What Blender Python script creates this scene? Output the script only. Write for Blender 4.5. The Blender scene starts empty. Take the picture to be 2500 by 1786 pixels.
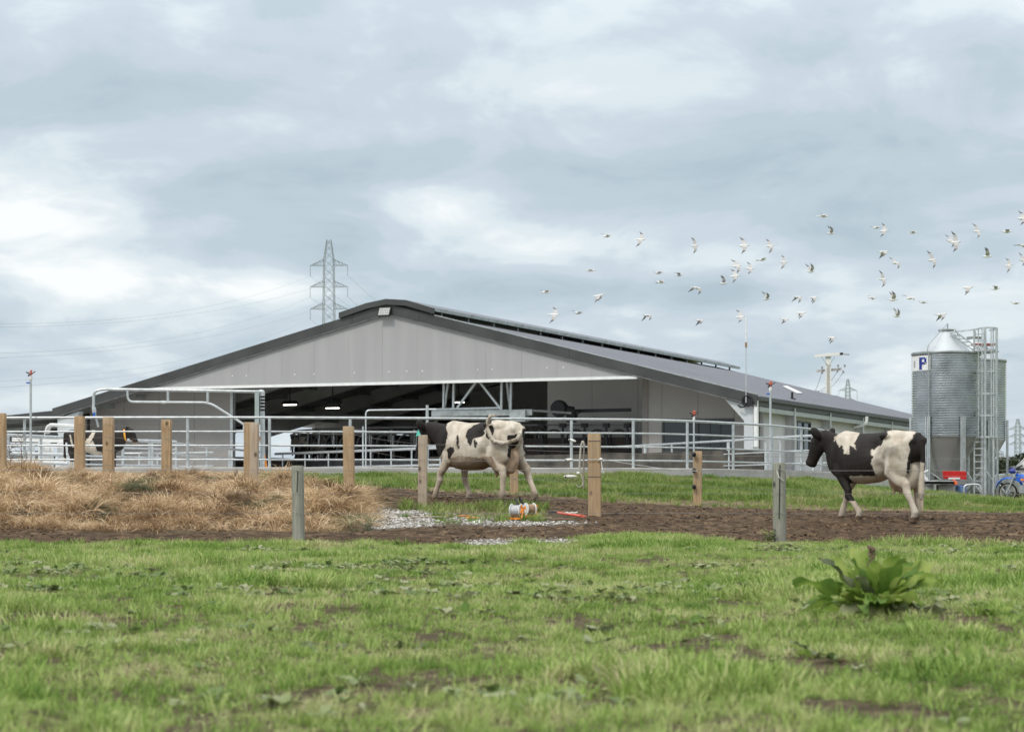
import bpy, bmesh, math, random
import numpy as np
from mathutils import Vector, Matrix, Euler, noise as mnoise
random.seed(7); rng = np.random.default_rng(11)
R = math.radians
sc = bpy.context.scene
col = sc.collection

# ------------------------------------------------------------------ camera
EYE = 0.8; FPX = 4950.0; CXP = 1250.0; YHP = 1200.0      # eye height, focal length and horizon row of a 2500 px wide frame
cam_d = bpy.data.cameras.new('camera'); cam = bpy.data.objects.new('camera', cam_d); col.objects.link(cam)
cam_d.sensor_width = 36.0; cam_d.lens = FPX/2500*36
cam.location = (0, 0, EYE); cam.rotation_euler = (R(90), 0, 0)
cam_d.shift_y = (YHP-893)/2500
cam_d.clip_start = 0.3; cam_d.clip_end = 6000
cam_d.dof.use_dof = True; cam_d.dof.focus_distance = 36.5; cam_d.dof.aperture_fstop = 4.0
sc.camera = cam
sc.render.resolution_x = 1024; sc.render.resolution_y = 731

# ------------------------------------------------------------------ sun and overcast sky
SUN_EL, SUN_AZ = 48.0, 215.0          # degrees; azimuth clockwise from +Y: behind the camera, to its left
sun_d = bpy.data.lights.new('sun', 'SUN'); sun = bpy.data.objects.new('sun', sun_d); col.objects.link(sun)
sun_d.energy = 1.5; sun_d.angle = R(10); sun_d.color = (1.0, 0.955, 0.89)
sdir = Vector((math.sin(R(SUN_AZ))*math.cos(R(SUN_EL)), math.cos(R(SUN_AZ))*math.cos(R(SUN_EL)), math.sin(R(SUN_EL))))
sun.rotation_euler = sdir.to_track_quat('Z', 'Y').to_euler(); sun.location = (0, 0, 60)
sc.view_settings.view_transform = 'Standard'; sc.view_settings.look = 'None'
sc.view_settings.exposure = 0.3; sc.view_settings.gamma = 1.0; sc.view_settings.use_curve_mapping = False
world = bpy.data.worlds.new('World'); sc.world = world; world.use_nodes = True
wn = world.node_tree; wn.nodes.clear()
def N(nt, typ, **kw):
    n = nt.nodes.new(typ)
    for k, v in kw.items():
        if k[0] == '_': continue
        setattr(n, k, v)
    return n
def mth(nt, op, a, b=None, c=None, clamp=False):
    n = nt.nodes.new('ShaderNodeMath'); n.operation = op; n.use_clamp = clamp
    for i, v in enumerate((a, b, c)):
        if v is None: continue
        if isinstance(v, (int, float)): n.inputs[i].default_value = v
        else: nt.links.new(v, n.inputs[i])
    return n.outputs[0]
def ramp(nt, fac, stops, interp='LINEAR'):
    n = nt.nodes.new('ShaderNodeValToRGB'); cr = n.color_ramp; cr.interpolation = interp
    while len(cr.elements) < len(stops): cr.elements.new(0.5)
    for e, (p, c) in zip(cr.elements, stops):
        e.position = p; e.color = (c[0], c[1], c[2], 1) if len(c) == 3 else c
    if fac is not None: nt.links.new(fac, n.inputs[0])
    return n.outputs[0]
def mixc(nt, fac, a, b, mode='MIX'):
    n = nt.nodes.new('ShaderNodeMix'); n.data_type = 'RGBA'; n.blend_type = mode
    for s, v in ((0, fac), (6, a), (7, b)):
        if isinstance(v, (int, float)): n.inputs[s].default_value = v
        elif isinstance(v, tuple): n.inputs[s].default_value = (v[0], v[1], v[2], 1)
        else: nt.links.new(v, n.inputs[s])
    return n.outputs[2]
def build_world():
    nt = wn; L = nt.links.new
    out = N(nt, 'ShaderNodeOutputWorld'); bg = N(nt, 'ShaderNodeBackground'); L(bg.outputs[0], out.inputs[0])
    sky = N(nt, 'ShaderNodeTexSky'); sky.sky_type = 'NISHITA'; sky.sun_disc = False
    sky.sun_elevation = R(SUN_EL); sky.sun_rotation = R(SUN_AZ); sky.air_density = 1.0; sky.dust_density = 2.0
    tc = N(nt, 'ShaderNodeTexCoord'); sp = N(nt, 'ShaderNodeSeparateXYZ'); L(tc.outputs['Generated'], sp.inputs[0])
    x, y, z = sp.outputs
    zc = mth(nt, 'MAXIMUM', z, 0.0)
    den = mth(nt, 'ADD', zc, 0.24)
    cb = N(nt, 'ShaderNodeCombineXYZ')                    # cloud deck: the ray meets a flat layer overhead
    L(mth(nt, 'DIVIDE', x, den), cb.inputs[0]); L(mth(nt, 'DIVIDE', y, den), cb.inputs[1]); cb.inputs[2].default_value = 0.0
    def nz(scale, det, rough, off, dist=0.0, sx=1.0, sy=1.0):
        mp = N(nt, 'ShaderNodeMapping'); L(cb.outputs[0], mp.inputs[0]); mp.inputs['Location'].default_value = off
        mp.inputs['Scale'].default_value = (sx, sy, 1)
        n = N(nt, 'ShaderNodeTexNoise'); L(mp.outputs[0], n.inputs['Vector'])
        n.inputs['Scale'].default_value = scale; n.inputs['Detail'].default_value = det
        n.inputs['Roughness'].default_value = rough; n.inputs['Distortion'].default_value = dist
        return n.outputs['Fac']
    big = nz(1.5, 3, 0.5, (3.1, 1.7, 0.0), 0.6, 1.0, 0.9)
    mid = nz(4.2, 8, 0.55, (7.7, 4.2, 2.0), 0.5, 1.0, 0.9)
    fine = nz(12.0, 6, 0.55, (1.3, 9.2, 5.0), 0.3)
    # two banks of brighter cumulus low over the horizon, broken up by the same noise
    yy = mth(nt, 'MAXIMUM', y, 0.05)
    u = mth(nt, 'DIVIDE', x, yy); w = mth(nt, 'DIVIDE', z, yy)
    def blob(px, py, sx, sy):
        du = mth(nt, 'DIVIDE', mth(nt, 'SUBTRACT', u, (px-CXP)/FPX), sx/FPX)
        dw = mth(nt, 'DIVIDE', mth(nt, 'SUBTRACT', w, (YHP-py)/FPX), sy/FPX)
        r2 = mth(nt, 'ADD', mth(nt, 'MULTIPLY', du, du), mth(nt, 'MULTIPLY', dw, dw))
        return mth(nt, 'POWER', 2.718, mth(nt, 'MULTIPLY', r2, -1.0))
    s = mth(nt, 'MULTIPLY', big, 0.75)
    s = mth(nt, 'ADD', s, mth(nt, 'MULTIPLY', mid, 0.78))
    s = mth(nt, 'ADD', s, mth(nt, 'MULTIPLY', fine, 0.18))
    for (px, py, sx, sy, a) in BLOBS:
        s = mth(nt, 'ADD', s, mth(nt, 'MULTIPLY', blob(px, py, sx, sy), a))
    lo = mth(nt, 'SUBTRACT', s, 0.405)
    cl = ramp(nt, lo, [(0.22, (0.378, 0.462, 0.525)), (0.38, (0.435, 0.522, 0.58)), (0.49, (0.505, 0.572, 0.635)),
                       (0.62, (0.62, 0.69, 0.725)), (0.80, (0.82, 0.84, 0.845))], 'EASE')
    # an overcast dome grows brighter from the horizon to the zenith (CIE overcast sky)
    grad = mth(nt, 'ADD', mth(nt, 'MULTIPLY', mth(nt, 'MAXIMUM', mth(nt, 'SUBTRACT', zc, 0.2), 0.0), 2.1), 1.0)
    gcol = N(nt, 'ShaderNodeCombineXYZ')
    for i in range(3): L(grad, gcol.inputs[i])
    bw = N(nt, 'ShaderNodeRGBToBW'); L(cl, bw.inputs[0])          # the deck overhead is plain grey-white cloud
    cl2 = mixc(nt, mth(nt, 'MULTIPLY', mth(nt, 'SUBTRACT', zc, 0.22, clamp=True), 1.6, clamp=True), cl, bw.outputs[0])
    cloud = mixc(nt, 1.0, cl2, gcol.outputs[0], 'MULTIPLY')
    skyc = mixc(nt, 1.0, sky.outputs[0], (0.1, 0.1, 0.1), 'MULTIPLY')
    tot = mixc(nt, 0.94, skyc, cloud)
    L(tot, bg.inputs[0]); bg.inputs[1].default_value = 1.0
BLOBS = [(40, 520, 260, 150, 0.28), (200, 700, 300, 90, 0.22), (1080, 500, 170, 60, 0.32), (1280, 590, 200, 60, 0.28), (640, 700, 200, 60, 0.32), (420, 560, 200, 40, 0.12), (1700, 620, 260, 60, 0.10),
         (900, 400, 420, 50, -0.14), (1500, 430, 420, 55, -0.14), (2300, 330, 450, 260, -0.12), (600, 440, 250, 50, -0.10), (2100, 700, 300, 70, 0.10),
         (900, 110, 420, 120, 0.10), (1500, 780, 400, 50, 0.12), (260, 210, 260, 80, -0.14), (1620, 710, 300, 35, -0.16), (1800, 120, 400, 90, -0.06), (700, 830, 400, 60, 0.04)]
build_world()

# ------------------------------------------------------------------ helpers
def P(px, py, Y):                     # a point at depth Y seen at (px, py) of the 2500 px wide picture
    return Vector(((px-CXP)*Y/FPX, Y, EYE+(YHP-py)*Y/FPX))
def XA(px, Y): return (px-CXP)*Y/FPX
def tag(o, label=None, cat=None, group=None, kind=None):
    if label: o['label'] = label
    if cat: o['category'] = cat
    if group: o['group'] = group
    if kind: o['kind'] = kind
    return o
def thing(name, label, cat, loc=(0, 0, 0), rz=0.0, group=None):
    o = bpy.data.objects.new(name, None); col.objects.link(o); o.empty_display_size = 0.2
    o.location = loc; o.rotation_euler = (0, 0, rz)
    return tag(o, label, cat, group)
def link(name, me, mat=None, parent=None, loc=None):
    o = bpy.data.objects.new(name, me); col.objects.link(o)
    if mat is not None:
        if not me.materials: me.materials.append(mat)
    if parent: o.parent = parent
    if loc is not None: o.location = loc
    return o
def copy_tree(o, parent=None):
    c = o.copy(); col.objects.link(c); c.parent = parent
    for ch in list(o.children): copy_tree(ch, c)
    return c
class MB:
    def __init__(s): s.v = []; s.f = []
    def add(s, vs, fs):
        b = len(s.v); s.v += [tuple(p) for p in vs]; s.f += [tuple(b+i for i in f) for f in fs]; return s
    def box(s, c, size, rot=None):
        hx, hy, hz = size[0]/2, size[1]/2, size[2]/2; c = Vector(c); vs = []
        for z in (-hz, hz):
            for x, y in ((-hx, -hy), (hx, -hy), (hx, hy), (-hx, hy)):
                p = Vector((x, y, z)); p = rot @ p if rot is not None else p; vs.append(c+p)
        return s.add(vs, [(3, 2, 1, 0), (4, 5, 6, 7), (0, 1, 5, 4), (1, 2, 6, 5), (2, 3, 7, 6), (3, 0, 4, 7)])
    def span(s, x0, x1, y0, y1, z0, z1): return s.box(((x0+x1)/2, (y0+y1)/2, (z0+z1)/2), (abs(x1-x0), abs(y1-y0), abs(z1-z0)))
    def bar(s, a, b, w, h, up=(0, 0, 1)):
        a = Vector(a); b = Vector(b); d = (b-a).normalized(); u = Vector(up)
        if abs(d.dot(u)) > 0.98: u = Vector((0, 1, 0))
        r = d.cross(u).normalized(); u = r.cross(d).normalized(); vs = []
        for p in (a, b):
            for i, j in ((-1, -1), (1, -1), (1, 1), (-1, 1)): vs.append(p+r*(i*w/2)+u*(j*h/2))
        return s.add(vs, [(0, 1, 2, 3), (7, 6, 5, 4), (0, 4, 5, 1), (1, 5, 6, 2), (2, 6, 7, 3), (3, 7, 4, 0)])
    def tube(s, path, r, n=8, caps=True, flat=None):
        path = [Vector(p) for p in path]; m = len(path)
        rr = r if isinstance(r, (list, tuple)) else [r]*m
        vs = []; prev = None
        for i, p in enumerate(path):
            d = (path[min(i+1, m-1)]-path[max(i-1, 0)]).normalized()
            if prev is None:
                a = Vector((0, 0, 1)) if abs(d.z) < 0.9 else Vector((0, 1, 0))
                x = d.cross(a).normalized()
            else:
                x = (prev-d*prev.dot(d)).normalized()
            prev = x; y = d.cross(x)
            for k in range(n):
                t = 2*math.pi*k/n
                vs.append(p+x*(rr[i]*math.cos(t))+y*(rr[i]*math.sin(t)*(flat or 1.0)))
        fs = [(i*n+k, i*n+(k+1) % n, (i+1)*n+(k+1) % n, (i+1)*n+k) for i in range(m-1) for k in range(n)]
        if caps: fs += [tuple(reversed(range(n))), tuple((m-1)*n+k for k in range(n))]
        return s.add(vs, fs)
    def lathe(s, prof, n=24, c=(0, 0, 0), axis='Z', capb=False, capt=False):
        vs = []; c = Vector(c)
        for (r, z) in prof:
            for k in range(n):
                t = 2*math.pi*k/n; a, b = r*math.cos(t), r*math.sin(t)
                p = (a, b, z) if axis == 'Z' else ((z, a, b) if axis == 'X' else (b, z, a))
                vs.append(c+Vector(p))
        m = len(prof)
        fs = [(i*n+k, i*n+(k+1) % n, (i+1)*n+(k+1) % n, (i+1)*n+k) for i in range(m-1) for k in range(n)]
        if capb: fs.append(tuple(reversed(range(n))))
        if capt: fs.append(tuple((m-1)*n+k for k in range(n)))
        return s.add(vs, fs)
    def extrude(s, poly, vec):
        poly = [Vector(p) for p in poly]; vec = Vector(vec); n = len(poly)
        vs = poly+[p+vec for p in poly]
        return s.add(vs, [tuple(range(n-1, -1, -1)), tuple(range(n, 2*n))]+[(i, (i+1) % n, n+(i+1) % n, n+i) for i in range(n)])
    def ell(s, c, r, n=12, m=8, rot=None):
        vs = []; c = Vector(c)
        for i in range(1, m):
            ph = math.pi*i/m-math.pi/2
            for k in range(n):
                t = 2*math.pi*k/n
                p = Vector((r[0]*math.cos(ph)*math.cos(t), r[1]*math.cos(ph)*math.sin(t), r[2]*math.sin(ph)))
                vs.append(c+(rot @ p if rot is not None else p))
        b = len(vs)
        for q in (-1, 1):
            p = Vector((0, 0, q*r[2])); vs.append(c+(rot @ p if rot is not None else p))
        fs = [(i*n+k, i*n+(k+1) % n, (i+1)*n+(k+1) % n, (i+1)*n+k) for i in range(m-2) for k in range(n)]
        fs += [(b, (k+1) % n, k) for k in range(n)]+[(b+1, (m-2)*n+k, (m-2)*n+(k+1) % n) for k in range(n)]
        return s.add(vs, fs)
    def loft(s, rings, caps=True):
        n = len(rings[0]); vs = [p for r in rings for p in r]
        fs = [(i*n+k, i*n+(k+1) % n, (i+1)*n+(k+1) % n, (i+1)*n+k) for i in range(len(rings)-1) for k in range(n)]
        if caps: fs += [tuple(reversed(range(n))), tuple((len(rings)-1)*n+k for k in range(n))]
        return s.add(vs, fs)
    def mesh(s, name, smooth=None, inv=None, bevel=0):
        me = bpy.data.meshes.new(name)
        vs = s.v if inv is None else [tuple(inv @ Vector(p)) for p in s.v]
        me.from_pydata(vs, [], s.f); me.update()
        bm = bmesh.new(); bm.from_mesh(me); bmesh.ops.recalc_face_normals(bm, faces=bm.faces)
        if bevel:
            ed = [e for e in bm.edges if e.is_manifold and e.calc_face_angle(0) > 0.6]
            bmesh.ops.bevel(bm, geom=ed, offset=bevel, segments=1, affect='EDGES', clamp_overlap=True)
        bm.to_mesh(me); bm.free()
        if smooth is not None:
            me.shade_smooth()
            if smooth < 180: me.set_sharp_from_angle(angle=R(smooth))
        return me
    def build(s, name, mat, parent=None, smooth=None, world=False, origin=None, bevel=0):
        inv = None
        if world and parent is not None: inv = Matrix.LocRotScale(parent.location, parent.rotation_euler, None).inverted()
        if origin is not None: inv = Matrix.Translation(-Vector(origin))
        return link(name, s.mesh(name, smooth, inv, bevel), mat, parent, origin)
def arc(c, r, a0, a1, n, ax='xz'):
    pts = []
    for i in range(n+1):
        a = R(a0+(a1-a0)*i/n); p = [c[0], c[1], c[2]]
        i0, i1 = ('xyz'.index(ax[0]), 'xyz'.index(ax[1]))
        p[i0] += r*math.cos(a); p[i1] += r*math.sin(a); pts.append(Vector(p))
    return pts
def bend(pts, rad, seg=4):                       # round the inner corners of a polyline
    pts = [Vector(p) for p in pts]; out = [pts[0]]
    for i in range(1, len(pts)-1):
        a, b, c = pts[i-1], pts[i], pts[i+1]
        d0 = (a-b); d1 = (c-b); r = min(rad, d0.length*0.49, d1.length*0.49)
        p0 = b+d0.normalized()*r; p1 = b+d1.normalized()*r
        for k in range(seg+1):
            t = k/seg; out.append(p0*(1-t)**2+b*(2*t*(1-t))+p1*t*t)
    out.append(pts[-1]); return out

# ------------------------------------------------------------------ materials
def M(name, c, rough=0.6, metal=0.0, var=0.15, vs=3.0, bump=0.0, bs=20.0, stretch=(1, 1, 1), c2=None, spec=0.4, det=5, coords='Object'):
    m = bpy.data.materials.new(name); m.use_nodes = True; nt = m.node_tree; L = nt.links.new
    bs_ = nt.nodes['Principled BSDF']; bs_.inputs['Roughness'].default_value = rough; bs_.inputs['Metallic'].default_value = metal
    bs_.inputs['Specular IOR Level'].default_value = spec
    tc = N(nt, 'ShaderNodeTexCoord'); mp = N(nt, 'ShaderNodeMapping'); L(tc.outputs[coords], mp.inputs[0]); mp.inputs['Scale'].default_value = stretch
    n1 = N(nt, 'ShaderNodeTexNoise'); L(mp.outputs[0], n1.inputs['Vector']); n1.inputs['Scale'].default_value = vs; n1.inputs['Detail'].default_value = det
    ca = tuple(max(0, x*(1-var)) for x in c); cb_ = c2 if c2 else tuple(min(1, x*(1+var)) for x in c)
    L(ramp(nt, n1.outputs['Fac'], [(0.32, ca), (0.68, cb_)]), bs_.inputs['Base Color'])
    rr = mth(nt, 'ADD', mth(nt, 'MULTIPLY', n1.outputs['Fac'], 0.2), rough-0.1, clamp=True); L(rr, bs_.inputs['Roughness'])
    if bump:
        n2 = N(nt, 'ShaderNodeTexNoise'); L(mp.outputs[0], n2.inputs['Vector']); n2.inputs['Scale'].default_value = bs; n2.inputs['Detail'].default_value = 6
        b = N(nt, 'ShaderNodeBump'); b.inputs['Strength'].default_value = bump; b.inputs['Distance'].default_value = 0.02
        L(n2.outputs['Fac'], b.inputs['Height']); L(b.outputs[0], bs_.inputs['Normal'])
    return m
def emit(name, c, s):
    m = bpy.data.materials.new(name); m.use_nodes = True; b = m.node_tree.nodes['Principled BSDF']
    b.inputs['Base Color'].default_value = (*c, 1); b.inputs['Emission Color'].default_value = (*c, 1); b.inputs['Emission Strength'].default_value = s
    return m
GALV = M('galvanised_pipe', (0.55, 0.58, 0.59), 0.42, 0.55, 0.15, 6, 0.05, 40)
GALV2 = M('dull_galvanised_steel', (0.36, 0.39, 0.39), 0.5, 0.5, 0.22, 4, 0.05, 30)
DARKST = M('dark_painted_steel', (0.12, 0.122, 0.125), 0.55, 0.2, 0.25, 4)
BLACKP = M('black_plastic', (0.018, 0.018, 0.02), 0.5, 0, 0.2, 10)
CONC = M('concrete', (0.44, 0.43, 0.41), 0.85, 0, 0.16, 1.6, 0.25, 30)
CONCP = M('pale_precast_concrete', (0.53, 0.525, 0.53), 0.85, 0, 0.07, 0.9, 0.1, 40)
PANEL = M('grey_cladding_panel', (0.325, 0.323, 0.325), 0.55, 0, 0.055, 0.9, 0.03, 8, (1.6, 1, 0.16))
PANELW = M('warm_grey_wall_panel', (0.31, 0.295, 0.28), 0.7, 0, 0.05, 0.6, 0.04, 25)
FASC = M('charcoal_flashing', (0.050, 0.053, 0.052), 0.45, 0, 0.22, 0.7, 0.02, 10)
ROOFM = M('charcoal_roof_sheet', (0.155, 0.165, 0.19), 0.5, 0.1, 0.10, 0.5, 0.02, 10, spec=0.5)
WHITE = M('white_paint', (0.72, 0.73, 0.72), 0.5, 0, 0.06, 3)
WHITED = M('dirty_white_plastic', (0.66, 0.66, 0.63), 0.5, 0, 0.14, 12)
ORANGE = M('orange_plastic', (0.82, 0.27, 0.03), 0.45, 0, 0.15, 10)
RED = M('red_paint', (0.62, 0.03, 0.028), 0.45, 0, 0.15, 4)
REDH = M('coral_red_tool_paint', (0.68, 0.13, 0.09), 0.5, 0, 0.15, 14)
BLUE = M('blue_plastic', (0.02, 0.12, 0.52), 0.38, 0, 0.2, 6)
BLUE2 = M('faded_blue_drum', (0.10, 0.17, 0.36), 0.6, 0, 0.2, 6)
RUBBER = M('black_rubber', (0.025, 0.025, 0.026), 0.8, 0, 0.25, 6, 0.2, 30)
SOFFIT = M('pale_grey_soffit', (0.20, 0.195, 0.185), 0.7, 0, 0.08, 1)
STAINW = M('stained_dark_wall', (0.055, 0.052, 0.046), 0.85, 0, 0.5, 1.1, 0.3, 18, c2=(0.115, 0.105, 0.085))
WIREM = M('fence_wire', (0.22, 0.21, 0.20), 0.5, 0.4, 0.1, 3)
PEBBLE = None
GLASS = bpy.data.materials.new('window_glass'); GLASS.use_nodes = True
_b = GLASS.node_tree.nodes['Principled BSDF']; _b.inputs['Base Color'].default_value = (0.02, 0.026, 0.028, 1); _b.inputs['Roughness'].default_value = 0.06
_b.inputs['Specular IOR Level'].default_value = 0.7
def wood_mat(name, ca, cb_, cc):
    m = bpy.data.materials.new(name); m.use_nodes = True; nt = m.node_tree; L = nt.links.new
    b = nt.nodes['Principled BSDF']; b.inputs['Roughness'].default_value = 0.85; b.inputs['Specular IOR Level'].default_value = 0.2
    tc = N(nt, 'ShaderNodeTexCoord'); oi = N(nt, 'ShaderNodeObjectInfo')
    ad = N(nt, 'ShaderNodeVectorMath'); ad.operation = 'MULTIPLY_ADD'; L(oi.outputs['Random'], ad.inputs[0]); ad.inputs[1].default_value = (9, 7, 13); L(tc.outputs['Object'], ad.inputs[2])
    mp = N(nt, 'ShaderNodeMapping'); L(ad.outputs[0], mp.inputs[0]); mp.inputs['Scale'].default_value = (1, 1, 0.07)
    g = N(nt, 'ShaderNodeTexNoise'); L(mp.outputs[0], g.inputs['Vector']); g.inputs['Scale'].default_value = 34; g.inputs['Detail'].default_value = 6; g.inputs['Distortion'].default_value = 0.6
    big = N(nt, 'ShaderNodeTexNoise'); L(ad.outputs[0], big.inputs['Vector']); big.inputs['Scale'].default_value = 3.2; big.inputs['Detail'].default_value = 4
    v = N(nt, 'ShaderNodeTexVoronoi'); mp2 = N(nt, 'ShaderNodeMapping'); L(ad.outputs[0], mp2.inputs[0]); mp2.inputs['Scale'].default_value = (1.3, 1.3, 0.85)
    L(mp2.outputs[0], v.inputs['Vector']); v.inputs['Scale'].default_value = 3.0
    c0 = ramp(nt, g.outputs['Fac'], [(0.3, ca), (0.7, cb_)])
    c1 = mixc(nt, ramp(nt, big.outputs['Fac'], [(0.4, (0, 0, 0)), (0.75, (0.7, 0.7, 0.7))]), c0, cc)
    c2 = mixc(nt, ramp(nt, v.outputs['Distance'], [(0.07, (0.9, 0.9, 0.9)), (0.17, (0, 0, 0))]), c1, tuple(x*0.28 for x in ca))
    L(c2, b.inputs['Base Color'])
    bp = N(nt, 'ShaderNodeBump'); bp.inputs['Strength'].default_value = 0.5; bp.inputs['Distance'].default_value = 0.01; L(g.outputs['Fac'], bp.inputs['Height']); L(bp.outputs[0], b.inputs['Normal'])
    return m
WOODN = wood_mat('new_pine_post', (0.31, 0.205, 0.115), (0.47, 0.335, 0.205), (0.36, 0.29, 0.20))
WOODG = wood_mat('weathered_grey_post', (0.20, 0.195, 0.165), (0.36, 0.35, 0.30), (0.24, 0.26, 0.20))
WOODP = wood_mat('pale_grey_pine_post', (0.33, 0.25, 0.18), (0.46, 0.37, 0.28), (0.38, 0.33, 0.27))

# ------------------------------------------------------------------ value noise for shaping the land
_T = rng.random((256, 256))
def vnoise(x, y):
    x = np.asarray(x, float); y = np.asarray(y, float)
    xi = np.floor(x).astype(int); yi = np.floor(y).astype(int); fx = x-xi; fy = y-yi
    fx = fx*fx*(3-2*fx); fy = fy*fy*(3-2*fy)
    a = _T[xi & 255, yi & 255]; b = _T[(xi+1) & 255, yi & 255]; c = _T[xi & 255, (yi+1) & 255]; d = _T[(xi+1) & 255, (yi+1) & 255]
    return (a*(1-fx)+b*fx)*(1-fy)+(c*(1-fx)+d*fx)*fy
def fbm(x, y, o=4):
    s = 0; a = 0.5; t = 0
    for i in range(o):
        s = s+a*vnoise(x*2**i+17.3*i, y*2**i+5.1*i); t += a; a *= 0.5
    return s/t
# ------------------------------------------------------------------ the land: field, muddy race, hay bank, grass bank
COLS = [  # column: depth Y, height z of the ground along a line of sight
 (-600, [(0, 0), (28.5, .03), (32, .15), (33.2, .42), (35, .76), (38, 1.02), (41, 1.1), (48, 1.16), (54, 1.3), (75, 1.2), (150, 1.0)]),
 (0,    [(0, 0), (28.5, .03), (32, .15), (33.2, .42), (35, .76), (38, 1.02), (41, 1.1), (48, 1.16), (54, 1.3), (75, 1.2), (150, 1.0)]),
 (300,  [(0, 0), (28.5, .03), (32, .15), (33.2, .40), (35, .70), (38, .90), (41, .98), (47, 1.06), (53, 1.28), (75, 1.2), (150, 1.0)]),
 (600,  [(0, 0), (28.5, .03), (32, .15), (33.2, .36), (35, .66), (37, .86), (39.5, .97), (44, 1.09), (53, 1.2), (75, 1.2), (150, 1.0)]),
 (850,  [(0, 0), (28.5, .03), (32.2, .15), (33.5, .32), (35, .56), (36.5, .74), (38.5, .78), (42, .90), (46, .97), (54, 1.24), (75, 1.2), (150, 1.0)]),
 (950,  [(0, 0), (28.5, .03), (32.5, .20), (34.5, .36), (36, .50), (37.5, .66), (41, .85), (46, .98), (54, 1.24), (75, 1.2), (150, 1.0)]),
 (1030, [(0, 0), (28.5, .03), (32.5, .235), (34.5, .37), (36.7, .51), (38.5, .64), (41, .78), (43, .85), (54, 1.24), (75, 1.2), (150, 1.0)]),
 (1250, [(0, 0), (28.5, .03), (32.5, .24), (34.5, .37), (36.7, .52), (38.7, .625), (41, .75), (43, .82), (54, 1.24), (75, 1.2), (150, 1.0)]),
 (1450, [(0, 0), (28.5, .03), (32.5, .24), (34.5, .40), (38, .51), (41, .585), (44, .75), (54.5, 1.24), (75, 1.2), (150, 1.0)]),
 (1700, [(0, 0), (28.5, .03), (32.5, .20), (35, .32), (38, .40), (42, .478), (46, .74), (56, 1.23), (75, 1.2), (150, .9)]),
 (2000, [(0, 0), (28.5, .03), (32.5, .20), (34.4, .327), (42, .41), (48, .72), (63, 1.18), (75, 1.0), (150, .8)]),
 (2130, [(0, 0), (28.5, .03), (32.5, .20), (34.4, .327), (41.5, .40), (48, .66), (60, .85), (72, .72), (150, .6)]),
 (2250, [(0, 0), (28.5, .03), (32.5, .20), (34.4, .327), (41, .386), (48, .57), (60, .703), (72, .66), (150, .6)]),
 (2500, [(0, 0), (28.5, .03), (32.5, .20), (34.4, .327), (41, .37), (50, .4465), (60, .46), (72, .44), (150, .4)]),
 (3100, [(0, 0), (28.5, .03), (32.5, .20), (34.4, .327), (41, .37), (50, .44), (60, .46), (72, .44), (150, .4)])]
_TY = np.arange(0, 151, 0.25); _TS = np.arange(-600, 3101, 20.0)
_tab = np.array([np.interp(_TY, [k[0] for k in c[1]], [k[1] for k in c[1]]) for c in COLS])
_tab = np.array([np.interp(_TS, [c[0] for c in COLS], _tab[:, j]) for j in range(len(_TY))])       # [Y, s]
for _ in range(2):
    _tab[1:-1] = (_tab[:-2]+2*_tab[1:-1]+_tab[2:])/4
    _tab[:, 1:-1] = (_tab[:, :-2]+2*_tab[:, 1:-1]+_tab[:, 2:])/4
def svals(x, y): return np.clip(CXP+FPX*np.asarray(x)/np.maximum(np.asarray(y), 1.0), -600, 3100)
def base_z(x, y):
    s = svals(x, y); yi = np.clip(np.asarray(y), 0, 149.9)/0.25; si = (s+600)/20
    si = np.clip(si, 0, len(_TS)-1.001); y0 = yi.astype(int); s0 = si.astype(int); fy = yi-y0; fs = si-s0
    return (_tab[y0, s0]*(1-fs)+_tab[y0, s0+1]*fs)*(1-fy)+(_tab[y0+1, s0]*(1-fs)+_tab[y0+1, s0+1]*fs)*fy
KERB = [(-600, 55), (-100, 54), (300, 53.5), (640, 53.5), (1000, 54), (1300, 54.5), (1560, 55.2), (1690, 56.3), (1790, 58), (1884, 60), (1957, 62.5), (2000, 64.2), (2030, 66), (2046, 67.8)]
def kerbY(s): return np.interp(s, [k[0] for k in KERB], [k[1] for k in KERB])
YARDZ = 1.45
def sstep(a, b, x):
    t = np.clip((x-a)/(b-a), 0, 1); return t*t*(3-2*t)
def ip(s, pts): return np.interp(s, [p[0] for p in pts], [p[1] for p in pts])
UPN = [(-600, 43), (0, 43), (300, 42), (600, 38.6), (850, 38.0), (950, 37.3), (1030, 36.8), (1250, 36.7), (1400, 36.2), (1500, 32.0)]
UPF = [(-600, 48), (0, 48), (300, 47), (600, 44), (850, 42.5), (950, 41.5), (1250, 41), (1480, 41), (1700, 42), (2000, 42), (2250, 41), (2500, 41), (3100, 41)]
LOF = [(-600, 32.1), (850, 32.1), (950, 32.3), (1250, 32.9), (1400, 33.6), (1500, 36), (3100, 36)]
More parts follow.
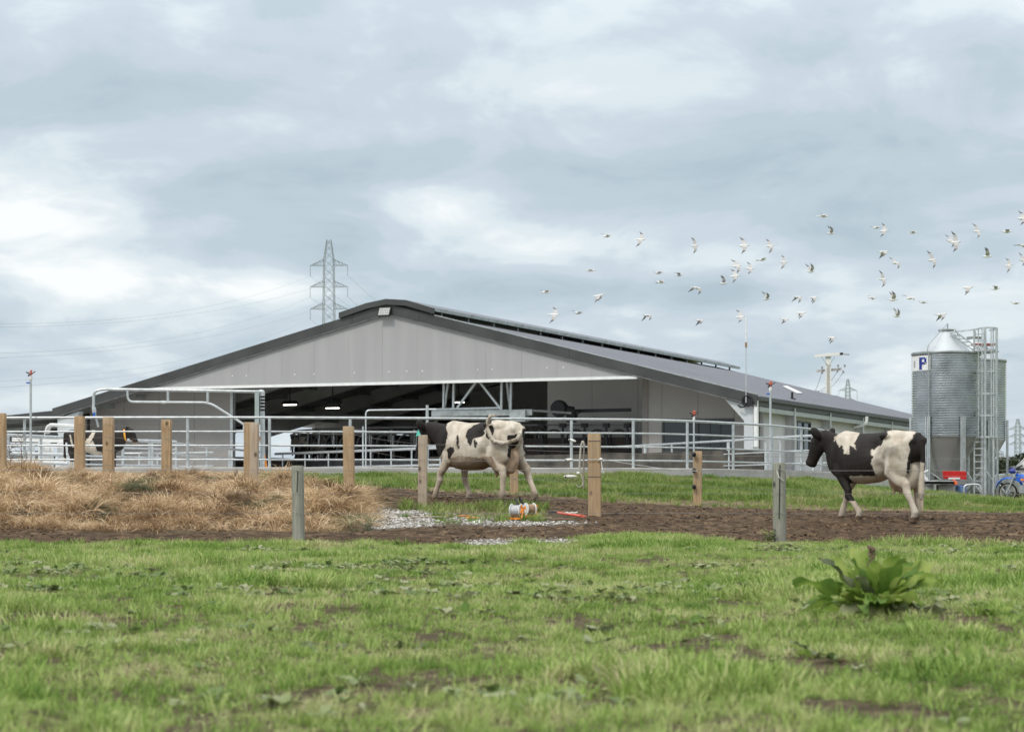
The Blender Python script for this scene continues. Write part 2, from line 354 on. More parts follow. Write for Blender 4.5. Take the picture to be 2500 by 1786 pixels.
def zones(x, y):
    """mud, gravel, hay, dryness weights"""
    x = np.asarray(x, float); y = np.asarray(y, float); s = svals(x, y)
    e = (fbm(x*0.8, y*0.8, 4)-0.5)*1.5; e2 = (fbm(x*2.3+9, y*2.3, 3)-0.5)*0.6
    near = 28.9+e*0.7+e2*0.5+ip(s, [(-600, -.35), (800, -.4), (1150, -.4), (1300, .3), (1500, 2.0), (1650, 1.9), (1780, .5), (1900, -.3), (2500, -.3)])
    lower = sstep(near-0.12, near+0.12, y)*(1-sstep(ip(s, LOF)-0.25, ip(s, LOF)+0.25, y+e*0.5+e2*0.6))
    upper = sstep(ip(s, UPN)-0.3, ip(s, UPN)+0.3, y+e*0.6+e2*0.6)*(1-sstep(ip(s, UPF)-0.3, ip(s, UPF)+0.3, y+e*0.45+e2*0.5))
    mud = np.maximum(lower, upper)
    hay = sstep(31.9, 32.4, y+e2*0.7)*(1-sstep(ip(s, UPN)-0.4, ip(s, UPN)+0.1, y+e*0.4))*(1-sstep(865, 930, s+e*60))
    hay = np.maximum(hay, (1-sstep(560, 700, s+e*120))*sstep(31.9, 32.4, y+e2*0.7)*(1-sstep(49, 52, y))*(1-upper*sstep(330, 560, s)))
    g1 = np.exp(-((s-985-(y-34)*8)/85)**2)*sstep(32.3, 32.6, y+e2*.5)*(1-sstep(35.6, 36.4, y+e*.8))
    g2 = np.exp(-((s-1270)/150)**2)*np.exp(-((y-33.2)/0.45)**2)
    g3 = np.exp(-((s-1290)/170)**4)*np.exp(-((y-29.35-e*.4)/0.5)**2)*.8
    g4 = 0.55*np.exp(-((s-1130)/90)**2)*np.exp(-((y-34.2)/1.0)**2)
    gravel = np.clip((np.maximum.reduce([g1, g2, g3, g4])*1.5)*(0.55+1.0*fbm(x*2.1, y*2.1+4, 3))-0.25, 0, 1)*(1-hay)
    mud = mud*(1-gravel*0.9)
    dry = np.exp(-((y-ip(s, UPF)-1.0)/1.1)**2)*sstep(560, 640, s)*0.9
    dry = np.maximum(dry, np.exp(-(((s-2080)/130)**2+((y-50)/4)**2))*0.9)
    dry = np.clip(dry+(fbm(x*0.6+31, y*0.6, 4)-0.49)*1.9*sstep(40, 44, y), 0, .92)
    dry = np.maximum(dry, np.exp(-(((s-70)/170)**2+((y-15.3)/1.0)**2))*0.7)
    dry = np.maximum(dry, np.exp(-(((s-1480)/260)**2+((y-17.3)/0.5)**2))*0.55)
    return mud, gravel, np.clip(hay, 0, 1), dry
_mr = random.Random(77); MOUNDS = []
for _k in range(95):
    _Y = _mr.uniform(32.6, 40.5); _s = _mr.uniform(-160, 930); MOUNDS.append(((_s-CXP)*_Y/FPX, _Y, _mr.uniform(.28, .62), _mr.uniform(.10, .30)))
def mounds(x, y):
    h = np.zeros_like(x)
    for mx, my, mr_, mh in MOUNDS: h = np.maximum(h, mh*np.sqrt(np.clip(1-(((x-mx)/mr_)**2+((y-my)/(mr_*.8))**2), 0, 1)))
    return h
def ground_z(x, y):
    x = np.asarray(x, float); y = np.asarray(y, float)
    z = base_z(x, y); s = svals(x, y); mud, gra, hay, dry = zones(x, y)
    nearf = 1-sstep(28, 30, y)
    z = z+nearf*((fbm(x*0.35, y*0.35, 3)-0.5)*0.13+(fbm(x*1.7, y*1.7, 3)-0.5)*0.05)
    z = z+mud*((fbm(x*1.6, y*2.6, 3)-0.5)*0.07+(fbm(x*6.5, y*7.5, 3)-0.5)*0.075)
    z = z+hay*((fbm(x*0.75+3, y*0.95, 3)-0.5)*0.45+mounds(x, y)-.09)*sstep(32.1, 32.9, y)*(1-sstep(39.5, 42, y))
    z = z+(1-mud)*(1-hay)*(1-nearf)*(fbm(x*0.9, y*0.9, 3)-0.5)*0.10*(1-sstep(70, 90, y))
    inside = (y > kerbY(s)+0.05) & (s < 2046)
    z = np.where(inside, np.minimum(z, 1.15), z)
    return z
def gz(x, y): return float(ground_z(np.array([x]), np.array([y]))[0])
def axis(parts):
    out = []
    for a, b, st in parts: out.append(np.arange(a, b, st))
    return np.concatenate(out)
def geo(a, b, n): return a*(b/a)**(np.arange(1, n+1)/n)
gx = axis([(-14, 14, 0.09)]); gx = np.concatenate([-geo(14, 22, 40)[::-1], gx, geo(14, 22, 40)]); gx = np.concatenate([-geo(22, 3500, 30)[::-1], gx, geo(22, 3500, 30)])
gy = np.concatenate([-geo(2, 500, 14)[::-1], np.arange(-2, 4, .5), np.arange(4, 28, .12), np.arange(28, 46, .065), np.arange(46, 74, .22), geo(74, 4500, 46)])
GX, GY = np.meshgrid(gx, gy); GZ = ground_z(GX, GY)
far = sstep(100, 400, np.hypot(GX, GY)); GZ = GZ*(1-far)+0.4*far
nx, ny = len(gx), len(gy)
gm = bpy.data.meshes.new('ground')
vv = np.stack([GX.ravel(), GY.ravel(), GZ.ravel()], 1)
idx = np.arange(nx*ny).reshape(ny, nx)
ff = np.stack([idx[:-1, :-1].ravel(), idx[:-1, 1:].ravel(), idx[1:, 1:].ravel(), idx[1:, :-1].ravel()], 1)
gm.vertices.add(len(vv)); gm.vertices.foreach_set('co', vv.ravel().astype(np.float32))
gm.loops.add(ff.size); gm.loops.foreach_set('vertex_index', ff.ravel().astype(np.int32))
gm.polygons.add(len(ff)); gm.polygons.foreach_set('loop_start', (np.arange(len(ff))*4).astype(np.int32)); gm.polygons.foreach_set('loop_total', np.full(len(ff), 4, np.int32))
gm.update(); gm.validate(); gm.shade_smooth()
mud, gra, hay, dry = zones(GX.ravel(), GY.ravel())
ca = gm.color_attributes.new('zone', 'FLOAT_COLOR', 'POINT')
ca.data.foreach_set('color', np.stack([mud, gra, hay, dry], 1).ravel().astype(np.float32))
la = gm.attributes.new('lawn', 'FLOAT', 'POINT')                 # turf beyond the reach of the modelled grass
_X, _Y = GX.ravel(), GY.ravel(); _m = np.maximum(np.abs(_X)-(np.abs(_Y)*.2525+3.2), 0)
la.data.foreach_set('value', (np.maximum.reduce([sstep(0, .8, _m), sstep(72, 75, _Y), sstep(5.6, 5.0, _Y)])*(1-mud)*(1-hay)).astype(np.float32))
def ground_mat():
    m = bpy.data.materials.new('field_ground'); m.use_nodes = True; nt = m.node_tree; L = nt.links.new
    b = nt.nodes['Principled BSDF']; b.inputs['Roughness'].default_value = 0.95; b.inputs['Specular IOR Level'].default_value = 0.15
    at = N(nt, 'ShaderNodeAttribute'); at.attribute_name = 'zone'; sp = N(nt, 'ShaderNodeSeparateColor'); L(at.outputs['Color'], sp.inputs[0])
    g = N(nt, 'ShaderNodeNewGeometry')
    def nz(s, d=5, st=(1, 1, 1), r=0.6):
        mp = N(nt, 'ShaderNodeMapping'); L(g.outputs['Position'], mp.inputs[0]); mp.inputs['Scale'].default_value = st
        n = N(nt, 'ShaderNodeTexNoise'); L(mp.outputs[0], n.inputs['Vector']); n.inputs['Scale'].default_value = s; n.inputs['Detail'].default_value = d; n.inputs['Roughness'].default_value = r
        return n.outputs['Fac']
    soil = ramp(nt, nz(9, 6), [(0.3, (0.045, 0.034, 0.022)), (0.55, (0.11, 0.085, 0.05)), (0.75, (0.21, 0.17, 0.10))])
    mudc = ramp(nt, nz(4.5, 8, (1, 1.2, 1), 0.72), [(0.30, (0.022, 0.015, 0.010)), (0.46, (0.066, 0.045, 0.028)), (0.58, (0.145, 0.099, 0.060)), (0.72, (0.29, 0.21, 0.135))])
    mud2 = mixc(nt, ramp(nt, nz(0.45, 3), [(0.45, (0, 0, 0)), (0.65, (0.6, 0.6, 0.6))]), mudc, (0.075, 0.048, 0.030))
    gravc = ramp(nt, nz(40, 4), [(0.3, (0.13, 0.115, 0.10)), (0.7, (0.40, 0.38, 0.35))])
    hayc = ramp(nt, nz(6, 6), [(0.3, (0.06, 0.038, 0.022)), (0.7, (0.19, 0.125, 0.075))])
    dryc = ramp(nt, nz(8, 6), [(0.3, (0.15, 0.11, 0.07)), (0.7, (0.36, 0.29, 0.20))])
    a2 = N(nt, 'ShaderNodeAttribute'); a2.attribute_name = 'lawn'; turf = ramp(nt, nz(3.5, 8, (1, 1, 1), .7), [(0.3, (0.10, 0.15, 0.03)), (0.7, (0.24, 0.28, 0.085))])
    soil = mixc(nt, a2.outputs['Fac'], soil, turf); c = mixc(nt, at.outputs['Alpha'], soil, dryc); c = mixc(nt, sp.outputs[2], c, hayc); c = mixc(nt, sp.outputs[0], c, mud2); c = mixc(nt, sp.outputs[1], c, gravc)
    L(c, b.inputs['Base Color'])
    bp = N(nt, 'ShaderNodeBump'); bp.inputs['Strength'].default_value = 0.9; bp.inputs['Distance'].default_value = 0.05
    L(nz(13, 7, (1, 1, 1), 0.7), bp.inputs['Height']); L(bp.outputs[0], b.inputs['Normal'])
    return m
gob = link('ground', gm, ground_mat()); tag(gob, 'paddock ground rising over a muddy race to a grass bank', None, None, 'structure')

# concrete yard slab
path = [Vector((XA(s, Y-0.16), Y-0.16, 0)) for s, Y in KERB]
path = [Vector((XA(-1500, 56), 56, 0))]+path
poly = path+[Vector((11.3, 70, 0)), Vector((12.2, 84, 0)), Vector((12.9, 89.2, 0)), Vector((34, 139, 0)), Vector((-30, 165, 0)), Vector((-75, 120, 0))]
mb = MB(); mb.extrude([(p.x, p.y, 0.35) for p in poly], (0, 0, YARDZ-0.35))
slab = mb.build('yard', CONC, None, bevel=0.02); tag(slab, 'raised concrete cow yard with a low pale kerb edge', None, None, 'structure')
# ------------------------------------------------------------------ the milking shed (local frame: -x = to the left along the gable, y = depth, z up)
TH = math.atan(2140/4950)
shed = thing('milking_shed', 'long milking shed with charcoal roof, pale grey gable and open front', 'shed', (10.84, 90, 0), -TH)
TP, TL, DEP = 18.3, 37.7, 49.0            # ridge and left eave distance from the right corner, length
ZE, ZR, ZF = 5.05, 9.74, 1.45             # eave, ridge, floor
SLR = (ZR-ZE)/TP; SLL = (ZR-ZE)/(TL-TP)
def roofz(t): return ZE+SLR*t if t < TP else ZR-SLL*(t-TP)
def tpx(px): a = (px-CXP)/FPX; return (10.84-a*90)/(math.cos(TH)+a*math.sin(TH))
# roof sheets: ribs run down the slope
def roof_sheet(t0, t1, v0, v1, lift=0.0, pitch=0.76):
    mb = MB(); prof = []; v = v0
    while v < v1-0.01:
        for dv, h in ((0, 0), (0.60, 0), (0.63, 0.035), (0.70, 0.035), (0.73, 0)):
            if v+dv <= v1: prof.append((v+dv, h))
        v += pitch
    prof.append((v1, 0))
    n = len(prof); vs = []
    for t in (t0, t1):
        for (v, h) in prof: vs.append((-t, v, roofz(t)+h+lift))
    for t in (t0, t1):
        for (v, h) in prof: vs.append((-t, v, roofz(t)-0.09+lift))
    fs = []
    for i in range(n-1):
        fs += [(i, i+1, n+i+1, n+i), (2*n+i, 3*n+i, 3*n+i+1, 2*n+i+1)]
        fs += [(i, 2*n+i, 2*n+i+1, i+1), (n+i, n+i+1, 3*n+i+1, 3*n+i)]
    fs += [(0, n, 3*n, 2*n), (n-1, 3*n-1, 4*n-1, 2*n-1)]
    return mb.add(vs, fs)
rf = roof_sheet(-0.05, TP-1.1, 0.05, DEP).build('roof', ROOFM, shed)
rf2 = roof_sheet(TP+1.1, TL, 0.05, DEP).build('roof', ROOFM, shed)
mb = MB(); mb.add([(0.02, 0.4, roofz(0)-0.14), (-TP+1.1, 0.4, roofz(TP-1.1)-0.14), (-TP+1.1, DEP-0.1, roofz(TP-1.1)-0.14), (0.02, DEP-0.1, roofz(0)-0.14)], [(0, 1, 2, 3)])
mb.add([(-TL, 0.4, roofz(TL)-0.14), (-TP-1.1, 0.4, roofz(TP+1.1)-0.14), (-TP-1.1, DEP-0.1, roofz(TP+1.1)-0.14), (-TL, DEP-0.1, roofz(TL)-0.14)], [(0, 1, 2, 3)])
mb.build('roof_lining', M('dim_grey_lining', (0.40, 0.40, 0.39), 0.6), shed)
# barge boards (two lengths a side), 0.45 deep
def barge(ta, tb, y0=-0.06, dep=0.45, up=0.06, nm='barge_board', m=FASC):
    mb = MB(); poly = [(-ta, y0, roofz(ta)+up), (-tb, y0, roofz(tb)+up), (-tb, y0, roofz(tb)+up-dep), (-ta, y0, roofz(ta)+up-dep)]
    mb.extrude(poly, (0, 0.14, 0)); return mb.build(nm, m, shed)
for a, b in ((-0.06, 8.9), (8.912, 16.6), (16.612, TP-0.003), (TP+0.003, 20.2), (20.212, 29.0), (29.012, TL)): barge(a, b)
mb = MB()                                                        # thin lower lip of the barge boards
for a, b in ((-0.05, TP), (TP, TL)): mb.extrude([(-a, -0.085, roofz(a)-0.40), (-b, -0.085, roofz(b)-0.40), (-b, -0.085, roofz(b)-0.452), (-a, -0.085, roofz(a)-0.452)], (0, 0.20, 0))
mb.build('barge_trim', DARKST, shed)
mb = MB()                                                        # pale roof edge capping seen above the barge board on the right
mb.extrude([(0.05, -0.07, roofz(0)+0.062), (-TP+2.5, -0.07, roofz(TP-2.5)+0.062), (-TP+2.5, -0.07, roofz(TP-2.5)+0.10), (0.05, -0.07, roofz(0)+0.10)], (0, 0.2, 0))
mb.build('roof_edge_cap', GALV2, shed)
# gable cladding panels above the white beam
ZB = 6.07
tb = [tpx(p) for p in (1540, 1442, 1358, 1272, 1185, 1100, 1017, 932, 850, 767, 687, 605, 522, 440, 386)]
mbs = MB()
for i in range(len(tb)-1):
    a, b = tb[i]+0.003, tb[i+1]-0.003
    pts = [(-a, ZB), (-a, roofz(a)-0.38)]
    if a < TP < b: pts.append((-TP, ZR-0.38))
    pts += [(-b, roofz(b)-0.38), (-b, ZB)]
    pts = [(x, max(z, ZB+0.002)) for x, z in pts]
    mb = MB(); mb.extrude([(x, 0.06, z) for x, z in pts], (0, 0.12, 0)); mb.build('gable_panel', PANEL, shed)
mb = MB(); mb.extrude([(-tb[0], 0.15, ZB), (-TP, 0.15, ZR-0.4), (-tb[-1], 0.15, ZB)], (0, 0.06, 0)); mb.build('gable_backing', PANEL, shed)
scm = MB().ell((0, 0, 0), (0.035, 0.02, 0.035), 8, 5).mesh('bolt_cap', 60)
for px in (566, 600, 718, 766, 864, 948, 992, 1030, 1165, 1200, 1334, 1374, 1480):
    t = tpx(px); link('bolt_cap', scm, WHITE, shed, (-t, 0.055, ZB+0.48))
mb = MB(); mb.span(-tb[-1]-0.5, -tb[0]+0.3, -0.03, 0.20, ZB-0.13, ZB+0.002); mb.build('white_beam', WHITE, shed)
# ridge vent: a raised cap held over the slot by brackets
def vent_rings(v0, v1, th):
    pr = [(-2.55, 9.46), (-1.05, 9.87), (0, 10.03), (1.05, 9.94), (2.45, 9.52)]
    poly = [(-TP+x, v0, z) for x, z in pr]+[(-TP+x, v0, z-th) for x, z in reversed(pr)]
    return poly, (0, v1-v0, 0)
vent = MB(); p_, v_ = vent_rings(0.05, DEP+0.4, 0.07); vent.extrude(p_, v_); vent = vent.build('ridge_vent', ROOFM, shed)
mb = MB(); p_, v_ = vent_rings(-0.22, 0.05, 0.27); mb.extrude(p_, v_); mb.build('vent_end', FASC, vent)
mb = MB(); mb.extrude([(-TP-2.2, 0.2, 9.42), (-TP, 0.2, 9.9), (-TP+2.2, 0.2, 9.42), (-TP+2.2, 0.2, 9.15), (-TP, 0.2, ZR), (-TP-2.2, 0.2, 9.15)], (0, 0.05, 0)); mb.build('vent_end_plate', FASC, vent)
mb = MB(); mb.span(-TP+2.36, -TP+2.50, 0.1, DEP+0.4, 9.37, 9.52); mb.span(-TP-2.50, -TP-2.36, 0.1, DEP+0.4, 9.37, 9.52); mb.build('vent_edge', GALV2, vent)
bm_ = MB().span(-0.05, 0.05, -0.05, 0.05, 0, 0.42).span(-0.05, 0.35, -0.04, 0.04, 0.36, 0.42).mesh('vent_bracket')
for k in range(16): link('vent_bracket', bm_, GALV2, vent, (-TP+2.25, 1.2+3.1*k, 9.11)); link('vent_bracket', bm_, GALV2, vent, (-TP-2.25, 1.2+3.1*k, 9.11))
mb = MB(); mb.extrude([(-TP+1.9, 0.3, roofz(TP-1.9)), (-TP+1.9, 14, roofz(TP-1.9)), (-TP+1.9, 14, 9.50), (-TP+1.9, 0.3, 9.52)], (0.04, 0, 0)); mb.build('vent_side_plate', FASC, vent)
# floodlight at the peak
fl = MB().box((0, 0, 0), (0.62, 0.10, 0.46), Matrix.Rotation(R(-25), 3, 'X')).build('floodlight', BLACKP, shed, None, False, None); fl.location = (-TP-0.05, -0.24, 9.40)
cell = MB().box((0, 0, 0), (0.078, 0.012, 0.075)).mesh('lens'); rot = Matrix.Rotation(R(-25), 4, 'X')
LENS = M('floodlight_lens', (0.5, 0.5, 0.49), 0.25, 0, 0.03)
for i in range(6):
    for j in range(4):
        q = rot @ Vector((-0.235+0.094*i, -0.06, -0.145+0.096*j)); o = link('lens', cell, LENS, fl, q); o.rotation_euler = (R(-25), 0, 0)
mb = MB(); mb.bar((-TP-0.05, -0.06, 9.42), (-TP-0.05, -0.26, 9.42), 0.06, 0.06); mb.build('floodlight_bracket', BLACKP, shed)
# gutter, fascia and side wall on the right (x = 0 .. )
mb = MB(); mb.span(0.0, 0.20, 0.0, DEP, ZE-0.20, ZE-0.02); mb.build('gutter', FASC, shed)
mb = MB(); mb.span(-0.06, 0.004, 0.06, DEP, ZE-0.42, ZE-0.10); mb.build('eave_fascia', FASC, shed)
mb = MB(); mb.span(-0.16, 0.02, 0.5, DEP, ZE-0.66, ZE-0.46); mb.build('eave_beam', M('pale_green_galvanised_beam', (0.40, 0.43, 0.425), 0.5, 0.3, 0.1, 2), shed)
WX = -0.42                                                        # wall line, recessed behind the columns
colv = [0.55, 6.55, 13.2, 20.1, 27.0, 34.0, 41.0, 47.5]
for i in range(len(colv)-1):
    v0, v1 = colv[i]+0.24, colv[i+1]-0.24
    if i == 0: v0 = 2.6
    if i == 1:
        w0, w1, wz0, wz1 = 8.25, 10.8, 2.75, 4.22
        for (a, b, z0, z1) in ((v0, w0, ZF, ZE-0.3), (w1, v1, ZF, ZE-0.3), (w0, w1, ZF, wz0), (w0, w1, wz1, ZE-0.3)):
            mb = MB(); mb.span(WX-0.18, WX, a+0.002, b-0.002, z0, z1); mb.build('wall_panel', CONCP, shed)
        wf = MB(); wf.span(WX-0.12, WX+0.03, w0, w0+0.07, wz0, wz1); wf.span(WX-0.12, WX+0.03, w1-0.07, w1, wz0, wz1); wf.span(WX-0.12, WX+0.028, w0, w1, wz1-0.07, wz1+0.002); wf.span(WX-0.12, WX+0.028, w0, w1, wz0-0.002, wz0+0.07)
        wf.span(WX-0.12, WX+0.02, (w0+w1)/2-0.03, (w0+w1)/2+0.03, wz0, wz1); wf = wf.build('window', FASC, shed)
        for a, b in ((w0+0.072, (w0+w1)/2-0.032), ((w0+w1)/2+0.032, w1-0.072)):
            MB().span(WX-0.06, WX-0.04, a, b, wz0+0.072, wz1-0.072).build('pane', GLASS, wf)
    else:
        MB().span(WX-0.18, WX, v0, v1, ZF, ZE-0.3).build('wall_panel', CONCP, shed)
    if i > 0 or True:
        MB().span(-0.52, -0.04, colv[i+1]-0.22, colv[i+1]+0.22, ZF, ZE-0.3).build('column', CONCP, shed, bevel=0.02)
        MB().tube([(0.03, colv[i+1]-0.30, ZE-0.3), (0.03, colv[i+1]-0.30, ZF)], 0.055, 8).build('downpipe', M('pale_downpipe', (0.50, 0.53, 0.53), 0.5, 0.1, 0.1, 3) if i == 0 else bpy.data.materials['pale_downpipe'], shed, 60)
# front corner column with its haunch, right and left
def corner_column(x0, x1, sgn, nm='corner_column'):
    # haunched portal leg: outline in the gable plane
    zt = roofz(0.4)-0.46
    po = [(x0, ZF), (x1, ZF), (x1, zt-0.1), (x1-sgn*1.35, zt+1.35*SLR-0.08), (x0-sgn*0.0, zt-0.72)]
    mb = MB(); mb.extrude([(x, 0.10, z) for x, z in po], (0, 0.42, 0)); return mb.build(nm, M('pale_blue_grey_concrete', (0.50, 0.53, 0.54), 0.8, 0, 0.08, 1.2, 0.1, 30) if 'pale_blue_grey_concrete' not in bpy.data.materials else bpy.data.materials['pale_blue_grey_concrete'], shed, bevel=0.015)
corner_column(-0.60, -0.16, 1)
corner_column(-TL+1.25, -TL+0.2, -1)
MB().tube([(-0.02, 0.05, ZE-0.2), (-0.02, 0.05, ZF+1.35)], 0.11, 12).build('white_downpipe', WHITE, shed, 60)
mb = MB(); mb.tube([(-0.0, 0.05, ZF+1.36), (0.12, 0.0, ZF+1.0)], 0.09, 10); mb.build('downpipe_shoe', M('grey_worn_shoe', (0.3, 0.3, 0.3), 0.7, 0, 0.8, 16), shed, 60)
# recessed front wall, right part, with the dairy window
VR = 2.4
t0, t1 = 0.6, tpx(1553)+0.55
wl, wr, wz0, wz1 = 5.25, 1.75, 2.62, 4.15                                    # distances t of the window opening
jn = [t0, 1.75, 3.5, 5.25, t1]
def rwall(ta, tb_, z0, z1f, nm='wall_panel', m=PANELW, v=VR, th=0.16):
    mb = MB(); za = z1f(ta) if callable(z1f) else z1f; zb = z1f(tb_) if callable(z1f) else z1f
    mb.extrude([(-ta, v, z0), (-tb_, v, z0), (-tb_, v, zb), (-ta, v, za)], (0, th, 0)); return mb.build(nm, m, shed)
top = lambda t: roofz(t)-0.16
for a, b in zip(jn[:-1], jn[1:]):
    a2, b2 = a+0.008, b-0.008
    if a >= 1.75 and b <= 5.25: rwall(a2, b2, ZF, wz0); rwall(a2, b2, wz1, top)
    else: rwall(a2, b2, ZF, top)
wf = MB()
for a, b in ((1.75, 1.84), (3.46, 3.54), (5.16, 5.25)): wf.span(-b, -a, VR-0.03, VR+0.10, wz0, wz1)
wf.span(-5.25, -1.75, VR-0.032, VR+0.10, wz1-0.10, wz1+0.01); wf.span(-5.25, -1.75, VR-0.032, VR+0.10, wz0-0.01, wz0+0.10); wf = wf.build('window', FASC, shed)
for a, b in ((1.842, 3.458), (3.542, 5.158)): MB().span(-b, -a, VR+0.03, VR+0.045, wz0+0.1, wz1-0.1).build('pane', GLASS, wf)
for x in (2.45, 2.95): MB().span(-x-0.05, -x+0.05, VR-0.01, VR+0.055, wz0+0.102, wz1-0.102).build('mullion', FASC, wf)
MB().span(-t1, -t1+0.28, VR-0.05, VR+0.25, ZF, top(t1)-0.05).build('wall_end', M('brown_grey_post', (0.22, 0.20, 0.185), 0.7, 0, 0.05), shed)
# recessed front wall, left part, with white edge post
tl0, tl1 = tpx(489)-0.3, TL-0.6
js = np.linspace(tl0, tl1, 5)
for a, b in zip(js[:-1], js[1:]): rwall(a+0.008, b-0.008, ZF, top)
MB().span(-tl0, -tl0+0.16, VR-0.06, VR+0.2, ZF, top(tl0)-0.05).build('white_post', GALV, shed)
# soffit of the front overhang
for ta, tb_ in ((0.1, t1), (tl0, TL-0.1)):
    mb = MB(); mb.extrude([(-ta, 0.15, roofz(ta)-0.15), (-tb_, 0.15, roofz(tb_)-0.15), (-tb_, 0.15, roofz(tb_)-0.19), (-ta, 0.15, roofz(ta)-0.19)], (0, VR-0.2, 0)); mb.build('soffit', SOFFIT, shed)
# interior: portal rafters, purlins
for k, v in enumerate((7.5, 14.0, 20.5, 27, 34, 41)):
    mb = MB()
    for ta, tb_ in ((0.5, TP), (TP, TL-0.5)):
        d0, d1 = (0.95, 0.55) if ta < TP-1 else (0.55, 0.95)
        mb.extrude([(-ta, v, roofz(ta)-0.16), (-tb_, v, roofz(tb_)-0.16), (-tb_, v, roofz(tb_)-0.16-d1), (-ta, v, roofz(ta)-0.16-d0)], (0, 0.32, 0))
    mb.build('rafter', M('grey_rafter_concrete', (0.60, 0.60, 0.58), 0.8, 0, 0.12, 1) if k == 0 else bpy.data.materials['grey_rafter_concrete'], shed)
    for x0, x1 in ((-1.0, -0.55), (-TL+0.3, -TL+0.75)): MB().span(x0, x1, v, v+0.32, ZF, ZE-0.15).build('inner_column', bpy.data.materials['grey_rafter_concrete'], shed)
for t in (1.6, 3.4, 5.2, 7.0, 8.8, 10.6, 12.4, 14.2, 16.0, 20.4, 22.3, 24.2, 26.1, 28, 29.9, 31.8, 33.7, 35.6):
    MB().span(-t-0.06, -t+0.06, 0.5, DEP-0.4, roofz(t)-0.40, roofz(t)-0.17).build('purlin', GALV2, shed)
# inner walls: right dividing wall (panel), far gable, left side open between low wall and eave
INW = M('inner_pale_panel', (0.55, 0.55, 0.54), 0.6, 0, 0.06, 0.5)
for ta, tb_ in ((13.0, 15.6), (15.616, 18.2), (18.216, 20.8), (20.816, 23.4), (23.416, 26.0)):
    pts = [(-ta, ZF), (-tb_, ZF), (-tb_, top(tb_)-0.9)]+([(-TP, top(TP)-0.9)] if ta < TP < tb_ else [])+[(-ta, top(ta)-0.9)]
    MB().extrude([(x_, 26.2, z_) for x_, z_ in pts], (0, 0.12, 0)).build('inner_wall_panel', INW, shed)
for ta, tb_ in ((5.7, 8.1), (8.116, 10.5), (10.516, 12.9)):
    MB().extrude([(-ta, 7.0, ZF), (-tb_, 7.0, ZF), (-tb_, 7.0, top(tb_)-0.35), (-ta, 7.0, top(ta)-0.35)], (0, 0.12, 0)).build('inner_wall_panel', INW, shed)
MB().extrude([(-0.4, DEP-0.4, ZF), (-0.4, DEP-0.4, roofz(0.4)-0.2), (-TP, DEP-0.4, ZR-0.2), (-TL+0.4, DEP-0.4, roofz(TL-0.4)-0.2), (-TL+0.4, DEP-0.4, ZF)], (0, 0.14, 0)).build('far_wall', PANELW, shed)
mb = MB(); mb.span(-TL+0.1, -TL+0.28, 2.6, 29, ZF, 2.9); mb.build('low_side_wall', PANELW, shed)
MB().span(-TL+0.1, -TL+0.28, 29.002, DEP-0.5, ZF, roofz(TL)-0.3).build('left_side_wall', PANELW, shed)
MB().span(-TL+0.1, -TL+0.28, 2.6, 13.5, 2.902, roofz(TL)-0.3).build('left_side_wall', PANELW, shed)
# lean-to on the left
mb = MB(); mb.extrude([(-TL-0.02, 0, 5.0), (-TL-13, 0, 4.1), (-TL-13, 0, 3.78), (-TL-0.02, 0, 4.55)], (0, 19, 0)); lean = mb.build('lean_to_roof', FASC, shed)
for v in (3, 8, 13, 18.6): MB().bar((-TL-0.3, v, 4.42), (-TL-12.5, v, 3.56), 0.14, 0.22).build('lean_to_rafter', GALV2, shed)
for v in (0.5, 18.5): MB().span(-TL-12.4, -TL-12.2, v, v+0.2, ZF, 3.66).build('lean_to_post', GALV2, shed)
# skylight flap on the roof, vent pipe, antenna, coil
def rp(t, v, h=0): return Vector((-t, v, roofz(t)+h))
def on_roof(px, py, h=0.0):           # the roof point (right slope) lying on a line of sight
    a_ = (px-CXP)/FPX; e_ = (YHP-py)/FPX; c_, s_ = math.cos(TH), math.sin(TH)
    # X = 10.84 - c t + s v = a Y ; Y = 90 + s t + c v ; ZE + SLR t = EYE + e Y
    A = np.array([[-c_-a_*s_, s_-a_*c_], [SLR-e_*s_, -e_*c_]]); B_ = np.array([a_*90-10.84, EYE-ZE+e_*90]); t_, v_ = np.linalg.solve(A, B_); return rp(t_, v_, h)
mb = MB(); a = [on_roof(1911, 945.5, .05), on_roof(1922, 945.5, .05), on_roof(1959, 963, .05), on_roof(1946, 963, .05)]; mb.extrude(a, (0.0, 0, 0.06)); mb.build('skylight_sheet', WHITE, shed)
q_ = on_roof(1934, 975); mb = MB(); mb.tube([q_-Vector((0, 0, .05)), q_+Vector((0, 0, 0.36))], 0.06, 8); mb.box(q_+Vector((0, 0, .03)), (0.3, 0.3, 0.06)); mb.build('black_flue', BLACKP, shed)
mb = MB(); mb.tube(bend([(-0.3, 19.2, ZE-0.80), (0.10, 19.2, ZE-0.74), (0.36, 19.2, ZE-0.62), (0.38, 19.2, ZE-0.26)], 0.14), 0.085, 10); mb.build('white_vent_pipe', WHITE, shed, 60)
mb = MB(); mb.tube([(-0.42, -0.16, ZE-0.30), (-0.42, -0.16, ZE+0.1)], 0.03, 8); mb.tube([(-0.42, -0.16, ZE+0.1), (-0.42, -0.16, ZE+2.15)], 0.022, 8); ant = mb.build('antenna', GALV, shed)
MB().tube([(-0.42, -0.16, ZE+2.15), (-0.42, -0.16, ZE+2.38)], 0.05, 8).build('antenna_collar', M('brass_collar', (0.35, 0.22, 0.12), 0.5, 0.3), ant)
MB().tube([(-0.42, -0.16, ZE+2.38), (-0.42, -0.16, ZE+3.55)], 0.026, 8).build('antenna_whip', WHITE, ant)
mb = MB()
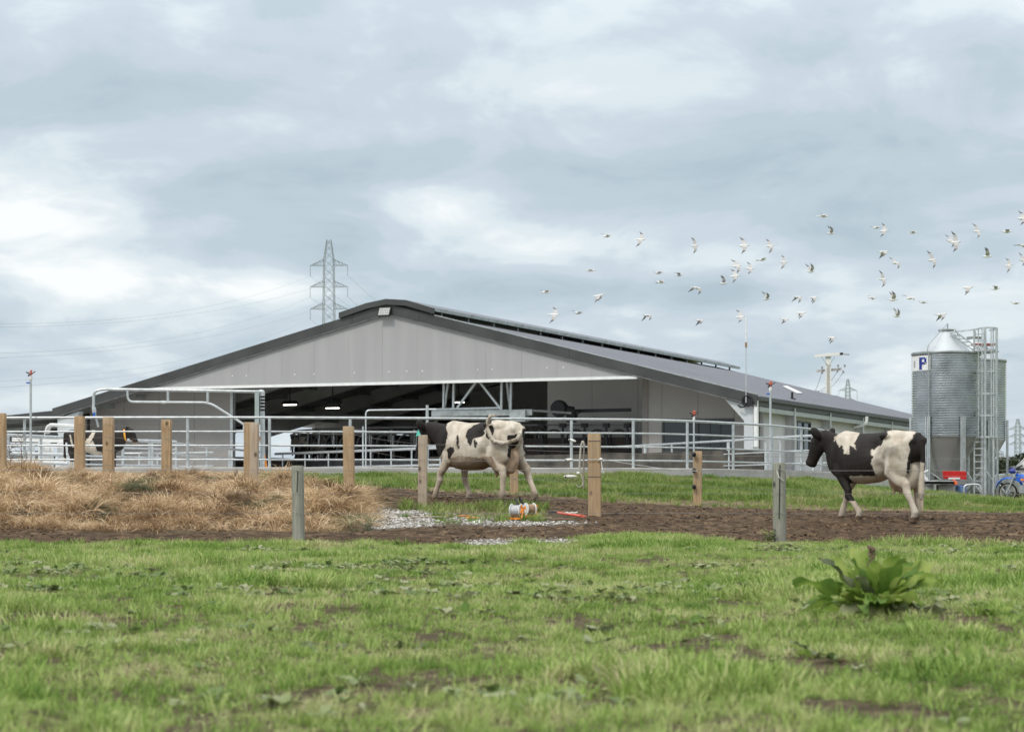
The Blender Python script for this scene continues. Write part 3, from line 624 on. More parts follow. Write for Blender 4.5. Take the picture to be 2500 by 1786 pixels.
for k, rr in enumerate((0.16, 0.20, 0.24)): mb.tube([(-0.36+rr*math.cos(a), -0.12-0.03*k, ZE-0.22+rr*math.sin(a)) for a in np.linspace(0, 2*math.pi, 21)], 0.03, 6)
mb.box((-0.36, -0.1, ZE-0.22), (0.3, 0.05, 0.3)); mb.tube([(-0.42, -0.16, ZE-0.3), (-0.5, -0.18, ZE-0.48), (-0.66, -0.18, ZE-0.5), (-0.78, -0.18, ZE-0.4)], 0.04, 7); mb.build('cable_coil', BLACKP, shed, 60)
tcam = 4.05; MB().box((-tcam-2.7, 0.2, roofz(tcam+2.7)-0.5), (0.14, 0.2, 0.16)).build('camera_box', WHITE, shed)
MB().box((-(tpx(400)), 0.0, 5.32), (0.2, 0.14, 0.14)).build('small_lamp', WHITE, shed)
# lamps inside
LIT = emit('lamp_glow', (1.0, 0.96, 0.86), 4.0)
def lamp_at(px, py, Y):
    p = P(px, py, Y); l = thing('hanging_lamp', {708: 'lit strip lamp on the shed ceiling, leftmost of the three', 812: 'lit strip lamp with black housing under a shed rafter', 1120: 'small lit strip lamp behind the white truss'}[px], 'lamp', p, -TH, 'lamps under the shed roof')
    MB().box((0, 0, 0.0), (0.75 if px < 1100 else 0.6, 0.12, 0.05)).build('lamp_tube', LIT, l)
    MB().extrude([(-0.5, -0.12, 0.04), (0.5, -0.12, 0.04), (0.34, -0.12, 0.22), (-0.34, -0.12, 0.22)], (0, 0.24, 0)).build('lamp_housing', BLACKP, l)
    t_ = (10.84-p.x)*math.cos(TH)+(p.y-90)*math.sin(TH); rz_ = roofz(t_)-0.15
    MB().tube([(0, 0, 0.2), (0, 0, max(0.3, rz_-p.z))], 0.03, 6).build('lamp_rod', BLACKP, l)
lamp_at(708, 988, 108); lamp_at(812, 996, 106); lamp_at(1120, 982, 108)
# white service truss hanging under the gable
ty = 1.2
def S(px, py, v=ty):
    # point in shed frame seen at px,py in the plane y=v
    a = (px-CXP)/FPX; c, s_ = math.cos(TH), math.sin(TH)
    # X=10.84+x*c+v*s ; Y=90-x*s+v*c  (x local)
    x = (a*(90+v*c)-10.84-v*s_)/(c+a*s_); Y = 90-x*s_+v*c
    return Vector((x, v, EYE+(YHP-py)*Y/FPX))
tr = thing('service_truss', 'pale steel truss frame hanging below the gable beam', 'truss', (10.84, 90, 0), -TH)
for a, b, v in (((1084, 930), (1083, 1000), ty), ((1095, 930), (1085, 1000), ty+.5), ((1108, 929), (1107, 998), ty), ((1166, 928), (1116, 996), ty), ((1168, 928), (1222, 997), ty), ((1225, 926), (1224, 1003), ty), ((1237, 926), (1246, 1003), ty+.5), ((1248, 926), (1247, 1003), ty)):
    MB().bar(S(*a, v), S(*b, v), 0.10, 0.10).build('strut', GALV, tr)
MB().bar(S(1055, 999), S(1225, 995), 0.09, 0.09).build('rail', GALV, tr)
MB().bar(S(1055, 1009), S(1300, 1006), 0.16, 0.28).build('walkway_beam', GALV2, tr)
MB().box(S(1268, 1015), (0.8, 0.5, 0.55)).build('control_box', GALV2, tr)
MB().bar(S(1280, 1000), S(1395, 1008), 0.08, 0.10).build('cable_tray', DARKST, tr)
MB().bar(S(1395, 1003, 3.5), S(1540, 1000, 3.5), 0.16, 0.16).build('black_pipe', BLACKP, tr)
mb = MB(); c_ = S(1366, 997, 2.6); mb.lathe([(0.0, -0.28), (0.36, -0.28), (0.42, -0.1), (0.40, 0.15), (0.2, 0.35), (0.0, 0.36)], 18, c_, 'Y'); mb.tube([c_+Vector((0.3, 0, 0)), S(1400, 1000, 2.9)], 0.16, 8); mb.build('fan_motor', BLACKP, tr, 50)
mb = MB(); mb.bar(S(1395, 1000, 3), S(1395, 1030, 3), 0.4, 0.3); mb.bar(S(1380, 1006, 3), S(1415, 1006, 3), 0.12, 0.12); mb.bar(S(1410, 1006, 3), S(1408, 1022, 3), 0.06, 0.06); mb.build('motor_bracket', BLACKP, tr)
# ---- rotary milking platform
rot_c = Vector((-20.5, 15.2, ZF)); RR = 10.2
plat = thing('rotary_platform', 'dark rotary milking platform with curved bails inside the shed', 'platform', (10.84, 90, 0), -TH)
mb = MB(); mb.lathe([(RR-2.2, 0.65), (RR, 0.65), (RR, 0.95), (RR-2.2, 0.95), (RR-2.2, 0.65)], 72, rot_c); mb.build('platform_deck', DARKST, plat)
mb = MB(); mb.lathe([(RR-0.4, 0.0), (RR-0.4, 0.65)], 72, rot_c); mb.build('platform_skirt', RUBBER, plat)
# one bail: hoop over the stall front plus two side rails
bm2 = MB()
bm2.tube(arc((RR-0.25, 0, 1.75), 0.52, 0, 180, 10, 'yz'), 0.05, 6)
bm2.tube([(RR-0.25, 0.52, 0.95), (RR-0.25, 0.52, 1.75)], 0.05, 6)
bm2.tube(bend([(RR-0.25, 0.52, 2.05), (RR-0.2, 0.52, 2.45), (RR-2.1, 0.50, 2.35), (RR-2.1, 0.46, 0.95)], 0.4), 0.045, 6)
bm2.tube(bend([(RR-0.1, 0.50, 1.0), (RR-0.6, 0.50, 2.0), (RR-2.0, 0.48, 1.9)], 0.3), 0.04, 6)
bm2.bar((RR-0.15, 0.3, 1.9), (RR-0.05, 0.38, 2.35), 0.16, 0.12)
bail = bm2.mesh('bail', 60)
NB = 50
for k in range(NB):
    a = 2*math.pi*k/NB; o = link('bail', bail, DARKST, plat, rot_c); o.rotation_euler = (0, 0, a)
for z in (2.32, 2.62): 
    mb = MB(); mb.tube([rot_c+Vector(((RR-0.1)*math.cos(a), (RR-0.1)*math.sin(a), z-ZF+1.45)) for a in np.linspace(0, 2*math.pi, 73)], 0.05, 6); mb.build('ring_pipe', DARKST, plat, 60)
vac = MB().tube([(RR-0.05, 0.1, 2.3), (RR+0.02, 0.1, 1.75)], 0.03, 6).tube([(RR, 0.22, 2.2), (RR+0.04, 0.22, 1.6)], 0.02, 6).ell((RR-0.02, 0.12, 2.42), (0.1, 0.12, 0.1), 8, 6).mesh('milk_cup_arm', 60)
STEEL = M('bright_steel_cup', (0.5, 0.5, 0.5), 0.35, 0.7)
for k in range(NB):
    a = 2*math.pi*(k+0.3)/NB; o = link('milk_cup_arm', vac, STEEL, plat, rot_c); o.rotation_euler = (0, 0, a)

eh = thing('exit_hoops', 'row of dark curved hoops beside the platform exit at the right of the opening', 'rail', (10.84, 90, 0), -TH)
for px in (1300, 1352, 1405, 1458, 1510):
    a_, b_ = S(px-20, 1075, 4.2), S(px+20, 1075, 4.2); c_ = (a_+b_)/2; r_ = (b_-a_).length/2
    MB().tube([Vector((a_.x, 4.2, ZF))]+[Vector((c_.x-r_*math.cos(t), 4.2, c_.z+0.15+r_*math.sin(t)*0.85)) for t in np.linspace(0, math.pi, 9)]+[Vector((b_.x, 4.2, ZF))], 0.05, 6).build('hoop', BLACKP, eh, 60)
    q_ = S(px+22, 1038, 4.0); MB().box(q_, (0.3, 0.25, 0.2)).bar(q_, S(px+24, 1100, 4.0), 0.09, 0.09).build('cup_mount', BLACKP, eh)
MB().bar(S(1270, 1037, 4.1), S(1545, 1037, 4.1), 0.08, 0.08).build('milk_line', DARKST, eh)
MB().span(S(1270, 1095, 4.6).x, S(1545, 1095, 4.6).x, 4.5, 4.7, ZF, S(1400, 1068, 4.6).z).build('back_board', M('dark_brown_board', (0.045, 0.035, 0.03), 0.8), eh)
# ------------------------------------------------------------------ pipe rails round the yard
def rail_fence(name, label, pts, heights, posts, zf, rtop=0.034, rr=0.023, rpost=0.039, pt=0.0, mat=None, cat='fence', rounded=0.8):
    """pts: plan polyline [(x,y)], posts: list of plan points"""
    mat = mat or GALV
    base = Vector((pts[0][0], pts[0][1], zf)); f = thing(name, label, cat, base)
    path = bend([(x, y, 0) for x, y in pts], rounded, 5)
    for i, h in enumerate(heights):
        MB().tube([(p.x, p.y, zf+h) for p in path], rtop if i == 0 else rr, 8).build('rail', mat, f, 60, True)
    for q in posts:
        x, y = q[0], q[1]; hh = q[2] if len(q) > 2 else heights[0]-0.03
        mb = MB(); mb.tube([(x, y+0.0, zf-0.02), (x, y, zf+hh)], rpost, 8); mb.build('post', mat, f, 60, True)
    return f
def pl(px, Y): return (XA(px, Y), Y)
HT = [1.31, 0.94, 0.57, 0.20]
mainp = [pl(-260, 54.2), pl(0, 53.75), pl(300, 53.5), pl(640, 53.5), pl(1000, 54), pl(1300, 54.5), pl(1560, 55.2), pl(1690, 56.3), pl(1790, 58), pl(1884, 60), pl(1957, 62.5), pl(2000, 64.2), pl(2030, 66), pl(2047, 68.4)]
mposts = [pl(p, float(kerbY(p))) for p in (-140, 60, 258, 458, 658, 855, 1220, 1395, 1546, 1678, 1790, 1884, 1957, 2005)]
mposts += [(*pl(1043, 54.1), 1.66)]
rail_fence('yard_rail', 'galvanised four-rail pipe fence along the front edge of the yard', mainp, HT, mposts, YARDZ)
rail_fence('yard_rail', 'galvanised pipe rail turning back from the yard corner towards the shed', [pl(2047, 68.7), pl(2030, 69.6), pl(1950, 71.5), pl(1800, 77), pl(1640, 83), pl(1500, 88.5)], [1.31, 0.80, 0.35], [pl(2036, 69.2), pl(1985, 70.6), pl(1905, 73.2), pl(1780, 77.8), pl(1640, 83)], YARDZ, 0.04)
rail_fence('inner_rail', 'inner pipe rail with short uprights in front of the rotary platform', [pl(672, 105), pl(850, 98), pl(1040, 91.5), pl(1200, 88)], [1.31, 0.55], [pl(p, 105-(p-672)*0.0357) for p in (690, 745, 802, 855, 905, 955, 1005, 1075, 1140)], YARDZ, 0.06, 0.05, 0.04)
rail_fence('inner_rail', 'pipe rail running away beside the recessed left wall', [pl(345, 80), pl(420, 84), pl(640, 103)], [1.36, 0.9, 0.4], [pl(372, 81.4), pl(430, 84.8), pl(505, 91), pl(560, 96)], YARDZ, 0.05, 0.04, 0.045)
rail_fence('inner_rail', 'low double rail of the left holding pen', [pl(-60, 66), pl(120, 70), pl(300, 74), pl(430, 77)], [1.25, 0.95, 0.62, 0.32], [pl(20, 67.7), pl(100, 69.5), pl(300, 74), pl(365, 75.5)], YARDZ, 0.05, 0.035, 0.05)
rail_fence('inner_rail', 'pale rail crossing behind the black and white cow', [pl(300, 92), pl(420, 92), pl(520, 90)], [1.1, 0.8, 0.5], [pl(340, 92), pl(385, 92), pl(460, 91)], YARDZ, 0.04, 0.03, 0.04)
# white drafting gate with hoops
dg = thing('drafting_gate', 'white steel drafting gate with curved hoops by the left shed column', 'gate', (XA(100, 78), 78, YARDZ))
for px in (102, 148):
    MB().tube([P(px, 1075, 78), (XA(px, 78), 78, YARDZ)], 0.13, 10).build('post', WHITE, dg, 60, True)
for d in (0, 0.35):
    MB().tube(bend([(XA(112, 78)+d*.4, 78+d, YARDZ), P(112+d*8, 1036, 78+d), P(190, 1040, 76+d)], 0.5, 6), 0.07, 8).build('hoop', WHITE, dg, 60, True)
for py in (1076, 1088, 1108, 1128): MB().bar(P(30, py-4, 77), P(165, py, 76.6), 0.06, 0.14 if py < 1100 else 0.08).build('gate_bar', WHITE, dg, None, True)
MB().box(P(126, 1068, 77.4), (0.45, 0.3, 0.3)).build('ram', BLACKP, dg, None, True)
for k, px in enumerate((70, 82, 112, 118, 128)): MB().bar(P(px, 1090, 77.2), (XA(px, 77.2), 77.2, YARDZ), 0.09, 0.05).build('upright', WHITE, dg, None, True)
# white water tank / truck panel behind the gate
wt = thing('white_trailer', 'white box trailer parked beyond the left yard under the lean-to', 'trailer', (XA(62, 112), 112, YARDZ))
mb = MB(); mb.box((0, 0, 1.05), (3.0, 1.6, 1.1)); mb.build('box_body', WHITE, wt, None, bevel=0.12)
for sx in (-0.9, 0.9): MB().lathe([(0.0, -0.1), (0.3, -0.1), (0.33, 0), (0.3, 0.1), (0, 0.1)], 16, (sx, -0.75, 0.33), 'Y').build('wheel', RUBBER, wt, 40)
MB().bar((1.5, 0, 0.5), (2.4, 0, 0.45), 0.1, 0.1).build('drawbar', GALV2, wt)
MB().bar((0, 0, 0.45), (0, 0, 0.52), 2.6, 1.2).build('chassis', GALV2, wt)
# overhead swinging boom on its post
bo = thing('overhead_boom', 'galvanised overhead pipe boom standing on a square post behind the rails', 'boom', (XA(627, 54.6), 54.6, YARDZ))
def B(px, py, Y=54.9): return P(px, py, Y)
MB().tube(bend([B(228, 996), B(229, 955), B(252, 949.5), B(636, 955.5)], 0.26, 6), 0.038, 8).build('top_pipe', GALV, bo, 60, True)
MB().tube(bend([B(311, 951), B(312, 980.5), B(512, 982), B(618, 1050)], 0.22, 6), 0.03, 8).build('lower_pipe', GALV, bo, 60, True)
for px, a, b in ((410, 953, 980), (507, 954, 981)): MB().tube([B(px, a), B(px, b)], 0.035, 8).build('stub', GALV, bo, 60, True)
MB().span(XA(622.5, 54.7), XA(632.5, 54.7), 54.64, 54.76, YARDZ, P(0, 954, 54.7).z).build('square_post', M('green_tinged_galvanised', (0.40, 0.46, 0.45), 0.5, 0.4, 0.12, 3), bo, None, True)
MB().tube(bend([B(634, 955.6), B(642, 956), B(641, 962)], 0.05), 0.06, 8).build('elbow', GALV, bo, 60, True)
MB().tube([B(641, 962), B(641, 1005)], 0.055, 8).build('black_sleeve', BLACKP, bo, 60, True)
for py in (963, 971, 979, 987, 995): MB().tube([B(641, py), B(641, py+2.6)], 0.06, 8).build('white_band', WHITE, bo, 60, True)
MB().tube([B(641, 1003), (XA(641, 54.9), 54.9, YARDZ)], [0.06, 0.075], 8).build('riser', GALV, bo, 60, True)
MB().tube([B(229, 994), B(230, 1003), B(232, 1017)], [0.055, 0.06, 0.03], 8).build('hose_clamp', GALV, bo, 60, True)
MB().box(B(230, 1011, 54.82), (0.06, 0.04, 0.09)).build('blue_clip', BLUE, bo, None, True)
MB().tube([B(233, 1014), B(236, 1026), B(240, 1042)], 0.03, 8).build('rubber_tail', GALV2, bo, 60, True)
MB().tube([B(630, 1028), B(629, 1060), B(640, 1085), B(645, 1110), B(650, 1140)], 0.03, 6).build('orange_hose', ORANGE, bo, 60, True)
# thin bent pipe with a long arm behind the rail
mb = thing('water_pipe', 'thin galvanised pipe bent over behind the yard rail beside the black cow head', 'pipe', (XA(893, 56), 56, YARDZ))
MB().tube(bend([(XA(893, 56), 56, YARDZ), P(893, 1001, 56), P(1065, 998.5, 56)], 0.12, 5), 0.022, 7).build('pipe_run', GALV, mb, 60, True)
MB().tube([P(886, 1040, 56.2), (XA(886, 56.2), 56.2, YARDZ)], 0.022, 7).build('side_pipe', GALV, mb, 60, True)
# dark stained race wall
w0 = Vector((XA(1866, 76), 76, 0)); w1 = Vector((XA(1560, 83.5), 83.5, 0)); w2 = Vector((XA(1050, 92), 92, 0))
rw = thing('race_wall', 'low dark stained wall along the exit race, in front of the window', 'wall', (w0.x, w0.y, YARDZ))
for a, b in ((w0, w1), (w1, w2)):
    d = (b-a).normalized(); MB().bar(a+Vector((0, 0, YARDZ+0.47)), b-d*0.02+Vector((0, 0, YARDZ+0.47)), 0.16, 0.94).build('wall_slab', STAINW, rw, None, True)
bolt = MB().ell((0, 0, 0), (0.03, 0.03, 0.03), 6, 4)
for k in range(14):
    p = w1.lerp(w2, (k+0.5)/16); MB().ell((p.x+0.03, p.y-0.09, YARDZ+0.80), (0.035, 0.03, 0.035), 6, 4).build('bolt', WHITE, rw, None, True)
MB().tube([P(1870, 1080, 75.6), (XA(1870, 75.6), 75.6, YARDZ)], 0.06, 8).build('end_post', GALV, rw, 60, True)
for px, Y in ((1575, 82.9), (1778, 77.9)): MB().tube([(XA(px, Y), Y-0.0, YARDZ+0.93), (XA(px, Y), Y, YARDZ+1.3)], 0.06, 8).build('stub_post', GALV, rw, 60, True)
# sprinklers on tall risers
def sprinkler(label, px, Y, pytop, zb, tap=True, r=0.032):
    b = Vector((XA(px, Y), Y, zb)); s = thing('sprinkler', label, 'sprinkler', b, 0, 'yard wash sprinklers on risers'); t = P(px, pytop, Y); k = Y/54*.72
    MB().tube([b, (t.x, t.y, t.z-0.32*k)], r, 8).build('riser', GALV, s, 60, True)
    MB().tube([(t.x, t.y, t.z-0.34*k), (t.x, t.y, t.z-0.20*k)], r*1.4, 8).build('adapter', WHITE, s, 60, True)
    mb = MB(); mb.tube([(t.x, t.y, t.z-0.22*k), (t.x, t.y, t.z-0.05*k)], 0.026*k, 8); mb.ell((t.x+.02*k, t.y, t.z-0.02*k), (0.045*k, 0.04*k, 0.04*k), 10, 6); mb.tube([(t.x-.09*k, t.y, t.z-.06*k), (t.x+.09*k, t.y, t.z-.10*k)], 0.018*k, 6); mb.build('head', M('orange_red_head', (0.60, 0.11, 0.05), 0.5) if 'orange_red_head' not in bpy.data.materials else bpy.data.materials['orange_red_head'], s, 60, True)
    mb = MB(); mb.tube([(t.x, t.y, t.z-0.15*k), (t.x-0.17*k, t.y-0.03, t.z-0.06*k)], 0.022*k, 6); mb.tube([(t.x, t.y, t.z-0.15*k), (t.x+0.17*k, t.y+0.02, t.z-0.03*k)], [0.03*k, 0.018*k], 6); mb.box((t.x-0.05*k, t.y, t.z-0.19*k), (0.1*k, 0.07*k, 0.06*k)); mb.build('arm', BLACKP, s, None, True)
    if tap: mb = MB(); mb.box((t.x-0.09*k, t.y-0.03, t.z-0.46*k), (0.12*k, 0.03, 0.05*k)); mb.build('blue_tap', BLUE, s, None, True)
sprinkler('orange-headed sprinkler on a tall riser at the left end of the yard rail', 75, 53.5, 904, YARDZ)
sprinkler('short orange-headed sprinkler riser above the pine post with insulators', 1694, 56.1, 1003, YARDZ, False, 0.024)
sprinkler('tall orange-headed sprinkler riser beside the right downpipe', 1881, 60.1, 931, YARDZ)

# ------------------------------------------------------------------ wooden posts and wires
def wood_post(px, pytop, pybase, Y, wpx, mat, parent, sink=0.25, rnd=False, lean=0.0, nm='post'):
    x = XA(px, Y); zt = P(px, pytop, Y).z; zb = P(px, pybase, Y).z; w = wpx*Y/FPX
    g = gz(x, Y); zb = min(zb, g)-sink
    mb = MB(); n = 14 if rnd else 4; rings = []; hgt = zt-zb; lean = lean or random.uniform(-.018, .018)
    def pro(z, s):
        if rnd: return [Vector((x+lean*(z-zb)/hgt+s*w/2*math.cos(2*math.pi*k/n)*(1+0.03*math.sin(3*k)), Y+s*w/2*math.sin(2*math.pi*k/n), z)) for k in range(n)]
        c = w*0.07; q = [(-1, -1, c, 0), (1, -1, -c, 0)]; pts = []
        for (a, b) in ((-1, -1), (1, -1), (1, 1), (-1, 1)):
            if a*b > 0: o = [(a*w/2, b*(w/2-c)), (a*(w/2-c), b*w/2)]
            else: o = [(a*(w/2-c), b*w/2), (a*w/2, b*(w/2-c))]
            pts += o
        return [Vector((x+lean*(z-zb)/hgt+s*p[0], Y+s*p[1], z)) for p in pts]
    for i in range(9):
        z = zb+hgt*i/8; s = 1.0+0.02*math.sin(i*2.1+px)+(0.03 if i == 0 else 0); rings.append(pro(z, s))
    rings[-1] = [p+Vector((0, 0, random.uniform(-.008, .008))) for p in rings[-1]]
    rings.append([p*1 for p in pro(zt+0.012, 0.93)])
    mb.loft(rings)
    cpos = Vector((x, Y, zb)); o = mb.build(nm, mat, None, 40, origin=cpos)
    if parent: o.parent = parent; o.location = cpos-parent.location
    return o
def wire(a, b, parent, r=0.004, sag=0.0, n=2, mat=None, nm='wire'):
    a = Vector(a); b = Vector(b); pts = []
    for i in range(n+1):
        t = i/n; p = a.lerp(b, t); p.z -= sag*4*t*(1-t); pts.append(p)
    return MB().tube(pts, r, 5).build(nm, mat or WIREM, parent, 60, True)
nf = thing('paddock_fence', 'near fence of two weathered round posts and thin wires across the paddock', 'fence', (XA(730, 29), 29, 0))
wood_post(730, 1138, 1325, 29, 30, WOODG, nf, 0.3, True, -0.02)
wood_post(1904, 1131, 1330, 29, 32, WOODG, nf, 0.3, True, -0.01)
mb = MB(); mb.tube([P(1896, 1148, 28.88), P(1902, 1165, 28.86), P(1914, 1173, 28.9)], 0.006, 5); mb.build('staple', WHITED, nf, None, True)
MB().bar(P(1904, 1134, 28.902), P(1902, 1265, 28.902), 0.012, 0.01).build('split_crack', BLACKP, nf, None, True)
MB().bar(P(727, 1150, 28.908), P(725, 1200, 28.908), 0.010, 0.01).build('split_crack', BLACKP, nf, None, True)
for z, r in ((1.10, 0.0034), (0.77, 0.0022), (0.49, 0.0026)):
    for (xa, xb) in ((-1500, 730), (730, 1904), (1904, 3400)): wire((XA(xa, 29), 28.9, z), (XA(xb, 29), 28.9, z+0.01), nf, r)
# race fence (near row): posts up the hay bank to the yard, then the two beside the island
rf_ = thing('race_fence', 'row of square pine posts and wires climbing the dry bank towards the yard', 'fence', (XA(407, 40), 40, 0.9))
rows = [(2, 1010, 1190, 37.5, 26, WOODN), (195, 1017, 1152, 41.5, 23, WOODN), (265, 1019, 1158, 40.5, 25, WOODN), (407, 1026, 1158, 40.0, 23, WOODN), (608, 1032, 1180, 37.6, 24, WOODN), (619, 1034, 1180, 36.9, 20, WOODP), (853, 1042, 1183, 36.6, 26, WOODN), (1031, 1063, 1238, 36.7, 22, WOODP), (1452, 1060, 1250, 34.6, 31, WOODN)]
for r_ in rows: wood_post(r_[0], r_[1], r_[2], r_[3], r_[4], r_[5], rf_, 0.25)
seq = [(-900, 1000, 1150, 36), (2, 1010, 1190, 37.5), (265, 1019, 1158, 40.5), (407, 1026, 1158, 40.0), (612, 1032, 1180, 37.4), (853, 1042, 1183, 36.6), (1031, 1063, 1238, 36.7), (1452, 1060, 1250, 34.6)]
for a, b in zip(seq[:-1], seq[1:]):
    for fr in (0.12, 0.34, 0.57, 0.83):
        pa = P(a[0], a[1]+(a[2]-a[1])*fr, a[3]-0.1); pb = P(b[0], b[1]+(b[2]-b[1])*fr, b[3]-0.1)
        wire(pa, pb, rf_, 0.0026, 0.02, 4)
for py in (1076, 1121, 1163): MB().tube([P(1452+15.8*math.cos(t), py, 34.6+0.111*math.sin(t)*1.0) if False else Vector((XA(1452, 34.6)+0.113*(1 if k in (1, 2) else -1), 34.6+0.113*(1 if k in (2, 3) else -1), P(0, py, 34.6).z)) for k, t in enumerate((0, 1, 2, 3, 4))][:4]+[Vector((XA(1452, 34.6)-0.113, 34.6-0.113, P(0, py, 34.6).z))], 0.005, 5).build('wire_wrap', DARKST, rf_, None, True)
# far side of the race
ff_ = thing('bank_fence', 'far fence of the race at the foot of the grass bank', 'fence', (XA(1702, 42.5), 42.5, 0.4))
wood_post(1255, 1090, 1213, 41.6, 21, WOODN, ff_); pi = wood_post(1702, 1102, 1236, 42.6, 20, WOODN, ff_); wood_post(2243, 1110, 1256, 42.3, 21, WOODP, ff_)
for py in (1109, 1148, 1188):
    p = P(1694.5, py, 42.45); MB().ell(p, (0.045, 0.05, 0.055), 8, 6).ell(p+Vector((0.0, -0.05, 0.02)), (0.02, 0.03, 0.02), 6, 4).build('insulator', BLACKP, ff_, 60, True)
for fr in (0.06, 0.35, 0.64):
    q = [P(1255, 1090+123*fr, 41.5), P(1702, 1102+134*fr, 42.46), P(2243, 1110+146*fr, 42.2), P(3000, 1115+146*fr, 42.2)]
    for a, b in zip(q[:-1], q[1:]): wire(a, b, ff_, 0.0035, 0.01, 3)
# electric gate hardware hanging left of the strainer post
Yg = 34.5
def handle(label, px, py, l, ang):
    p = P(px, py, Yg); h = thing('insulator_handle', label, 'insulator', p, 0, 'white wire strain insulators')
    d = Vector((math.cos(ang), 0, math.sin(ang)))
    MB().tube([-d*l/2, -d*l*0.3, Vector((0, 0, 0)), d*l*0.3, d*l/2], [0.014, 0.03, 0.034, 0.028, 0.012], 8, flat=0.8).build('grip', WHITED, h, 60)
    MB().ell(-d*l*0.36+Vector((0, -0.028, 0)), (0.014, 0.008, 0.014), 6, 4).build('eye', BLACKP, h, 60)
    return h
handle('white plastic insulator on the top wire left of the strainer post', 1397, 1075, 0.13, -0.25)
handle('white plastic insulator on the middle wire left of the strainer post', 1389, 1122, 0.15, 0.05)
handle('long white insulator hanging low left of the strainer post', 1392, 1162.5, 0.22, 0.02)
hz = thing('rubber_hose', 'looped pale and brown rubber hose hung on the wire beside the strainer post', 'hose', P(1420, 1192, Yg))
HOSE = M('grey_brown_hose', (0.25, 0.215, 0.175), 0.7, 0, 0.2, 10); HOSE2 = M('pale_hose', (0.42, 0.40, 0.34), 0.7, 0, 0.15, 10)
MB().tube(bend([P(1414, 1150, Yg), P(1418, 1090, Yg), P(1423, 1073, Yg), P(1427, 1090, Yg)], 0.09, 6), 0.017, 7).build('hose_strand', HOSE2, hz, 60, True)
MB().tube([P(1426, 1080, Yg), P(1425, 1120, Yg), P(1425, 1160, Yg), P(1425, 1193, Yg)], 0.015, 7).build('hose_strand', HOSE, hz, 60, True)
MB().tube([P(1410, 1155, Yg), P(1418, 1158, Yg), P(1424, 1172, Yg), P(1422, 1184, Yg), P(1413, 1189, Yg), P(1406, 1183, Yg)], 0.011, 7).build('hose_loop', HOSE2, hz, 60, True)
MB().tube([P(1408, 1155, Yg), P(1415, 1154, Yg)], 0.024, 8).build('hose_knot', WHITED, hz, 60, True)
rp_ = thing('white_rope', 'knotted white rope tied round the strainer post, running right', 'rope', P(1468, 1122, Yg))
MB().ell(P(1467, 1121, 34.5), (0.035, 0.03, 0.03), 8, 6).build('knot', WHITED, rp_, 60, True)
MB().tube([P(1467, 1121, 34.5), P(1470, 1140, 34.46), P(1474, 1155, 34.46)], 0.008, 6).build('loose_end', WHITED, rp_, 60, True)
wire(P(1468, 1120, 34.5), P(1702, 1150, 42.4), rp_, 0.006, 0.03, 6, WHITED, 'rope_run')
MB().tube([P(1436+k*8, 1121+(k % 2), 34.46-0.0) for k in range(5)], 0.006, 5).build('rope_wrap', WHITED, rp_, None, True)
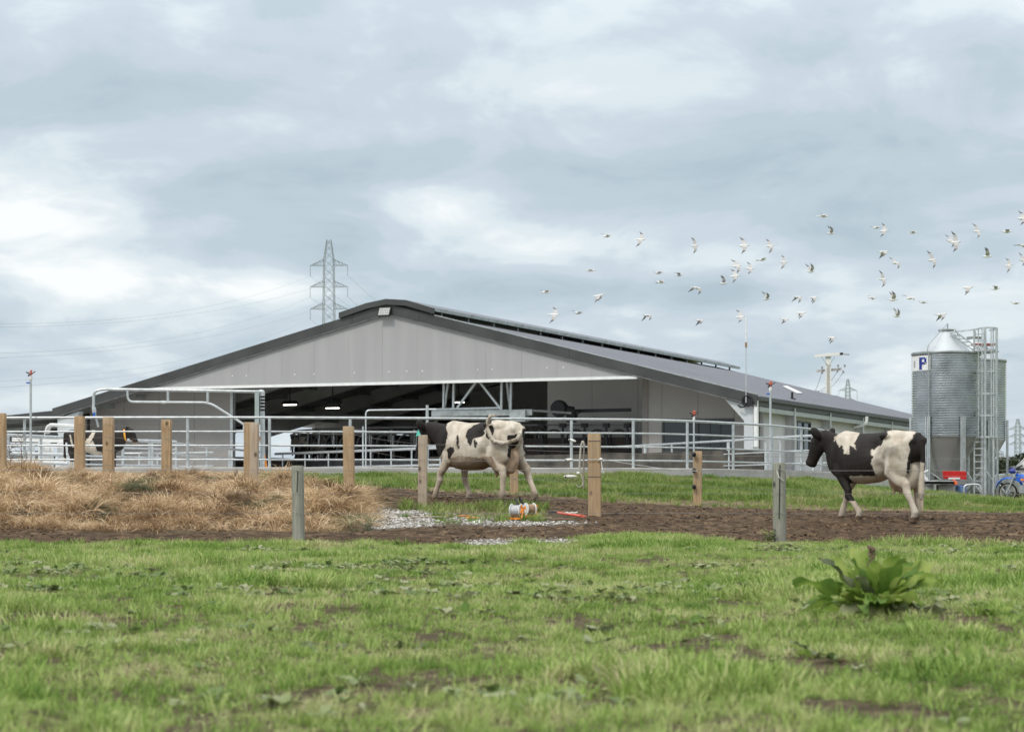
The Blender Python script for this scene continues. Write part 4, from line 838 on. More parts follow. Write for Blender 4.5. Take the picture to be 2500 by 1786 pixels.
# ------------------------------------------------------------------ feed silos
CORR = M('galvanised_corrugated_silo', (0.54, 0.57, 0.59), 0.30, 0.85, 0.16, 1.5, 0.02, 14)
CONE = M('smooth_galvanised_hopper', (0.40, 0.405, 0.395), 0.42, 0.35, 0.12, 0.8, 0.03, 8)
CONER = M('pale_galvanised_cone', (0.50, 0.54, 0.56), 0.5, 0.6, 0.10, 1.4)
def silo(label, px, Y, r, sticker):
    x = XA(px, Y); g = gz(x, Y); s = thing('feed_silo', label, 'silo', (x, Y, g))
    zt = P(px, 863, 72).z-g if sticker else P(px, 863, 72).z-g-0.05; zb = P(px, 1067, 72).z-g
    n = 34; prof = []
    for i in range(n*6+1):
        z = zb+(zt-zb)*i/(n*6); prof.append((r+0.028*math.cos(2*math.pi*i/6), z))
    MB().lathe(prof, 72).build('corrugated_wall', CORR, s, 60)
    zc = P(px, 808, 72).z-g
    MB().lathe([(r+0.02, zt-0.03), (r+0.02, zt+0.02), (r*0.72, zt+0.06), (0.22, zc), (0.22, zc+0.05), (0.0, zc+0.06)], 40).build('cone_roof', CONER, s, 30)
    rim = MB().lathe([(r+0.025, zt-0.05), (r+0.045, zt-0.02), (r+0.025, zt+0.03)], 72).build('top_rim', GALV2, s, 60)
    lid = MB().lathe([(0.26, zc-0.02), (0.28, zc+0.05), (0.0, zc+0.09)], 20); lid.tube([(0.05, 0, zc+0.05), (0.05, 0, zc+0.27)], 0.022, 6); lid.build('filler_lid', GALV2, s, 40)
    MB().lathe([(r+0.005, zb+0.02), (r-0.03, zb-0.06), (0.22, zb-1.62), (0.2, zb-1.9)], 48).build('hopper', CONE, s, 50)
    MB().lathe([(0.24, zb-1.62), (0.24, zb-1.95), (0.0, zb-1.95)], 20).build('outlet', GALV2, s, 40)
    zl = P(px, 1018, 72).z-g
    an = [(-128, -90+0), ] 
    angs = [R(a) for a in (-132, -75, -18, 42, 102, 162)]
    lm = MB()
    lm.span(-0.075, 0.075, -0.0, 0.02, -0.3, zl); lm.span(-0.085, -0.055, -0.06, 0.0, -0.3, zl); lm.span(0.055, 0.085, -0.06, 0.0, -0.3, zl); lm.span(-0.02, 0.02, -0.03, -0.002, -0.3, zl)
    me = lm.mesh('leg')
    for a in angs:
        o = link('leg', me, GALV, s, ((r+0.035)*math.cos(a), (r+0.035)*math.sin(a), 0)); o.rotation_euler = (0, 0, a+R(90))
    for a, b in zip(angs, angs[1:]+angs[:1]):
        p = [Vector(((r+0.02)*math.cos(q), (r+0.02)*math.sin(q), 0)) for q in (a, b)]
        MB().bar(p[0]+Vector((0, 0, 0.15)), p[1]+Vector((0, 0, 0.95)), 0.035, 0.035).bar(p[1]+Vector((0, 0, 0.15)), p[0]+Vector((0, 0, 0.95)), 0.03, 0.03).build('cross_brace', GALV, s)
        MB().bar(p[0]+Vector((0, 0, 0.62)), p[1]+Vector((0, 0, 0.62)), 0.04, 0.05).build('tie_rail', GALV2, s)
    if sticker:
        # white wrap-around sticker following the corrugated sheet, dark blue letter P with its short tail
        za, zb2 = P(px, 871, 72).z-g, P(px, 907, 72).z-g
        a0, a1 = R(-187), R(-128.5)
        def on(a, z, h): return Vector(((r+0.018+h)*math.cos(a), (r+0.018+h)*math.sin(a), z))
        def patch(pts, h, mat, nm):
            mb = MB(); k = len(pts); mb.add([on(a, z, h) for a, z in pts]+[on(a, z, h-0.004) for a, z in pts], [tuple(range(k)), tuple(range(2*k-1, k-1, -1))]+[(i, k+i, k+(i+1) % k, (i+1) % k) for i in range(k)]); return mb.build(nm, mat, st)
        mb = MB(); q = 16; vs = []
        for i in range(q+1):
            a = a0+(a1-a0)*i/q; vs += [on(a, zb2, 0.006), on(a, za, 0.006)]
        mb.add(vs, [(2*i, 2*i+2, 2*i+3, 2*i+1) for i in range(q)]); st = mb.build('sticker', WHITE, s)
        NAVY = M('navy_print', (0.012, 0.028, 0.22), 0.4); BLK = M('black_print', (0.02, 0.02, 0.025), 0.5); BAND = M('blue_band_print', (0.03, 0.07, 0.36), 0.4)
        H = za-zb2
        # bar widths measured in arc on the silo: the sign is seen edge-on here
        def fan(u0, u1, w0, w1, m, h=0.011): patch([(a0+(a1-a0)*u0, zb2+H*w0), (a0+(a1-a0)*u1, zb2+H*w0), (a0+(a1-a0)*u1, zb2+H*w1), (a0+(a1-a0)*u0, zb2+H*w1)], h, m, 'print')
        fan(0.60, 0.71, 0.07, 0.88, NAVY); fan(0.712, 0.82, 0.76, 0.88, BAND); fan(0.80, 0.87, 0.52, 0.83, NAVY); fan(0.712, 0.81, 0.42, 0.56, NAVY)
        patch([(a0+(a1-a0)*0.70, zb2+H*0.30), (a0+(a1-a0)*0.88, zb2+H*0.46), (a0+(a1-a0)*0.88, zb2+H*0.54), (a0+(a1-a0)*0.80, zb2+H*0.42)], 0.0115, BLK, 'print')
        for k, w in enumerate((0.28, 0.38, 0.50, 0.60)): fan(0.30+0.03*(k % 2), 0.40, w, w+0.05, BLK)
        # small dash plate on the hopper
        MB().box((0.0-0.1, -0.62, zb-0.78), (0.17, 0.03, 0.05)).build('plate', WHITE, s)
        # filler rod on the left: up the wall, kinked over the rim and along the roof
        cx = XA(2254, 72)-x
        yl = -math.sqrt(max(0.01, (r+0.06)**2-cx*cx))
        MB().tube([(cx, yl, 0.7), (cx, yl, zt), (cx-0.05, yl+0.02, zt+0.07), (cx+0.03, yl+0.1, zt+0.28)], 0.02, 6).build('lift_rod', GALV2, s)
        MB().tube([(cx+0.03, yl+0.1, zt+0.28), (-0.12, -0.2, zc+0.12), (0.05, 0, zc+0.26)], 0.012, 6).build('lift_rod', GALV2, s)
    return s, g, zt, zb, zc
s1, g1, zt, zb, zc = silo('nearer corrugated feed silo with the blue P sticker on its side', 2310, 72, 1.19, True)
s2, g2, zt2, zb2_, zc2 = silo('farther corrugated feed silo half hidden behind the ladder cage', 2378, 75.4, 1.15, False)
MB().box((0.25, -0.2, zc2-0.25), (0.9, 0.5, 0.07)).build('rusty_hatch', M('rust_red_hatch', (0.28, 0.08, 0.06), 0.7), s2)
# ladder with safety cage in front of the silos
lx, ly = XA(2400, 71.0), 71.0
lg = gz(lx, ly); lad = thing('caged_ladder', 'galvanised caged ladder and top walkway rail standing between the silos', 'ladder', (lx, ly, lg))
zz = lambda py: P(0, py, 71.0).z
xx = lambda px: XA(px, 71.0)
for px, y0, w in ((2383, 71.3, 0.05), (2403, 70.9, 0.085)): MB().bar((xx(px), y0, lg-0.3), (xx(px), y0, zz(803)), w, w).build('stringer', GALV, lad, None, True)
for py in range(1078, 1212, 16): MB().bar((xx(2384), 71.2, zz(py)), (xx(2403), 71.0, zz(py)), 0.03, 0.04).build('rung', GALV, lad, None, True)
for py in range(815, 1070, 16): MB().bar((xx(2384), 71.2, zz(py)), (xx(2403), 71.0, zz(py)), 0.022, 0.025).build('rung', GALV2, lad, None, True)
for px, y0, a, b in ((2387, 70.9, 803, 1067), (2391, 70.6, 802, 1067), (2396, 70.45, 802, 1067), (2410, 70.4, 803, 1067), (2424, 70.55, 803, 1067), (2417, 70.5, 803, 1218), (2431, 70.8, 803, 1215), (2436, 71.1, 803, 1067)): MB().bar((xx(px), y0, zz(b)), (xx(px), y0, zz(a)), 0.05 if px in (2417, 2431) else 0.035, 0.03).build('cage_bar', GALV, lad, None, True)
for py in (803, 856, 908, 962, 1015, 1067):
    pts = [(xx(2383), 71.3, zz(py)), (xx(2389), 70.65, zz(py)), (xx(2398), 70.42, zz(py)), (xx(2417), 70.45, zz(py)), (xx(2431), 70.75, zz(py)), (xx(2437), 71.2, zz(py)), (xx(2425), 71.6, zz(py))]
    mb = MB()
    for a, b in zip(pts[:-1], pts[1:]): mb.bar(a, b, 0.02, 0.06)
    mb.build('cage_hoop', GALV, lad, None, True)
for k, (a, b) in enumerate((((2417, 1070), (2430, 1110)), ((2405, 1150), (2430, 1185)), ((2385, 1190), (2403, 1215)), ((2418, 1200), (2431, 1160)))): MB().bar((xx(a[0]), 70.8, zz(a[1])), (xx(b[0]), 70.8, zz(b[1])), 0.04, 0.03).build('brace', GALV, lad, None, True)
for px in (2415, 2420): MB().bar((xx(px), 71.5, lg-0.3), (xx(px), 71.5, zz(1100)), 0.04, 0.04).build('back_post', GALV2, lad, None, True)
MB().bar((xx(2320), 71.8, zz(808)), (xx(2383), 71.3, zz(803)), 0.03, 0.06).build('walkway_rail', GALV, lad, None, True)
mb = MB(); a0_, a1_ = Vector((xx(2330), 71.6, zz(812))), Vector((xx(2380), 71.1, zz(856)))
for off in (0, 0.28): mb.bar(a0_+Vector((off, 0, 0)), a1_+Vector((off, 0, 0)), 0.025, 0.045)
for k in range(5):
    p = a0_.lerp(a1_, (k+0.4)/5); mb.bar(p, p+Vector((0.28, 0, 0)), 0.025, 0.03)
mb.build('roof_ladder', GALV2, lad, None, True)
MB().bar((xx(2340), 71.6, zz(800)), (xx(2349), 71.4, zz(820)), 0.03, 0.03).build('grab_bar', GALV2, lad, None, True)
mb = MB(); mb.bar((xx(2383), 71.4, zz(857)), (xx(2437), 71.6, zz(857)), 0.7, 0.05); mb.build('landing', GALV2, lad, None, True)
for px, a, b in ((2445, 880, 1215), (2456, 1030, 1215)): MB().bar((xx(px), 72.2, zz(b)-0.3), (xx(px), 72.2, zz(a)), 0.06, 0.05).build('side_post', GALV2, lad, None, True)
for py in range(890, 1200, 22): MB().bar((xx(2437), 72.2, zz(py)), (xx(2446), 72.2, zz(py)), 0.03, 0.03).build('side_rung', GALV2, lad, None, True)

# ------------------------------------------------------------------ clutter below the silos
def G(px, Y): x = XA(px, Y); return Vector((x, Y, gz(x, Y)))
def lump(name, label, cat, px, Y): return thing(name, label, cat, G(px, Y))
tb_ = lump('red_toolbox', 'bright red metal box lid standing open under the near silo', 'toolbox', 2331, 70.2); bz = tb_.location.z
z_ = lambda py, Y=70.2: P(0, py, Y).z-bz
mb = MB(); mb.extrude([(-0.42, 0.0, z_(1149)), (0.40, 0.0, z_(1150)), (0.42, 0.05, z_(1170)), (-0.38, 0.05, z_(1168))], (0, 0.06, 0)); mb.build('lid', RED, tb_, None, bevel=0.01)
mb = MB(); mb.span(-0.40, 0.44, 0.02, 0.5, z_(1182), z_(1170)-0.01); mb.build('box_body', M('grey_box_steel', (0.25, 0.25, 0.25), 0.5, 0.4), tb_)
mb = MB(); mb.span(-0.22, 0.18, -0.02, 0.02, z_(1169), z_(1165)); mb.build('white_tools', WHITE, tb_)
for sx in (-0.3, 0.34): MB().span(sx-0.08, sx+0.08, 0.1, 0.45, -0.1, z_(1182)).build('leg', CONC, tb_)
tr_ = lump('black_trough', 'flat black rubber trough resting on concrete blocks under the near silo', 'trough', 2293, 69.4); bz2 = tr_.location.z; z2 = lambda py: P(0, py, 69.4).z-bz2
MB().lathe([(0.0, z2(1181)), (0.54, z2(1181)), (0.60, z2(1173)), (0.57, z2(1172)), (0.5, z2(1178)), (0.0, z2(1178))], 28).build('basin', RUBBER, tr_, 40)
mb = MB(); mb.lathe([(0.6, z2(1175.5)), (0.63, z2(1174.5)), (0.6, z2(1173))], 28); mb.build('rim', GALV2, tr_, 60)
for sx, w in ((-0.35, 0.25), (0.22, 0.55)): MB().box((sx, 0.05, z2(1182)/2-0.06), (w, 0.4, z2(1182)+0.1)).build('block', CONC, tr_, None, bevel=0.02)
oc = lump('orange_cover', 'orange plastic cover draped on the rim of the black trough', 'cover', 2331, 69.0); oc.location.z = P(0, 1181, 69.0).z
mb = MB(); mb.loft([[Vector((-0.06+0.03*math.cos(t)-0.0, 0.05*math.sin(t), 0.16+0.01*math.cos(t))) for t in np.linspace(0, 6.28, 9)[:-1]], [Vector((0.0+0.075*math.cos(t), 0.07*math.sin(t), 0.08)) for t in np.linspace(0, 6.28, 9)[:-1]], [Vector((0.04+0.06*math.cos(t), 0.05*math.sin(t), -0.02)) for t in np.linspace(0, 6.28, 9)[:-1]]]); mb.build('cover_shell', M('orange_red_plastic', (0.85, 0.16, 0.06), 0.5), oc, 60)
bd = lump('blue_drum', 'faded blue plastic drum lying beside the trough', 'drum', 2346, 69.6); h = P(0, 1184, 69.6).z-bd.location.z
MB().lathe([(0.0, -0.05), (0.17, -0.05), (0.185, 0.02), (0.185, h*0.45), (0.195, h*0.5), (0.185, h*0.55), (0.18, h*0.93), (0.15, h), (0, h)], 20).build('drum_shell', BLUE2, bd, 40)
hp = lump('bent_pipe', 'bent pale pipe hoop sticking out of the grass by the blue drum', 'pipe', 2352, 69.2); hz_ = P(0, 1183, 69.2).z-hp.location.z
MB().tube(bend([(0, 0, -0.1), (0.02, 0, hz_), (0.55, 0, hz_+0.02), (0.6, 0, 0.3)], 0.15, 5), 0.035, 8).build('pipe_loop', GALV, hp, 60)
pv = lump('white_pipe', 'short white plastic pipe leaning under the near silo beside the cow tail', 'pipe', 2259, 70.3)
MB().tube([P(2248, 1154, 70.3)-pv.location, P(2266, 1178, 70.3)-pv.location], 0.075, 10).build('pipe_tube', WHITE, pv, 60)
MB().tube([P(2252, 1153, 70.4)-pv.location, P(2266, 1149, 70.4)-pv.location], 0.05, 8).build('pipe_branch', WHITE, pv, 60)
MB().bar((0, 0, -0.1), P(2258, 1165, 70.4)-pv.location, 0.04, 0.04).build('prop', GALV2, pv)

# ------------------------------------------------------------------ blue farm motorbike, cut by the right edge of the picture
bk0 = G(2461, 70.5); wr_ = 0.33
bk = thing('motorbike', 'blue farm motorbike with round blue headlight cover at the right edge', 'motorbike', (bk0.x, bk0.y, bk0.z), R(-32))
def wheel(x, nm='wheel'):
    w = MB().lathe([(wr_-0.055, -0.035), (wr_-0.02, -0.05), (wr_, -0.03), (wr_, 0.03), (wr_-0.02, 0.05), (wr_-0.055, 0.035), (wr_-0.055, -0.035)], 32, (x, 0, wr_), 'Y').build(nm, RUBBER, bk, 50)
    MB().lathe([(wr_-0.052, -0.03), (wr_-0.075, -0.03), (wr_-0.075, 0.03), (wr_-0.052, 0.03)], 32, (x, 0, wr_), 'Y').build('rim', M('pale_rim', (0.6, 0.58, 0.52), 0.4, 0.5) if 'pale_rim' not in bpy.data.materials else bpy.data.materials['pale_rim'], w, 50)
    mb = MB(); mb.lathe([(0.0, -0.06), (0.06, -0.06), (0.06, 0.06), (0, 0.06)], 14, (x, 0, wr_), 'Y')
    for k in range(16):
        a = 2*math.pi*k/16; mb.tube([(x+0.05*math.cos(a+0.4), 0.03*(-1)**k, wr_+0.05*math.sin(a+0.4)), (x+(wr_-0.07)*math.cos(a), 0, wr_+(wr_-0.07)*math.sin(a))], 0.004, 4)
    mb.build('spokes', GALV, w)
wheel(0.0); wheel(1.32)
for sy in (-0.09, 0.09): MB().tube([(0.0, sy, wr_), (0.30, sy, 0.98)], [0.03, 0.024], 8).build('fork_leg', GALV, bk, 60)
MB().loft([[Vector((0.02+(wr_+0.12)*math.cos(R(a))*-1, sy*w_, wr_+0.08+(wr_+0.10)*math.sin(R(a))+dz)) for sy, dz in ((-1, -0.03), (-0.6, 0.02), (0.6, 0.02), (1, -0.03), (0.6, 0.0), (-0.6, 0.0))] for a, w_ in ((10, 0.05), (30, 0.075), (55, 0.085), (80, 0.085), (105, 0.08), (125, 0.06))]).build('front_fender', BLUE, bk, 50)
MB().tube([(0.30, 0, 0.98), (0.50, 0, 0.55), (0.62, 0, 0.35)], [0.05, 0.045, 0.04], 8).build('frame_tube', BLUE, bk, 60)
MB().loft([[Vector((x, sy*w_, z+dz*h_)) for sy, dz in ((-1, -0.6), (-1, 0.3), (-0.5, 1), (0.5, 1), (1, 0.3), (1, -0.6))] for x, w_, z, h_ in ((0.30, 0.08, 0.80, 0.10), (0.42, 0.14, 0.78, 0.18), (0.65, 0.14, 0.78, 0.17), (0.82, 0.09, 0.78, 0.10))]).build('fuel_tank', BLUE, bk, 50)
MB().box((0.55, -0.145, 0.76), (0.12, 0.006, 0.08)).build('tank_badge', ORANGE, bk)
MB().loft([[Vector((x, sy*w_, z+dz)) for sy, dz in ((-1, -0.05), (-0.8, 0.03), (0.8, 0.03), (1, -0.05))] for x, w_, z in ((0.76, 0.09, 0.84), (1.0, 0.12, 0.83), (1.35, 0.13, 0.86), (1.5, 0.1, 0.9))]).build('seat', RUBBER, bk, 50)
MB().loft([[Vector((1.32+(wr_+0.14)*math.cos(R(a)), sy*0.08, wr_+0.1+(wr_+0.14)*math.sin(R(a))+dz)) for sy, dz in ((-1, -0.02), (0, 0.02), (1, -0.02), (0, 0))] for a in (120, 95, 70, 45, 20)]).build('rear_fender', BLUE, bk, 50)
mb = MB(); mb.box((0.62, 0, 0.42), (0.36, 0.26, 0.30)); mb.lathe([(0.0, -0.17), (0.11, -0.17), (0.12, 0.0), (0.11, 0.17), (0, 0.17)], 16, (0.68, 0, 0.38), 'Y'); mb.tube([(0.52, -0.1, 0.5), (0.46, -0.12, 0.32), (0.8, -0.14, 0.28), (1.2, -0.15, 0.36)], 0.03, 8); mb.build('engine', GALV2, bk, None, bevel=0.02)
mb = MB(); mb.tube(bend([(0.45, -0.40, 1.02), (0.33, -0.22, 1.06), (0.32, 0.22, 1.06), (0.45, 0.40, 1.02)], 0.1), 0.015, 7); mb.build('handlebar', GALV, bk, 60)
for sy in (-0.4, 0.4): MB().tube([(0.45, sy, 1.02), (0.50, sy*1.22, 1.0)], 0.02, 7).build('grip', RUBBER, bk, 60)
NAVYC = M('navy_blue_cover', (0.03, 0.05, 0.30), 0.5)
MB().ell((0.16, 0, 1.06), (0.13, 0.15, 0.10), 14, 9).build('headlight_cover', NAVYC, bk, 60)
mb = MB(); mb.bar((0.2, -0.1, 0.97), (0.3, -0.1, 0.82), 0.03, 0.02); mb.bar((0.2, 0.1, 0.97), (0.3, 0.1, 0.82), 0.03, 0.02); mb.build('headlight_bracket', GALV, bk)
MB().tube([(0.75, 0.1, 0.2), (0.85, 0.3, -0.02)], 0.014, 6).build('side_stand', GALV2, bk, 60)
# ------------------------------------------------------------------ white utility vehicle behind the bike
c0 = G(2530, 76); cr = thing('utility_vehicle', 'white utility vehicle with black wing mirror behind the motorbike', 'car', (c0.x+0.35, 76, c0.z), R(-62))
def sect(x, zlo, zhi, w, wt):     # body cross-section ring
    return [Vector((x, sy*ww, z)) for sy, ww, z in ((-1, w*0.96, zlo), (-1, w, zlo+0.25), (-1, w, (zlo+zhi)/2), (-1, wt, zhi-0.03), (-0.8, wt, zhi), (0.8, wt, zhi), (1, wt, zhi-0.03), (1, w, (zlo+zhi)/2), (1, w, zlo+0.25), (1, w*0.96, zlo))]
MB().loft([sect(-2.3, 0.45, 0.95, 0.80, 0.75), sect(-2.2, 0.38, 1.02, 0.86, 0.80), sect(-1.0, 0.36, 1.10, 0.88, 0.84), sect(-0.9, 0.36, 1.10, 0.88, 0.84), sect(1.0, 0.36, 1.10, 0.88, 0.84), sect(2.4, 0.40, 1.10, 0.88, 0.84)]).build('body', M('white_car_paint', (0.78, 0.78, 0.78), 0.25, 0, 0.02), cr, 40)
MB().loft([sect(-1.05, 1.08, 1.13, 0.82, 0.80), sect(-0.35, 1.08, 1.72, 0.82, 0.66), sect(0.55, 1.08, 1.74, 0.82, 0.66), sect(0.95, 1.08, 1.15, 0.82, 0.80)]).build('cab', bpy.data.materials['white_car_paint'], cr, 30)
for sy in (-1, 1): MB().extrude([(-0.85, sy*0.815, 1.16), (-0.30, sy*0.70, 1.62), (0.5, sy*0.70, 1.64), (0.78, sy*0.815, 1.18)], (0, sy*0.02, 0)).build('side_window', GLASS, cr)
MB().extrude([(-1.06, -0.66, 1.17), (-1.06, 0.66, 1.17), (-0.46, 0.58, 1.66), (-0.46, -0.58, 1.66)], (-0.03, 0, 0.01)).build('windscreen', GLASS, cr)
for sx in (-1.45, 1.45):
    for sy in (-0.80, 0.80):
        w = MB().lathe([(0.2, -0.11), (0.33, -0.11), (0.36, -0.07), (0.36, 0.07), (0.33, 0.11), (0.2, 0.11)], 24, (sx, sy, 0.36), 'Y').build('wheel', RUBBER, cr, 40); MB().lathe([(0.0, -0.09), (0.21, -0.1), (0.21, 0.1), (0.0, 0.09)], 20, (sx, sy, 0.36), 'Y').build('rim', GALV2, w, 40)
for sy in (-1, 1): MB().ell((-0.78, sy*1.04, 1.22), (0.09, 0.15, 0.10), 12, 8).bar((-0.78, sy*0.8, 1.17), (-0.78, sy*1.0, 1.19), 0.06, 0.06).build('mirror', BLACKP, cr, 60)
for sy in (-0.6, 0.6): MB().box((-2.26, sy, 0.82), (0.08, 0.28, 0.16)).build('headlight', GLASS, cr, None, bevel=0.02)
MB().box((-2.3, 0, 0.52), (0.14, 1.55, 0.18)).build('bumper', BLACKP, cr, None, bevel=0.03)
# ------------------------------------------------------------------ pylons and lines
PYL = M('weathered_pylon_steel', (0.23, 0.25, 0.25), 0.6, 0.3, 0.1, 1)
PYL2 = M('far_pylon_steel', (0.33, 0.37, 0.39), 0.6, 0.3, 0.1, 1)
def pylon(label, px, Y, k, arm_half, rz, mat, pytop, arms, wtop, warm, wbot, base_z=0.4, r=0.11):
    b = Vector((XA(px, Y), Y, base_z)); t = thing('pylon', label, 'pylon', b, rz, 'lattice power pylons'); m = Y/FPX
    zt = P(0, pytop, Y).z-base_z; az = [P(0, a, Y).z-base_z for a in arms]
    prof = [(0, wbot*m), (az[-1]-9, warm*m*1.25), (az[0]+1.5, warm*m), (zt, wtop*m)]
    W = lambda z: float(np.interp(z, [p[0] for p in prof], [p[1] for p in prof]))/2
    mb = MB()
    cor = ((-1, -1), (1, -1), (1, 1), (-1, 1))
    zs = [0.0]
    while zs[-1] < zt: zs.append(min(zt, zs[-1]+max(1.6, W(zs[-1])*1.7)))
    for i, j in cor:
        for a, c in zip(zs[:-1], zs[1:]): mb.bar((i*W(a), j*W(a), a), (i*W(c), j*W(c), c), r*1.5, r*1.5)
    for a, c in zip(zs[:-1], zs[1:]):
        for q in range(4):
            (i0, j0), (i1, j1) = cor[q], cor[(q+1) % 4]
            mb.bar((i0*W(a), j0*W(a), a), (i1*W(c), j1*W(c), c), r, r); mb.bar((i1*W(a), j1*W(a), a), (i0*W(c), j0*W(c), c), r, r)
    mb.build('tower', mat, t)
    tips = []
    for z in az:
        A = arm_half*m; w = W(z)
        for s in (-1, 1):
            mb = MB()
            tip = Vector((s*A, 0, z)); up = 1.15*(A-w)/4.0*0.9+0.6
            for j in (-1, 1):
                mb.bar((s*w, j*w, z), tip, r*1.3, r*1.3); mb.bar((s*w, j*w, z+up), tip, r*1.3, r*1.3)
                for f in (0.25, 0.5, 0.75):
                    lo = Vector((s*w, j*w, z)).lerp(tip, f); hi = Vector((s*w, j*w, z+up)).lerp(tip, max(0, f-0.25)); mb.bar(lo, hi, r*0.9, r*0.9)
            il = 25*m; io = MB().tube([tip, tip-Vector((0, 0, il))], r*0.9, 5).build('insulator_string', mat, t)
            tips.append(Matrix.Rotation(rz, 3, 'Z') @ (tip-Vector((0, 0, il)))+b)
            mb.build('cross_arm', mat, t)
    return t, tips
pyl, tips = pylon('large lattice pylon rising behind the left roof slope', 803, 520, 1, 46, R(-4), PYL, 585, (648, 700, 754), 10, 23, 60, 0.4, 0.07)
pylon('small pale pylon seen beyond the right roof beside the concrete pole', 2070, 1250, 1, 23, R(6), PYL2, 925, (953, 979, 1004), 4, 10, 26, 0.4, 0.15)
pylon('faint pylon at the right edge above the motorbike', 2485, 900, 1, 24, R(3), PYL2, 1022, (1048, 1066, 1085), 4, 11, 38, 0.4, 0.12)
LINEM = M('conductor_wire', (0.46, 0.49, 0.52), 0.6, 0.1)
order = ['top', 'top', 'middle', 'middle', 'lowest', 'lowest']
endL = [(797, 790), (797, 797), (866, 862), (874, 873), (930, 930), (945, 944)]
for i, tp in enumerate(tips):
    # next tower stands far off to the left and nearer
    y_end = [790, 798, 862, 873, 930, 945][i]; Y2 = 300; q = P(0, y_end, Y2); m_ = MB(); pts = []
    d = q-tp
    for k in range(25):
        f = k/24*1.25; p = tp+d*f; p.z -= 4*3.0*(f*(1.25-f))/(1.25**2)*1.6 - 0 if f <= 1 else 4*3.0*(f*(1.25-f))/(1.25**2)*1.6; pts.append(p)
    # correct the end so that the sagging line still passes the frame edge where it is seen
    sg = 4*3.0*(1*0.25)/(1.25**2)*1.6
    pts = [p+Vector((0, 0, sg*min(1.0, k/19.2))) for k, p in enumerate(pts)]
    w = m_.tube(pts, 0.022, 4).build('power_line', LINEM, None, 60, origin=tp)
    tag(w, '%s power line running left from the %s side of the large pylon' % (order[i], 'left' if i % 2 == 0 else 'right'), 'power line', 'power lines of the large pylon')
    m_ = MB(); q2 = tp+Vector((60+ (0 if i % 2 else 6), 190, -29)); pts = []
    for k in range(13):
        f = k/12; p = tp.lerp(q2, f); p.z -= 4*5*f*(1-f); pts.append(p)
    w = m_.tube(pts, 0.035, 4).build('power_line', LINEM, None, 60, origin=tp)
    tag(w, '%s power line dropping behind the ridge from the %s side of the large pylon' % (order[i], 'left' if i % 2 == 0 else 'right'), 'power line', 'power lines of the large pylon')
# ------------------------------------------------------------------ concrete pole with cross-arms
PY = 150.0; m = PY/FPX
pc = thing('power_pole', 'white concrete power pole with two cross-arms behind the right roof', 'pole', (XA(2022, PY), PY, 0.4), R(-10))
pz = lambda py: P(0, py, PY).z-0.4
POLE = M('white_concrete_pole', (0.74, 0.73, 0.70), 0.8, 0, 0.08, 1)
mb = MB(); mb.loft([[Vector((sx*w, sy*w*0.6, z)) for sx, sy in ((-1, -1), (1, -1), (1, 1), (-1, 1))] for z, w in ((-0.5, 0.30), (pz(862), 0.20))]); mb.build('shaft', POLE, pc)
MB().span(-0.08, 0.08, -0.20, -0.16, pz(985), pz(890)).build('recess_shade_strip', M('painted_recess_shade', (0.42, 0.41, 0.38), 0.8), pc)  # flat strip before the shaft; a hollow's shade is put into its colour
MB().bar((-1.02, -0.22, pz(869)), (1.05, -0.22, pz(864)), 0.14, 0.2).build('cross_arm', POLE, pc)
MB().bar((-0.85, 0.26, pz(905)), (1.0, 0.3, pz(900)), 0.14, 0.18).build('cross_arm', M('grey_arm', (0.50, 0.48, 0.46), 0.8), pc)
for sx in (-1, 1): MB().bar((sx*0.5, -0.24, pz(871)), (sx*0.07, -0.24, pz(890)), 0.04, 0.04).build('stay', GALV2, pc)
INS = M('brown_grey_insulator', (0.30, 0.29, 0.29), 0.35)
for x, py, y in ((-0.45, 909, .1), (0.68, 906, .1), (1.1, 908, .1), (-0.45, 897, .1), (0.72, 893, .1), (1.2, 893, .1)): MB().lathe([(0, -0.1), (0.07, -0.1), (0.05, -0.03), (0.1, 0.0), (0.05, 0.05), (0.08, 0.09), (0, 0.1)], 10, (x, y, pz(py))).build('insulator', INS, pc, 40)
MB().box((0.98, -0.3, pz(864)), (0.24, 0.1, 0.16)).build('arm_clamp', BLACKP, pc); MB().tube([(1.15, -0.25, pz(865)), (1.55, -0.25, pz(866))], 0.05, 7).build('strain_insulator', INS, pc, 60)
for a, b, sg in (((-0.5, 911), (-1.05, 955), 0.2), ((0.62, 908), (-0.75, 955), 0.25), ((1.05, 910), (-0.5, 955), 0.3)):
    pts = [Vector((a[0]+(b[0]-a[0])*f, 0.1, pz(a[1]+(b[1]-a[1])*f)-sg*4*f*(1-f))) for f in np.linspace(0, 1, 9)]; MB().tube(pts, 0.016, 5).build('jumper_cable', DARKST, pc, 60)
for x in (-1.55, -1.2, -0.85): MB().tube(arc((x, 0.1, pz(958)), 0.17, -20, 200, 10), 0.016, 5).build('cable_loop', DARKST, pc, 60)
MB().lathe([(0, -0.2), (0.12, -0.2), (0.12, 0.2), (0, 0.2)], 12, (0.55, -0.1, pz(972))).build('fuse_can', GALV2, pc, 40)
MB().bar((0, 0.0, pz(972)), (0.5, -0.1, pz(972)), 0.06, 0.06).build('fuse_bracket', GALV2, pc)
MB().bar((-1.7, 0.1, pz(962)), (0.1, 0.1, pz(962)), 0.1, 0.14).build('lower_arm', M('lower_arm_wood', (0.4, 0.39, 0.37), 0.8), pc)

